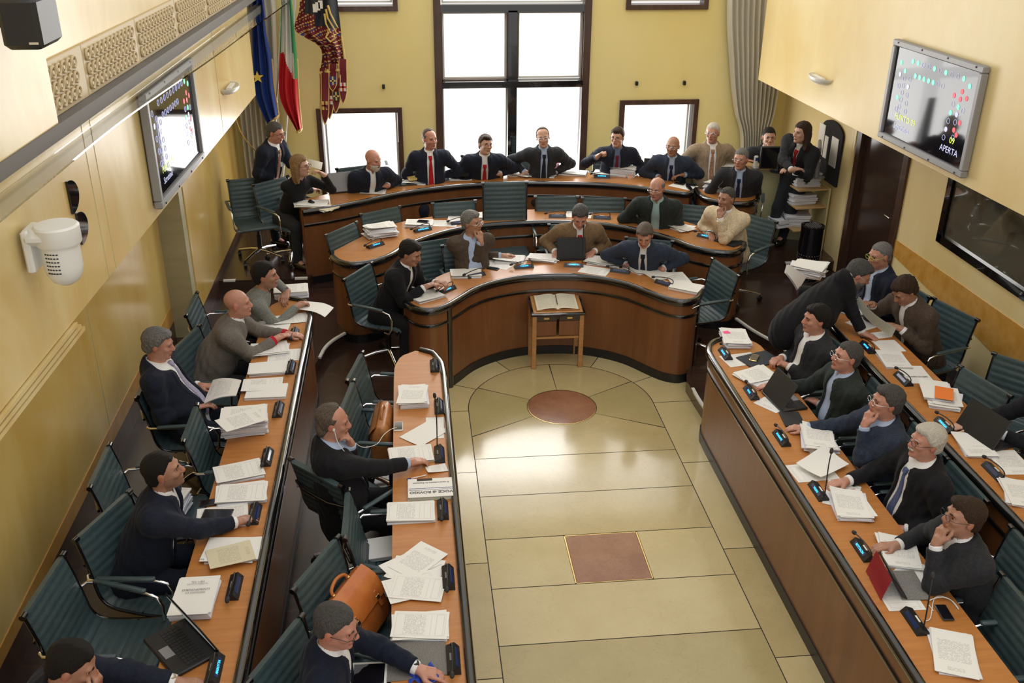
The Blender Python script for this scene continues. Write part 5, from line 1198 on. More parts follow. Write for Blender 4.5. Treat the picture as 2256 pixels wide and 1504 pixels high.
a28 = person('brown-haired person in brown jacket bowed over a newspaper by the right wall', Hd(1992, 640, P2, 1.16), P2, nrm(-1, -.3), 'hair_brown', 'curly', 'skin_tan', 'suit_brown', body=1.15, nod=.65, look=(-1, -.2), openw=.03, hands=(h(1905, 672, Z2+.22, pole=V3(-.3, .6, -.8)), h(1965, 722, Z2+.10)), chair_label='dark chair with rounded frame under the newspaper reader', vox=.006)
a29 = person('dark-haired person with glasses hanging from the neck and folded hands', Hd(1797, 702, P1, 1.20), P1, nrm(-1, -.15), 'hair_black', 'full', 'skin_red', 'suit_charcoal', body=1.2, look=(-1, -.05), hands=(h(1705, 793, zz1+.02, curl=.8), h(1715, 800, zz1, curl=.8)), chair_label='chair under the person with folded hands', openw=.06, vox=.006)
a30 = person('grey-haired person with glasses in dark blazer and blue shirt at the open laptop', Hd(1865, 785, P1, 1.20), P1, RN, 'hair_salt', 'short', 'skin_red', 'suit_darkgreen', shirt='shirt_blue', body=1.12, nod=-.15, look=(-1, -.05), glasses='thin', openw=.085, hands=(h(1688, 848, zz1), h(1790, 880, P1+.72)), chair_label='chair under the person at the open laptop', vox=.006)
a31 = person('dark-haired person in midnight suit holding the chin with one hand', Hd(1952, 885, P1, 1.20), P1, RN, 'hair_salt', 'full', 'skin_red', 'suit_midblue', shirt='shirt_blue', tie='tie_stripe', body=1.2, nod=-.10, look=(-1, .05), glasses='thin', hands=(h(1752, 938, zz1, pole=V3(.1, .6, -.6)), dict(chin=1)), chair_label='chair under the person in midnight suit', vox=.0055)
a32 = person('white-haired person with moustache, white shirt and blue tie', Hd(2040, 972, P1, 1.20), P1, RN, 'hair_white', 'full', 'skin_red', 'suit_black', tie='tie_blue', body=1.25, nod=-.08, look=(-1, -.05), glasses='black', moustache='hair_white', openw=.085, hands=(h(1840, 1060, zz1, pole=V3(.1, .6, -.6)), h(1965, 1165, P1+.66)), chair_label='chair under the white-haired person', vox=.0055)
a33 = person('dark-haired person with black glasses and steel watch cupping the chin', Hd(2122, 1138, P1, 1.18), P1, RN, 'hair_brown', 'side', 'skin_tan', 'suit_charcoal', body=1.05, nod=-.12, look=(-1, .08), glasses='black', openw=.06, hands=(h(1945, 1195, zz1, pole=V3(.1, .7, -.6)), dict(chin=1, dx=.0)), chair_label='blue chair under the person with steel watch', vox=.005)
watch(a33, 1)
a34 = person('person in dark suit at the right edge of whom an arm and shirt show', Hd(2330, 850, P2, 1.20), P2, nrm(-1, -.05), 'hair_brown', 'short', 'skin_light', 'suit_black', hands=(h(2110, 935, zz2, pole=V3(.1, .6, -.6)), h(2180, 950, Z2+.05)), openw=.09, body=1.1, chair_label='chair under the person at the right edge', vox=.0065)
# ================================================================ THINGS ON AND AROUND THE DESKS
def local(px, py, z, n): p = at(px, py, z); return (p.x, p.y, z), rz_of(n)
def laptop(px, py, z, n, label, w=.34, d=.235, ang=105, screen='display_navy', lid='black_plastic', text=False):
    loc, rz = local(px, py, z, n); r = empty('laptop', loc, rz, label, 'laptop')
    m = MB(); m.box((0, 0, .011), (w, d, .022), 0, 0, .006); m.build('base', 'black_plastic', r)
    m = MB()
    for i in range(13):
        for j in range(5): m.box((-.135*w/.34+i*.0225*w/.34, .045-j*.020, .0225), (.0185*w/.34, .0165, .003), 0, 0)
    m.build('keyboard', 'black_matte', r, 0)
    m = MB(); m.box((0, -.075, .0222), (.085, .05, .001)); m.build('touchpad', 'grey_metal', r, 0)
    T_ = Matrix.Translation((0, d/2-.008, .018)) @ Matrix.Rotation(math.radians(90-ang)*-1, 4, 'X')
    m = MB(); m.box((0, .004, .112), (w, .009, .225), 0, 0, .004, T_); l = m.build('lid', lid, r)
    m = MB(); m.box((0, -.0015, .114), (w-.03, .002, .19), 0, 0, 0, T_); m.build('screen', screen, l, 0)
    return r
def slabthing(name, px, py, z, n, dims, m, label, cat, rz=0, bev=.003, group=None):
    loc, r_ = local(px, py, z, n); mb = MB(); mb.box((0, 0, dims[2]/2), dims, 0, 0, bev); o = mb.build(name, m, None, 40); o.location = loc; o.rotation_euler = (0, 0, r_+math.radians(rz)); return tag(o, label, cat, group)
mat('screen_lit', (.10, .11, .11), .3, emit=((.32, .34, .32), .55), noise=((4, 4, 14), (.2, .22, .24)))
laptop(400, 1428, Z2, nrm(.8, .62), 'open black laptop with lit screen in the lower left', .35, .24, 112, 'screen_lit')
laptop(1728, 884, Z1, nrm(-1, -.15), 'open dark laptop before the person in dark blazer and blue shirt', .32, .22, 118)
laptop(2172, 962, Z2, nrm(-1, -.25), 'open black laptop on the right wall row', .36, .24, 118)
laptop(1255, 567, Z1, (0, -1), 'black laptop with its lid towards the hall on the innermost desk', .30, .2, 100)
laptop(757, 418, Z3, nrm(.25, -1), 'large grey laptop at the left end of the president desk', .38, .26, 100, lid='grey_metal')
laptop(1449, 388, Z3, nrm(-.25, -1), 'black laptop before the bald person in midnight suit', .36, .22, 98)
# tablets, phones, folders
def tablet(px, py, z, n, label, rz=0, w=.18, l=.25, frame='black_plastic', name='tablet', cat='tablet', group=None):
    loc, r_ = local(px, py, z, n); r = empty(name, loc, r_+math.radians(rz), label, cat, group); m = MB(); m.box((0, 0, .0045), (w, l, .009), 0, 0, .004); m.build('case', frame, r); m = MB(); m.box((0, 0, .0096), (w*.86, l*.86, .001)); m.build('screen', 'screen_glass', r, 0); return r
tablet(472, 1150, Z2+.012, LN, 'black tablet before the dark-bearded person', 85)
tablet(812, 1500, Z1, LN, 'white-framed tablet at the bottom of the inner left row', 88, frame='white_plastic')
ph = lambda px, py, z, n, lb, rz=0, fr='black_plastic': tablet(px, py, z, n, lb, rz, .065, .125, fr, 'mobile_phone', 'phone', 'mobile phones')
ph(878, 940, Z1, LN, 'white-rimmed phone wired to the earphones', 90, 'white_plastic'); ph(1086, 592, Z1, (0, -1), 'blue-black phone on the innermost desk', 60)
ph(932, 488, Z2+.036, (0, -1), 'black phone lying on a stack of the middle desk', 70); ph(1497, 405, Z3+.004, (0, -1), 'left one of two phones on the president desk', 50); ph(1522, 408, Z3+.004, (0, -1), 'right one of two phones on the president desk', 65)
ph(2080, 1350, Z1+.004, RN, 'black phone with white earphones on the inner right row', 85); ph(1662, 789, Z1+.012, RN, 'golden phone lying on the grey folder', 60, 'brass'); ph(462, 1108, Z2+.004, LN, 'black phone beside the stapled stack of the left row', 10)
ph(1377, 483, Z2, (0, -1), 'grey handset lying on the middle desk', 70, 'grey_metal')
slabthing('folder', 1672, 792, Z1+.003, RN, (.22, .31, .008), 'navy_cloth', 'grey folder under the golden phone', 'folder', 20)
slabthing('folder', 1605, 532, Z2, nrm(-.7, -.7), (.22, .30, .015), 'suit_charcoal', 'dark folder before the person in beige jacket', 'folder', 80)
slabthing('folder', 1455, 486, Z2, (0, -1), (.30, .2, .012), 'black_plastic', 'black folder under the folded hands in dark green sleeves', 'folder', 8)
slabthing('folder', 902, 403, Z3, (0, -1), (.30, .22, .012), 'black_matte', 'black folder beside the bald white-bearded person', 'folder', 12)
slabthing('notebook', 1745, 925, Z1, RN, (.15, .21, .014), 'black_matte', 'small black book beside the microphone of the person in midnight suit', 'book', 84)
slabthing('folder', 912, 1448, Z1, LN, (.30, .34, .006), 'granite_felt', 'grey felt folder under the velvet sleeve', 'folder', 4)
slabthing('leaflet', 2080, 866, Z2+.058, RN, (.13, .20, .002), 'orange_print', 'orange leaflet on the pile of the right wall row', 'leaflet', 62)
slabthing('leaflet', 1862, 1090, Z1+.006, RN, (.10, .08, .002), 'orange_print', 'small orange card behind the folded pages', 'leaflet', 70)
slabthing('index_tab', 1600, 732, Z1+.060, RN, (.05, .06, .003), 'hot_pink', 'pink tab sticking out of the thick stack', 'tab', 10)
slabthing('document_folder', 1553, 357, 1.262, (0, -1), (.30, .22, .012), 'red_plastic', 'red folder under the writing hands at the clerk counter', 'folder', 5)
sheet(1550, 354, 1.277, (0, -1), 'white page on the red folder', 'white_paper', 80, .01)
sheet(1598, 362, 1.262, (0, -1), 'white sheet right of the red folder', 'sheet_short', 80, .0)
sheet(1206, 366, Z3+.10, (0, -1), 'pink page folded open before the thin person', 'pink_paper', 70, .05, tilt=(.3, .3))
m = MB(); p = at(941, 1098, Z1)
bk = empty('book_pile', (*at(920, 392, Z3+.012).xy, Z3+.02), .2); COL.objects.unlink(bk); bpy.data.objects.remove(bk)
for i, (dz, mm, lb) in enumerate(((.012, 'suit_greywool', 'grey book lowest of two books on the president desk'), (.040, 'gold_thread', 'yellow-green book on top of the grey book'))): slabthing('book', 918, 393, Z3+dz, (0, -1), (.22, .15, .027), mm, lb, 'book', 10+8*i)
# bell, mouse, pens
p = at(1104, 390, Z3); m = MB(); m.lathe([(.028, 0), (.03, .006), (.026, .012), (.024, .02), (.016, .032), (.006, .038), (.006, .05), (.009, .054), (.004, .06)], (0, 0, 0), 18); b = m.build('table_bell', 'brass', None); b.location = (p.x, p.y, Z3); tag(b, 'small brass bell right of the president microphone', 'bell')
p = at(686, 444, Z3+.03); m = MB(); m.add(*((lambda V, F_: (V, F_))(*[[(.032*math.sin(t_)*math.cos(a_), .055*math.sin(t_)*math.sin(a_), .032*max(0, math.cos(t_))) for t_ in [i_*math.pi/12 for i_ in range(7)] for a_ in [j_*math.pi/8 for j_ in range(16)]], [(i_*16+j_, i_*16+(j_+1) % 16, (i_+1)*16+(j_+1) % 16, (i_+1)*16+j_) for i_ in range(6) for j_ in range(16)]]))); b = m.build('computer_mouse', 'black_plastic', None); b.location = (p.x, p.y, Z3+.02); b.rotation_euler = (0, 0, .6); tag(b, 'black computer mouse on loose papers', 'mouse')
def pen(px, py, z, a, cap, label):
    p = at(px, py, z); r = empty('pen', (p.x, p.y, z+.005), a, label, 'pen', 'pens'); m = MB(); m.tube([(-.06, 0, 0), (.05, 0, 0), (.066, 0, 0)], [.0042, .0042, .001], 8); m.build('barrel', 'white_plastic', r); m = MB(); m.tube([(-.075, 0, 0), (-.045, 0, 0)], .0052, 8); m.build('cap', cap, r)
pen(920, 1052, Z1, math.radians(18), 'blue_cloth', 'white pen with blue cap above the newspaper'); pen(1860, 1082, Z1, math.radians(186), 'red_plastic', 'pen with red cap near the white-haired person')
# newspaper on the inner left row
p = at(950, 1081, Z1); r = empty('newspaper', (p.x, p.y, Z1), 0, 'folded newspaper with blue-black headline on the inner left row', 'newspaper')
m = MB()
for i in range(5): m.box((.002*i, .001*i, .003+i*.005), (.305-.004*i, .215, .0045), 0, 0, .002)
m.build('folded_pages', 'sheet_news', r); m = MB(); m.box((.0, .0, .0275), (.30, .212, .001)); m.build('front_page', 'white_paper', r, 0)
Rz = Matrix.Rotation(math.pi, 4, 'Z')
text_part('masthead', 'VOCE di ROVIGO', .036, Matrix.Translation((.0, -.052, .0285)) @ Rz, 'ink', r, .0015); text_part('headline', 'Il centrodestra in frantumi', .022, Matrix.Translation((.0, .055, .0285)) @ Rz, 'ink', r, .0006)
m = MB(); m.box((-.04, .092, .0283), (.10, .028, .0006)); m.build('photograph', 'suit_brown', r, 0); m = MB(); m.box((0, -.008, .0283), (.29, .005, .0006)); m.box((0, -.026, .0283), (.29, .003, .0006)); m.build('blue_rule', 'blue_cloth', r, 0)
# paper held by the reclining person, page held by the blond person, newspaper held on the right
def held(name, quad, m_, label, cat, bend=.02, th=.002):
    A, B, C_, D_ = [Vector(q) for q in quad]; nrm_ = (B-A).cross(D_-A).normalized(); n = 8; vs = []; fs = []; uvs = []
    for k in range(2):
        for i in range(n+1):
            for j in range(n+1):
                u, v = i/n, j/n; q = A*(1-u)*(1-v)+B*u*(1-v)+C_*u*v+D_*(1-u)*v; vs.append(q+nrm_*(bend*math.sin(math.pi*v)+th*k))
    N = n+1
    for i in range(n):
        for j in range(n):
            for k in (0, 1):
                a = k*N*N+i*N+j; fs.append((a, a+1, a+N+1, a+N)); uvs.append([(i/n, j/n), (i/n, (j+1)/n), ((i+1)/n, (j+1)/n), ((i+1)/n, j/n)])
    mb = MB(); mb.add(vs, fs, 0, uvs); o = mb.build(name, m_, None, 60); return tag(o, label, cat)
held('held_paper', [at(470, 838, P2+.76), at(448, 892, P2+.72), at(520, 872, P2+.80), at(532, 838, P2+.84)], 'sheet_letter', 'printed pages held by the person leaning back', 'paper', .02, .006)
held('held_paper', [at(680, 350, P3+1.17), at(678, 366, P3+1.10), at(708, 374, P3+1.12), at(711, 358, P3+1.17)], 'sheet_short', 'page held up by the blond person', 'paper', .01)
held('newspaper', [at(1892, 652, Z2+.34), at(1885, 668, Z2+.26), at(1965, 742, Z2+.06), at(1975, 722, Z2+.18)], 'sheet_news', 'open newspaper held by the bowed reader at the right wall', 'newspaper', .04, .003)
stack(1887, 683, Z2, nrm(-1, .3), .03, 'open white binder before the person with green glasses', 'sheet_letter', 60, .02, 10, .03)
stack(1778, 606, P2+.80, nrm(-.6, .8), .10, 'bundle of ragged papers carried under the arm of the bending person', 'white_paper', 20, .02, 12, .04)
held('held_paper', [at(1733, 582, P2+1.02), at(1728, 600, P2+.96), at(1755, 640, P2+.78), at(1772, 612, P2+.86)], 'white_paper', 'big white pages below the carried bundle', 'paper', .01, .02)
# red tablet cover
p = at(1985, 1290, Z1); r = empty('tablet', (p.x, p.y, Z1+.003), rz_of(nrm(-1, .1)), 'tablet standing in a red folding cover', 'tablet')
TT = Matrix.Translation((0, .01, 0)) @ Matrix.Rotation(math.radians(-35), 4, 'X'); m = MB(); m.box((0, 0, .085), (.25, .010, .17), 0, 0, .004, TT); m.build('case', 'black_plastic', r)
TT2 = Matrix.Translation((0, .125, .0)) @ Matrix.Rotation(math.radians(-2), 4, 'X')
m = MB(); m.add([(-.125, .120, .142), (.125, .120, .142), (.125, .155, 0), (-.125, .155, 0), (-.125, .124, .146), (.125, .124, .146), (.125, .160, 0), (-.125, .160, 0)], [(0, 1, 2, 3), (7, 6, 5, 4), (0, 4, 5, 1), (3, 2, 6, 7), (0, 3, 7, 4), (1, 5, 6, 2)]); m.build('cover', 'red_plastic', r, 0)
m = MB(); m.box((0, -.04, .004), (.25, .16, .006), 0, 0, .002); m.build('cover_flap', 'granite_felt', r)
# blue cloth
m = MB(); vs = []; fs = []; n = 12
for i in range(n+1):
    for j in range(n+1): x, y = (i/n-.5)*.13, (j/n-.5)*.11; vs.append((x*(1+.2*math.sin(j)), y*(1+.2*math.cos(i*1.3)), .012+.012*math.sin(i*1.4)*math.cos(j*1.1)+.01*math.sin(i*.5+j*.8)))
m.add(vs, [(i*(n+1)+j, (i+1)*(n+1)+j, (i+1)*(n+1)+j+1, i*(n+1)+j+1) for i in range(n) for j in range(n)]); mat('blue_bright', (.02, .06, .42), .6); o = m.build('cleaning_cloth', 'blue_bright', None, 180); p = at(933, 1490, Z1); o.location = (p.x, p.y, Z1+.004); tag(o, 'crumpled bright blue cloth by the felt folder', 'cloth')
# lectern with open book
p1_, p2_ = at(1171, 812, 0), at(1284, 813, 0); cx, cyy = (p1_.x+p2_.x)/2, p1_.y+.16; r = empty('lectern', (cx, cyy, 0), 0, 'small wooden stand with drawers below an open book', 'stand')
for sx in (-1, 1):
    for sy in (-1, 1): m = MB(); m.box((sx*.235, sy*.15, .29), (.045, .045, .58), 0, 0, .004); m.build('leg', 'wood_light', r)
Tl = Matrix.Translation((0, 0, .615)) @ Matrix.Rotation(math.radians(9), 4, 'X'); m = MB(); m.box((0, 0, 0), (.54, .37, .028), 0, 0, .006, Tl); m.build('slanted_top', 'black_lacquer', r); m = MB(); m.box((0, .0, .016), (.49, .32, .006), 0, 0, .002, Tl); m.build('leather_inlay', 'wood_light', r)
m = MB(); m.box((0, 0, .565), (.47, .29, .07)); m.build('drawer_case', 'dark_wood', r); m = MB(); m.box((0, .0, .33), (.46, .30, .02)); m.build('shelf', 'wood_light', r)
for sx in (-1, 1):
    m = MB(); m.box((sx*.115, -.15, .545), (.21, .012, .06), 0, 0, .003); d_ = m.build('drawer', 'dark_wood', r); m = MB(); m.box((sx*.115, -.158, .545), (.05, .004, .018)); m.build('drawer_label', 'brass', d_, 0)
    m = MB(); m.box((sx*.115, -.14, .43), (.205, .012, .16), 0, 0, .003); m.build('lower_panel', 'panel_wood', r)
bk = empty('open_book', (cx, cyy+.01, .625), 0, 'open register with handwritten pages on the wooden stand', 'book'); Tb = Matrix.Translation((0, 0, .018)) @ Matrix.Rotation(math.radians(9), 4, 'X')
for sx in (-1, 1):
    m = MB(); vs = []; fs = []; uvs = []; n = 8
    for k in (0, 1):
        for i in range(n+1):
            for j in range(n+1):
                u, v = i/n, j/n; vs.append(Tb @ Vector((sx*u*.205, (.5-v)*.27, (.022*math.sin(math.pi*min(1, u*1.1)**.6)*.8*(1-k)+.0)+(.002 if not k else 0))))
    N = n+1
    for i in range(n):
        for j in range(n):
            a = i*N+j; uu = (lambda t_: t_ if sx > 0 else 1-t_); fs.append((a, a+1, a+N+1, a+N)); uvs.append([(uu(i/n), j/n), (uu(i/n), (j+1)/n), (uu((i+1)/n), (j+1)/n), (uu((i+1)/n), j/n)])
            a += N*N; fs.append((a, a+N, a+N+1, a+1)); uvs.append([(0, 0)]*4)
    m.add(vs, fs, 0, uvs); m.build('page_block', 'sheet_cream', bk, 60)
m = MB(); m.tube([Tb @ Vector((.008, .10, .02)), Tb @ Vector((.003, -.07, .022))], .004, 8); m.build('pen', 'black_plastic', bk)
m = MB(); m.box((0, 0, .0), (.43, .29, .004), 0, 0, .001, Tb); m.build('cover', 'tan_leather', bk)
# bags
def bag(name, loc, rz, dims, m_, label, handle=True, flap=True, buckles=0, cat='bag', hm='brass', tiltx=0):
    r = empty(name, loc, rz, label, cat); w, d, h_ = dims
    m = MB(); vs = []; fs = []; n = 24; prof = ((0, .92, .9), (.03, 1, 1), (.5, 1.03, 1.0), (.8, 1, .80), (.95, .97, .5), (1, .93, .30))
    for (z, a, b) in prof:
        for k in range(n):
            t_ = 2*math.pi*k/n; c, s_ = math.cos(t_), math.sin(t_); vs.append((math.copysign(abs(c)**.25, c)*w/2*a, math.copysign(abs(s_)**.35, s_)*d/2*b, z*h_))
    for i in range(len(prof)-1):
        for k in range(n): fs.append((i*n+k, i*n+(k+1) % n, (i+1)*n+(k+1) % n, (i+1)*n+k))
    fs += [tuple(reversed(range(n))), tuple((len(prof)-1)*n+k for k in range(n))]; m.add(vs, fs); m.build('body', m_, r, 50)
    if flap:
        m = MB(); Pf = [(.52, d*.26), (.46, d*.52), (.30, d*.54), (.30, d*.56)]
        prof2 = [(d*.17, h_*1.0), (d*.36, h_*.88), (d*.50, h_*.76), (d*.545, h_*.50), (d*.55, h_*.38)]
        vs = [(x*w*.49, -y, z+.006) for (y, z) in prof2 for x in (-1, -.5, 0, .5, 1)]+[(x*w*.49, -y-.006, z+.004) for (y, z) in prof2 for x in (-1, -.5, 0, .5, 1)]
        fs = []
        for k in (0, 25):
            for i in range(4):
                for j in range(4): fs.append((k+i*5+j, k+i*5+j+1, k+(i+1)*5+j+1, k+(i+1)*5+j))
        m.add(vs, fs); m.build('flap', m_, r, 50)
        m = MB()
        for sx in (-.28, .28): m.box((sx*w, -d*.56, h_*.42), (.025, .012, .10), 0, 0, .003)
        st = m.build('strap', m_, r)
        m = MB()
        for sx in (-.28, .28): m.box((sx*w, -d*.58, h_*.44), (.032, .008, .028), 0, 0, .003)
        m.build('buckle', hm, st)
    if handle:
        m = MB(); m.tube(spline([(-w*.2, 0, h_*.98), (-w*.17, 0, h_+.035), (0, 0, h_+.055), (w*.17, 0, h_+.035), (w*.2, 0, h_*.98)], 6), .010, 8); m.build('handle', m_, r)
        m = MB()
        for sx in (-1, 1): m.tube([(sx*w*.2-.008, 0, h_), (sx*w*.2+.008, 0, h_)], .014, 10)
        m.build('handle_ring', hm, r)
    return r
def on_chair(c, fx, fy, dz=.478): a_ = c.rotation_euler[2]; return (c.location[0]+fx*math.cos(a_)-fy*math.sin(a_), c.location[1]+fx*math.sin(a_)+fy*math.cos(a_), c.location[2]+dz)
bag('briefcase', on_chair(ch_case, 0, -.07), ch_case.rotation_euler[2]+math.radians(4), (.42, .16, .28), 'tan_leather', 'brown leather doctor-style briefcase upright on a teal chair', cat='briefcase')
b_ = bag('satchel', on_chair(ch_bag, 0, -.02, .485), 0, (.42, .15, .32), 'orange_leather', 'orange leather satchel with brass buckles leaning on a teal chair', cat='satchel'); b_.rotation_euler = (math.radians(24), 0, ch_bag.rotation_euler[2]+math.pi)
b_.rotation_euler = (math.radians(-30), 0, ch_bag.rotation_euler[2]+math.pi)
p = at(1008, 470, P2+.47); bag('handbag', (p.x, p.y+.05, P2+.47), 0, (.40, .15, .28), 'black_matte', 'black bag standing on a teal chair of the middle desk', flap=False, hm='black_plastic')
p = at(2140, 850, P2); bag('backpack', (3.38, p.y+.1, P2+.02), 1.5, (.34, .20, .48), 'black_matte', 'black backpack on the floor by the right wall', flap=False, hm='black_plastic', cat='backpack')
p = at(2235, 1450, P1+.47); bag('backpack', (p.x, p.y, P1+.47), 1.4, (.36, .20, .34), 'black_matte', 'dark bag with steel-edged strap at the lower right edge', flap=False, hm='chrome', cat='backpack')
chair_px(2262, 1330, P1, RN, 'teal chair carrying the dark bag at the lower right')
p = at(845, 1212, P1+.475); o = stack(845, 1212, P1+.475, LN, .02, 'white booklet headed RASSEGNA on a chair seat', 'white_paper', 8, .002, 1, 0, 'booklet', 'booklet', slab=.02); text_part('title_text', 'RASSEGNA', .026, Matrix.Translation((0, .09, .024)), 'ink', o, .0006)
text_part('title_text', 'STAMPA', .020, Matrix.Translation((0, -.07, .024)), 'ink', o, .0006)
# earphones of a6
hd = a6['hp']; H0 = hd(.080, .012, -.012); m = MB(); pts = [H0, H0+V3(.02, .0, -.10), hd(.06, .11, -.20), at(772, 972, P1+.98), at(800, 985, P1+.90), at(830, 978, Z1+.02), at(845, 958, Z1+.03), at(862, 945, Z1+.02), at(875, 942, Z1+.008)]
m.tube(spline(pts, 6), .0026, 6); o = m.build('earphone_cable', 'white_plastic', None); tag(o, 'white earphone cable from ear to phone', 'earphones')
m = MB(); m.tube([H0-a6['hr']*.004, H0+a6['hr']*.010], .008, 10); child(a6, m.build('earbud', 'white_plastic', None))
m = MB(); m.tube(spline([at(2056, 1345, Z1+.006), at(2045, 1325, Z1+.006), at(2075, 1315, Z1+.02), at(2100, 1325, Z1+.006), at(2112, 1342, Z1+.006), at(2090, 1318, Z1+.006), at(2060, 1316, Z1+.006), at(2050, 1360, Z1+.006), at(2038, 1368, Z1+.006)], 6), .0024, 6); tag(m.build('earphone_cable', 'white_plastic', None), 'white earphones curled around the black phone', 'earphones')
# badges, wrist band
for a_, dx in ((a14, -.06), (a25, -.05)):
    c = a_['T'](dx, .125, .26); m = MB(); rr = a_['f'].cross(V3(0, 0, 1)); m.add([c-rr*.04+V3(0, 0, .028), c+rr*.04+V3(0, 0, .028), c+rr*.04-V3(0, 0, .028), c-rr*.04-V3(0, 0, .028), c-rr*.04+V3(0, 0, .028)+a_['f']*.004, c+rr*.04+V3(0, 0, .028)+a_['f']*.004, c+rr*.04-V3(0, 0, .028)+a_['f']*.004, c-rr*.04-V3(0, 0, .028)+a_['f']*.004], [(0, 1, 2, 3), (7, 6, 5, 4), (0, 4, 5, 1), (1, 5, 6, 2), (2, 6, 7, 3), (3, 7, 4, 0)]); child(a_, m.build('name_badge', 'white_plastic', None, 0))
watch(a7, 1, 'black_matte')
# monitors
def monitor(px, py, z, n, label, w, h_, m_='black_plastic'):
    p = at(px, py, z); r = empty('monitor', (p.x, p.y, z), rz_of(n), label, 'monitor'); m = MB(); m.lathe([(.09, 0), (.09, .01), (.03, .018), (.02, .04), (.02, h_*.5)], (0, 0, 0), 20); m.build('stand', m_, r); m = MB(); m.box((0, .02, h_*.62), (w, .035, h_), 0, 0, .008); b = m.build('casing', m_, r); m = MB(); m.box((0, .0015, h_*.62), (w*.92, .002, h_*.88)); m.build('screen', 'screen_glass', b, 0); return r
monitor(1025, 392, Z3, nrm(.1, -1), 'small black monitor on a foot beside the president', .24, .19)
# clerk counter at the right back
cr = empty('clerk_counter', (0, 0, 0), 0, 'pale counter with wooden top where two clerks sit at the back right', 'counter')
ct = [(1.70, 11.62), (2.25, 11.55), (2.75, 11.42), (3.2, 11.25), (3.55, 11.10)]; cb = [(1.75, 12.05), (2.3, 11.98), (2.8, 11.85), (3.3, 11.70), (3.64, 11.6)]
m = MB(); m.strip(ct, cb, 1.22, 1.26); m.build('top', 'shelf_wood', cr); m = MB(); m.strip([(x, y+.03) for x, y in ct], [(x, y+.06) for x, y in ct], P3, 1.22); m.build('front', 'panel_green', cr)
monitor(1712, 378, 1.26, nrm(.1, 1), 'black computer monitor seen from behind on the clerk counter', .44, .27)
monitor(1800, 390, 1.26, nrm(-.93, .37), 'grey monitor edge-on beside the standing person', .40, .36, 'grey_metal')
p = at(1664, 372, 1.26); r = empty('desk_phone', (p.x, p.y, 1.26), .2, 'grey telephone handset in its cradle on the clerk counter', 'telephone'); m = MB(); m.box((0, 0, .015), (.08, .10, .03), 0, 0, .008); m.build('cradle', 'grey_metal', r); m = MB(); m.box((0, .01, .09), (.055, .03, .15), 0, 0, .012); m.build('handset', 'white_plastic', r); m = MB(); m.box((0, -.007, .12), (.035, .003, .035)); m.build('display', 'display_navy', r, 0)
# shelf with papers
sx_, sy_2 = 3.42, 10.98; r = empty('paper_shelf', (0, 0, 0), 0, 'open wooden shelf unit filled with paper bundles by the right wall', 'shelf')
for z in (.62, .90, 1.12): m = MB(); m.box((sx_, sy_2, z), (.42, .40, .02), .1, 0, .003); m.build('shelf_board', 'shelf_wood', r)
m = MB(); m.box((3.62, sy_2, .75), (.02, .42, .78)); m.build('side_panel', 'panel_green', r)
for i, (z, hh, a, b_) in enumerate(((1.131, .17, .05, 0), (.911, .12, .12, -.02), (.631, .15, -.1, -.05), (.631, .10, .3, -.20))):
    m = MB(); R_ = random.Random(i)
    for k in range(int(hh/.012)): m.box((R_.uniform(-.012, .012), R_.uniform(-.012, .012), .012*k+.006), (.30, .215, .011), R_.uniform(-.06, .06))
    o = m.build('paper_stack', 'paper_edge', None, 0); o.location = (3.38+b_, sy_2, z); o.rotation_euler = (0, 0, a); tag(o, ('paper bundle on the top board of the open shelf', 'paper bundle on the middle board of the open shelf', 'paper bundle on the lowest board of the open shelf', 'slipped paper bundle hanging out of the open shelf')[i], 'paper stack', 'bundles on the shelf')
# bin
p = at(1790, 560, P2+.0); r = empty('waste_bin', (3.22, 10.20, P2), 0, 'tall perforated dark metal waste bin by the right wall', 'bin')
m = MB(); n = 28; m.lathe([(.13, 0), (.13, .62), (.135, .63), (.135, .65), (.125, .65), (.12, .64), (.0, .635)], (0, 0, 0), 32); m.build('shell', 'screen_glass', r); m = MB()
for i in range(9):
    for j in range(26): a_ = 2*math.pi*(j+.5*(i % 2))/26; m.tube([(math.cos(a_)*.129, math.sin(a_)*.129, .06+i*.032), (math.cos(a_)*.1325, math.sin(a_)*.1325, .06+i*.032)], .0055, 6)
m.build('perforation', 'grey_metal', r); m = MB()
for i in range(-4, 5):
    for j in range(-4, 5):
        if i*i+j*j < 17: m.tube([(i*.024, j*.024, .652), (i*.024, j*.024, .648)], .006, 6)
m.build('lid_perforation', 'grey_metal', r)
# notice board on the right wall
r = empty('notice_board', (3.655, 10.98, 1.52), 0, 'dark notice board with arched top and pinned papers', 'notice board'); m = MB(); n = 14
poly = [(-.30, -.34), (.30, -.34), (.30, .24)]+[(.30*math.cos(math.pi*k/n), .24+.13*math.sin(math.pi*k/n)) for k in range(1, n)]+[(-.30, .24)]
N = len(poly); m.add([(0, a, b) for a, b in poly]+[(-.025, a, b) for a, b in poly], [tuple(range(N)), tuple(reversed(range(N, 2*N)))]+[(i, (i+1) % N, N+(i+1) % N, N+i) for i in range(N)]); m.build('board', 'suit_charcoal', r, 0)
for (y, z, w_, h_) in ((.26, .10, .17, .36), (.10, .04, .10, .26), (-.14, .04, .19, .34), (.26, -.26, .14, .24)): m = MB(); m.box((-.033, y, z), (.010, w_, h_), 0, 0, .002); m.build('pinned_paper', 'white_paper', r)
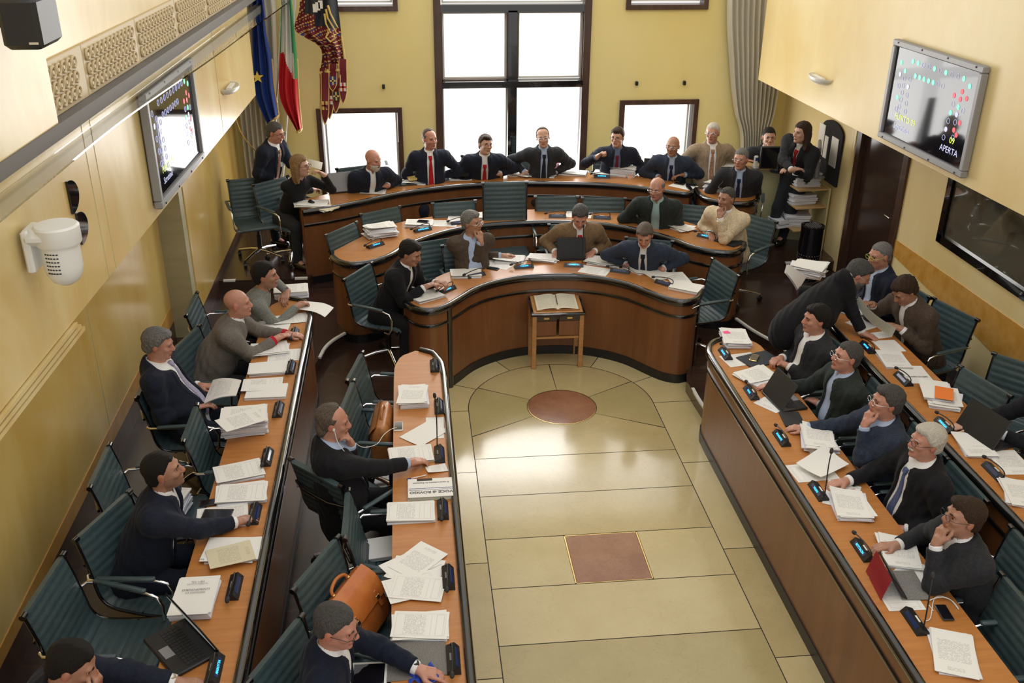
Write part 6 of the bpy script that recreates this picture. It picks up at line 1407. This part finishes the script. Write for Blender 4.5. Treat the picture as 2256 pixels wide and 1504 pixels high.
# wall lamps
def wall_lamp(P_, nx, label):
    r = empty('wall_lamp', P_, 0, label, 'wall lamp', 'half-shell wall lamps'); m = MB(); vs = []; n = 20
    for k in (0, 1):
        for i in range(7):
            ph_ = math.pi/2*i/6; R_ = 1-.06*k
            for j in range(n+1):
                t_ = math.pi*j/n-math.pi/2; vs.append((nx*R_*.13*math.cos(t_)*math.cos(ph_), R_*.24*math.sin(t_)*math.cos(ph_), -R_*.085*math.sin(ph_)))
    fs = []
    for k in (0, 1):
        for i in range(6):
            for j in range(n): a = k*7*(n+1)+i*(n+1)+j; fs.append((a, a+1, a+n+2, a+n+1))
    for j in range(n): fs.append((j, j+1, 7*(n+1)+j+1, 7*(n+1)+j))
    m.add(vs, fs); m.build('shell', 'white_plastic', r, 60); m = MB(); m.box((nx*.045, 0, -.01), (.05, .26, .02), 0, 0, .004); m.build('lamp_tube', 'white_plastic', r)
wall_lamp((xl(9.9), 9.9, 2.60), 1, 'white half-shell lamp on the left yellow wall'); wall_lamp((xr(10.2), 10.2, 2.56), -1, 'white half-shell lamp on the right yellow wall')
# voting boards
def board(ya, yb, z0, z1, nx, xf, label):
    xm = xf((ya+yb)/2); sl_ = math.atan2(xf(yb)-xf(ya), yb-ya); r = empty('display_board', (xm+nx*.01, (ya+yb)/2, (z0+z1)/2), -sl_, label, 'display board', 'voting boards')
    w_, h_ = yb-ya, z1-z0; Y = lambda a: a; m = MB()
    for a in ((-w_/2, w_/2, h_/2-.055, h_/2), (-w_/2, w_/2, -h_/2, -h_/2+.055), (-w_/2, -w_/2+.055, -h_/2+.055, h_/2-.055), (w_/2-.055, w_/2, -h_/2+.055, h_/2-.055)): m.box((nx*.03, (a[0]+a[1])/2, (a[2]+a[3])/2), (.06, a[1]-a[0], a[3]-a[2]), 0, 0, .008)
    f_ = m.build('frame', 'grey_metal', r); m = MB()
    for y in np.linspace(-w_/2+.1, w_/2-.1, 4):
        for z in (-h_/2+.02, h_/2-.02): m.tube([(nx*.058, y, z), (nx*.066, y, z)], .008, 8)
    m.build('screw', 'black_plastic', f_); m = MB(); m.box((nx*.02, 0, 0), (.03, w_-.10, h_-.10)); sc_ = m.build('screen', 'screen_glass', r, 0)
    # on-screen seats and text; right axis as the viewer sees it
    Rt = Matrix(((0, 0, nx, 0), (nx, 0, 0, 0), (0, 1, 0, 0), (0, 0, 0, 1)))
    vp_ = lambda u, v: Vector((nx*.0365, nx*u, v))
    R_ = random.Random(3); cols = {'led_green': MB(), 'led_red': MB(), 'led_white': MB()}; ring = MB(); U = w_/1.44; V_ = h_/.88
    seats = [(-.36+.09*i, .30, 'g' if i in (0, 1, 4, 6, 9) else 'o') for i in range(10)]+[(-.28+.075*i, .19, 'g' if i < 5 else 'o') for i in range(7)]
    for sg in (-1, 1):
        for i in range(5): seats.append((sg*(.55-.012*i), .26-.10*i, 'gwogo'[i] if sg < 0 else 'grorr'[i]))
        for i in range(7): seats.append((sg*(.45+.012*(i-3)**2*.1), .20-.062*i, 'goooooo'[i] if sg < 0 else 'rrgworo'[i]))
        for i in range(6): seats.append((sg*(.37-.01*abs(i-1)), .15-.07*i, 'owooooo'[i] if sg < 0 else 'rogowor'[i]))
    for (u, v, c) in seats:
        u *= U; v *= V_; pts = [vp_(u+.022*math.cos(2*math.pi*k/14), v+.022*math.sin(2*math.pi*k/14)) for k in range(14)]
        mb = MB()
        if nx > 0 and c in 'gr' and u < .2: c = 'o'
        if c == 'o': mb.tube(pts, .0018, 4, closed=True); mb.build('seat_ring', 'led_white', sc_, 0)
        else: mb.add([p_+Vector((nx*.0005, 0, 0)) for p_ in pts], [tuple(range(14))]); mb.build('seat_light', {'g': 'led_green', 'r': 'led_red', 'w': 'led_white'}[c], sc_, 0)
    for (tx, u, v, sz, mm) in (('PUNTO 09', -.50, -.20, .075, 'led_yellow'), ('Scrutinio', -.50, -.285, .075, 'led_white'), ('09', .42, -.20, .075, 'led_yellow'), ('APERTA', .30, -.285, .075, 'led_white')):
        text_part('screen_text', tx, sz*V_, Matrix.Translation(vp_(u*U, v*V_)) @ Rt, mm, sc_, 0, 'LEFT')
    return r
board(7.0, 8.44, 2.28, 3.10, 1, xl, 'voting board with dark mirror screen on the left wall'); board(7.34, 8.76, 2.27, 3.16, -1, xr, 'voting board with green and red seat lights on the right wall')
# dome camera on the left wall
pc_ = atX(136, 585, xl(4.9)+.16)
r = empty('wall_camera', (xl(4.9)+.02, pc_.y, pc_.z+.10), 0, 'white dome camera on a bracket on the left wall', 'camera'); T_ = Matrix.Identity(4)
m = MB(); m.box((.02, 0, .0), (.04, .17, .22), 0, 0, .01); m.box((.09, 0, .07), (.18, .20, .08), 0, 0, .03); m.lathe([(.105, 0), (.11, .01), (.11, .09), (.10, .10), (0.001, .102)], (.15, 0, .02), 28); m.build('bracket', 'white_plastic', r)
m = MB(); m.lathe([(.001, -.20), (.035, -.195), (.065, -.175), (.085, -.14), (.093, -.10), (.093, .02)], (.15, 0, .0), 28); d_ = m.build('dome', 'white_plastic', r); m = MB()
for i in range(5):
    for j in range(6): a_ = math.radians(-120+i*9); m.box((.15+math.cos(a_)*.0925, math.sin(a_)*.0925, -.11+j*.02), (.004, .010, .006), a_)
m.build('vent_slot', 'black_matte', d_, 0)
# two dark half discs next to the camera
for (y0, z0, z1, lb) in ((5.50, 2.74, 2.93, 'upper dark half-round panel behind the dome camera'), (5.55, 2.54, 2.73, 'lower dark half-round panel behind the dome camera')):
    m = MB(); n = 14; zc, hh = (z0+z1)/2, (z1-z0)/2; P_ = [(y0, zc-hh)]+[(y0+.14*math.cos(math.pi*(k/n)-math.pi/2), zc+hh*math.sin(math.pi*(k/n)-math.pi/2)) for k in range(n+1)]+[(y0, zc+hh)]
    N = len(P_); m.add([(xl(y)+.002, y, z) for y, z in P_]+[(xl(y)+.014, y, z) for y, z in P_], [tuple(range(N)), tuple(reversed(range(N, 2*N)))]+[(i, (i+1) % N, N+(i+1) % N, N+i) for i in range(N)]); tag(m.build('wall_mirror', 'screen_glass', None, 0), lb, 'panel')
# loudspeaker top left
r = empty('loudspeaker', (-3.0, 4.80, 3.76), 0, 'black loudspeaker box on the upper left wall', 'speaker'); m = MB(); m.box((0, .0, .12), (.17, .30, .22), 0, 0, .02); m.build('cabinet', 'black_plastic', r); m = MB(); m.box((-.14, .18, .16), (.16, .22, .17), 0, 0, .02); m.build('bracket', 'black_matte', r); m = MB(); m.box((.05, -.151, .04), (.04, .003, .010)); m.build('badge', 'aluminium', r)
# vents and glass shelf
mat('vent_cream', (.62, .50, .30), .45)
ys = [5.56, 6.24, 7.38, 8.52, 9.66, 10.8, 11.9]
for i in range(6):
    y0, y1 = ys[i], ys[i+1]; X0 = lambda y: xl(y)-.06
    r = empty('vent_panel', (X0((y0+y1)/2), (y0+y1)/2, 3.40), -math.atan2(xl(y1)-xl(y0), y1-y0), ('vent panel of round nozzles nearest the camera', 'vent panel of round nozzles, second from the near end', 'vent panel of round nozzles, third from the near end', 'vent panel of round nozzles, fourth from the near end', 'vent panel of round nozzles, fifth from the near end', 'vent panel of round nozzles next to the window wall')[i], 'air vent', 'nozzle vent panels')
    L_ = y1-y0; m = MB(); m.box((.01, 0, 0), (.02, L_-.008, .30), 0, 0, .003); pn = m.build('plate', 'vent_cream', r); m = MB(); nn_ = int((L_-.1)/.085)
    for zz in (-.085, .0, .085):
        for k in range(nn_):
            y = -L_/2+.07+k*.085; pts = [(.030, y+.031*math.cos(2*math.pi*q/12), zz+.031*math.sin(2*math.pi*q/12)) for q in range(12)]; m.tube(pts, .009, 6, closed=True); m.tube([(.018, y, zz), (.034, y, zz)], .012, 8)
    m.build('nozzles', 'vent_cream', r, 60)['kind'] = 'stuff'
gl_ = [( -2.62, 12.4), (-2.75, 10.4), (-2.87, 8.4), (-2.98, 7.0), (-3.05, 6.0), (-3.08, 4.76), (-3.10, 3.6), (-3.1, 1.3)]; sp_ = [(q.x, q.y) for q in spline(gl_, 5)]
m = MB(); m.strip(sp_, [(xl(y)+.03, y) for x, y in sp_], 3.115, 3.127); o = m.build('glass_shelf', 'glass', None, 30); tag(o, 'long clear glass shelf along the left wall below the vents', 'glass shelf')
# sensors on the back wall
for (px, py, lb) in ((845, 190, 'small black sensor on the back wall left of the tall window'), (1402, 183, 'small black sensor right of the tall window, the left one of two'), (1507, 182, 'small black sensor above the right low window, the right one of two')):
    p = atY(px, py, 12.58); r = empty('wall_sensor', (p.x, 12.59, p.z), 0, lb, 'sensor', 'back wall sensors'); m = MB(); m.box((0, -.03, 0), (.035, .045, .055), 0, 0, .006); m.build('housing', 'black_plastic', r); m = MB(); m.tube([(0, 0, 0), (0, -.03, 0)], .008, 8); m.build('bracket', 'black_plastic', r)
# curtains
def curtain(name, left, right, Y, m_, label, folds=9, depth=.05, nz=24):
    n = folds*8; vs = []; fs = []; sl_, sr_ = spline(left, 8), spline(right, 8); K = min(len(sl_), len(sr_))
    for k in range(2):
        for i in range(K):
            for j in range(n+1): t_ = j/n; a, b = sl_[i], sr_[i]; vs.append((a.x+(b.x-a.x)*t_, Y+depth*math.cos(2*math.pi*folds*t_+.4*math.sin(i*.3))*(1 if k == 0 else 1)+(.006 if k else 0), a.z+(b.z-a.z)*t_))
    N = n+1
    for k in range(2):
        for i in range(K-1):
            for j in range(n): a = k*K*N+i*N+j; fs.append((a, a+1, a+N+1, a+N))
    m = MB(); m.add(vs, fs); return tag(m.build(name, m_, None, 180), label, 'curtain', 'pleated curtains')
curtain('curtain', [(2.62, 0, 4.6), (2.69, 0, 3.1), (2.80, 0, 2.3), (2.93, 0, 1.7), (3.06, 0, 1.3), (3.10, 0, P3+.03)], [(3.5, 0, 4.6), (3.5, 0, 3.1), (3.5, 0, 2.3), (3.48, 0, 1.7), (3.42, 0, 1.3), (3.5, 0, P3+.03)], 12.45, 'curtain', 'grey-beige pleated curtain gathered at the right of the back wall', 11)
curtain('curtain', [(-3.42, 0, 4.6), (-3.42, 0, 3.1), (-3.42, 0, 2.0), (-3.42, 0, 1.2), (-3.40, 0, P3+.03)], [(-2.82, 0, 4.6), (-2.85, 0, 3.1), (-2.92, 0, 2.0), (-2.95, 0, 1.2), (-2.98, 0, P3+.03)], 12.45, 'curtain', 'grey-beige pleated curtain hanging at the left of the back wall', 8)
m = MB(); m.tube(spline([(-3.48, 12.35, 1.95), (-3.38, 12.3, 1.55), (-3.2, 12.3, 1.3), (-3.02, 12.36, 1.22)], 6), .008, 6); tag(m.build('curtain_tieback', 'brass', None), 'thin cord looped across the left curtain', 'cord')
# flags
def flag(label, bands, left, right, Y, fringe=True, folds=2.2, depth=.05, extra=None):
    r = empty('flag', (0, 0, 0), 0, label, 'flag', 'ceremonial flags'); sl_, sr_ = spline(left, 16), spline(right, 16); K = min(len(sl_), len(sr_)); n = 64; N = n+1
    def pt(i, j, k=0, o=0): t_ = j/n; a, b = sl_[i], sr_[i]; return (a.x+(b.x-a.x)*t_, Y-depth*math.cos(2*math.pi*folds*t_+i*.02)-o+(.006 if k else 0), a.z+(b.z-a.z)*t_)
    mats_ = []; m = MB(); vs = [pt(i, j, k) for k in (0, 1) for i in range(K) for j in range(N)]; fs = {}
    for k in (0, 1):
        for i in range(K-1):
            for j in range(n):
                c = bands((j+.5)/n, (i+.5)/(K-1)); a = k*K*N+i*N+j; fs.setdefault(c, []).append((a, a+1, a+N+1, a+N))
    for c, F_ in fs.items():
        o = len(mats_); mats_.append(c)
    base = len(m.v); m.v += vs
    for c, F_ in fs.items():
        for q in F_: m.f.append(q); m.m.append(mats_.index(c))
    m.build('cloth', mats_, r, 180)
    if fringe:
        m = MB()
        pts = [Vector(pt(K-1, j, 0, .004)) for j in range(N)]; m.tube(pts, .016, 6); pts = [Vector(pt(i, n, 0, .004)) for i in range(K//2, K)]; m.tube(pts, .012, 6); m.build('fringe', 'gold_thread', r)
    if extra: extra(r, pt, K, n)
    return r
q12 = lambda px, py, Y=12.15: (atY(px, py, Y).x, 0, atY(px, py, Y).z)
def star(r, pt, K, n):
    c = Vector(q12(569, 168)); c.y = 12.15-.07; m = MB(); P_ = [(c.x+(.075 if k % 2 == 0 else .03)*math.sin(math.pi*k/5), c.z+(.075 if k % 2 == 0 else .03)*math.cos(math.pi*k/5)) for k in range(10)]
    m.add([(x, c.y, z) for x, z in P_]+[(x, c.y+.006, z) for x, z in P_], [tuple(range(10)), tuple(reversed(range(10, 20)))]+[(i, (i+1) % 10, 10+(i+1) % 10, 10+i) for i in range(10)]); mat('star_yellow', (.80, .62, .10), .5); m.build('star', 'star_yellow', r, 0)
flag('blue flag with a golden star hanging left of the two others', lambda u, v: 'blue_cloth', [q12(556, -60), q12(557, 60), q12(560, 150), q12(566, 215), q12(590, 275)], [q12(578, -60), q12(585, 60), q12(598, 130), q12(603, 190), q12(613, 255)], 12.15, extra=star)
def ita(u, v):
    e = .62+.0*v
    if v < .45: return 'green_cloth' if (u > .72 or u < .06) else 'white_cloth'
    if v < .62: return 'white_cloth' if (u > (v-.45)*3.2+.15 and u < .85) else ('green_cloth' if u >= .85 else 'red_cloth')
    return 'red_cloth'
flag('green white and red flag with golden fringe hanging beside the blue flag', ita, [q12(622, -60, 12.05), q12(619, 60, 12.05), q12(617, 130, 12.05), q12(618, 215, 12.05), q12(655, 290, 12.05)], [q12(638, -60, 12.05), q12(648, 60, 12.05), q12(654, 130, 12.05), q12(658, 215, 12.05), q12(664, 285, 12.05)], 12.05)
def ven(u, v):
    s_ = v+.28*u if v < .6 else v+.1*u
    if v < .42 and u > .42: return 'navy_cloth'
    if v < .30 and .12 < u < .42: return 'navy_cloth'
    f_ = (s_*11) % 1; g_ = (u*5+v*7) % 1
    if f_ < .14 or .45 < f_ < .52: return 'gold_thread'
    if v > .4 and .22 < f_ < .4 and g_ < .35: return 'blue_cloth'
    return 'maroon_cloth'
def lion(r, pt, K, n):
    m = MB()
    Yq = 11.93
    for a in ([(722, 12), (728, 30), (738, 50), (745, 62)], [(718, 20), (722, 40), (734, 60), (742, 74)], [(715, 30), (718, 52), (728, 72)], [(724, 70), (718, 82), (728, 92), (738, 84), (734, 72)]):
        m.tube([Vector(atY(x, y, Yq)) for x, y in a], [.014]+[.010]*(len(a)-2)+[.005], 6)
    m.build('embroidery', 'gold_thread', r); m = MB()
    for (x0, y0) in ((694, 18), (700, 14), (706, 10)): p_ = atY(x0, y0, Yq); m.box((p_.x, p_.y, p_.z), (.05, .004, .09), 0)
    m.build('lettering_patch', 'white_cloth', r, 0)
    for i, (x0, y0, x1, y1) in enumerate(((712, 150, 714, 262), (726, 150, 726, 262), (742, 150, 740, 248), (755, 130, 756, 228), (734, 140, 733, 200), (716, 160, 716, 275))):
        m = MB(); a, b = atY(x0, y0, 12.0-.012*i), atY(x1, y1, 12.0-.012*i); w_ = .045; vs = [];
        for k in range(9): t_ = k/8; c = a.lerp(b, t_); wd = w_*(1 if k < 7 else .7 if k == 7 else .05); vs += [(c.x-wd, c.y+.02*math.sin(k+i), c.z), (c.x+wd, c.y+.02*math.sin(k+i+.8), c.z)]
        m.add(vs+[(x, y+.004, z) for x, y, z in vs], [(2*k, 2*k+1, 2*k+3, 2*k+2) for k in range(8)]+[(18+2*k, 18+2*k+2, 18+2*k+3, 18+2*k+1) for k in range(8)]); tl = m.build('banner_tail', 'maroon_cloth', r, 60)
        m = MB(); 
        for s_ in (0, 1): m.tube([Vector(vs[2*k+s_]) for k in range(9)], .006, 5)
        m.build('edging', 'gold_thread', tl)
        m = MB(); c = a.lerp(b, .62); m.box((c.x, c.y-.012, c.z), (.07, .006, .10)); pc = m.build('crest_patch', ('blue_cloth', 'white_cloth', 'navy_cloth', 'white_cloth', 'blue_cloth', 'gold_thread')[i], tl, 0); m = MB(); m.box((c.x, c.y-.017, c.z), (.07, .003, .018)); m.box((c.x, c.y-.017, c.z), (.018, .003, .10)); m.build('cross', ('gold_thread', 'red_cloth', 'gold_thread', 'red_cloth', 'gold_thread', 'maroon_cloth')[i], pc, 0)
flag('maroon and gold embroidered banner with long tails in front of the yellow wall', ven, [q12(665, -60, 12.0), q12(660, 20, 12.0), q12(652, 66, 12.0), q12(706, 105, 12.0), q12(706, 160, 12.0)], [q12(735, -60, 12.0), q12(745, 20, 12.0), q12(752, 80, 12.0), q12(757, 115, 12.0), q12(760, 150, 12.0)], 12.0, True, 2.5, .05, lion)
for (x0, y0, x1, y1, lb) in ((628, -80, 605, 300, 'flagpole of the green white and red flag'), (655, -80, 630, 290, 'thin white pole holding the embroidered banner')):
    a, b = atY(x0, y0, 12.2), atY(x1, y1, 12.25); d_ = (b-a).normalized(); b = a+d_*((P3+.03-a.z)/d_.z); m = MB(); m.tube([a, b], .013, 10); tag(m.build('flagpole', 'white_plastic' if 'white pole' in lb else 'aluminium', None), lb, 'flagpole')

# spectacles pushed up on the head, and hanging on the chest
def specs(info, fr, q0, ang, name, label):
    m = MB(); r_, f_, u_ = fr
    for q in (-1, 1):
        m.tube([q0+r_*(q*.033+.024*math.cos(t_))+u_*(.018*math.sin(t_)) for t_ in [2*math.pi*i_/16 for i_ in range(16)]], .0024, 6, closed=True); m.tube([q0+r_*q*.058, q0+r_*q*.075-f_*.03, q0+r_*q*.082-f_*.12], .0022, 6)
    m.tube([q0-r_*.010, q0+f_*.004, q0+r_*.010], .002, 6); o = m.build(name, 'black_plastic', None, 60); child(info, o); o['label'] = label
hf_, hu_, hr_ = a13['hf'], a13['hu'], a13['hr']; specs(a13, (hr_, (hf_*.9-hu_*.45).normalized(), (hu_*.9+hf_*.45).normalized()), a13['hp'](0, .075, .108), 0, 'spectacles', 'dark spectacles pushed up on the head')
f_ = a29['f']; T_ = a29['T']; specs(a29, (f_.cross(V3(0, 0, 1)), V3(0, 0, 1), f_*.3+V3(0, 0, 1)*.95), T_(0, .175, .22), 0, 'spectacles', 'dark spectacles hanging on a cord')
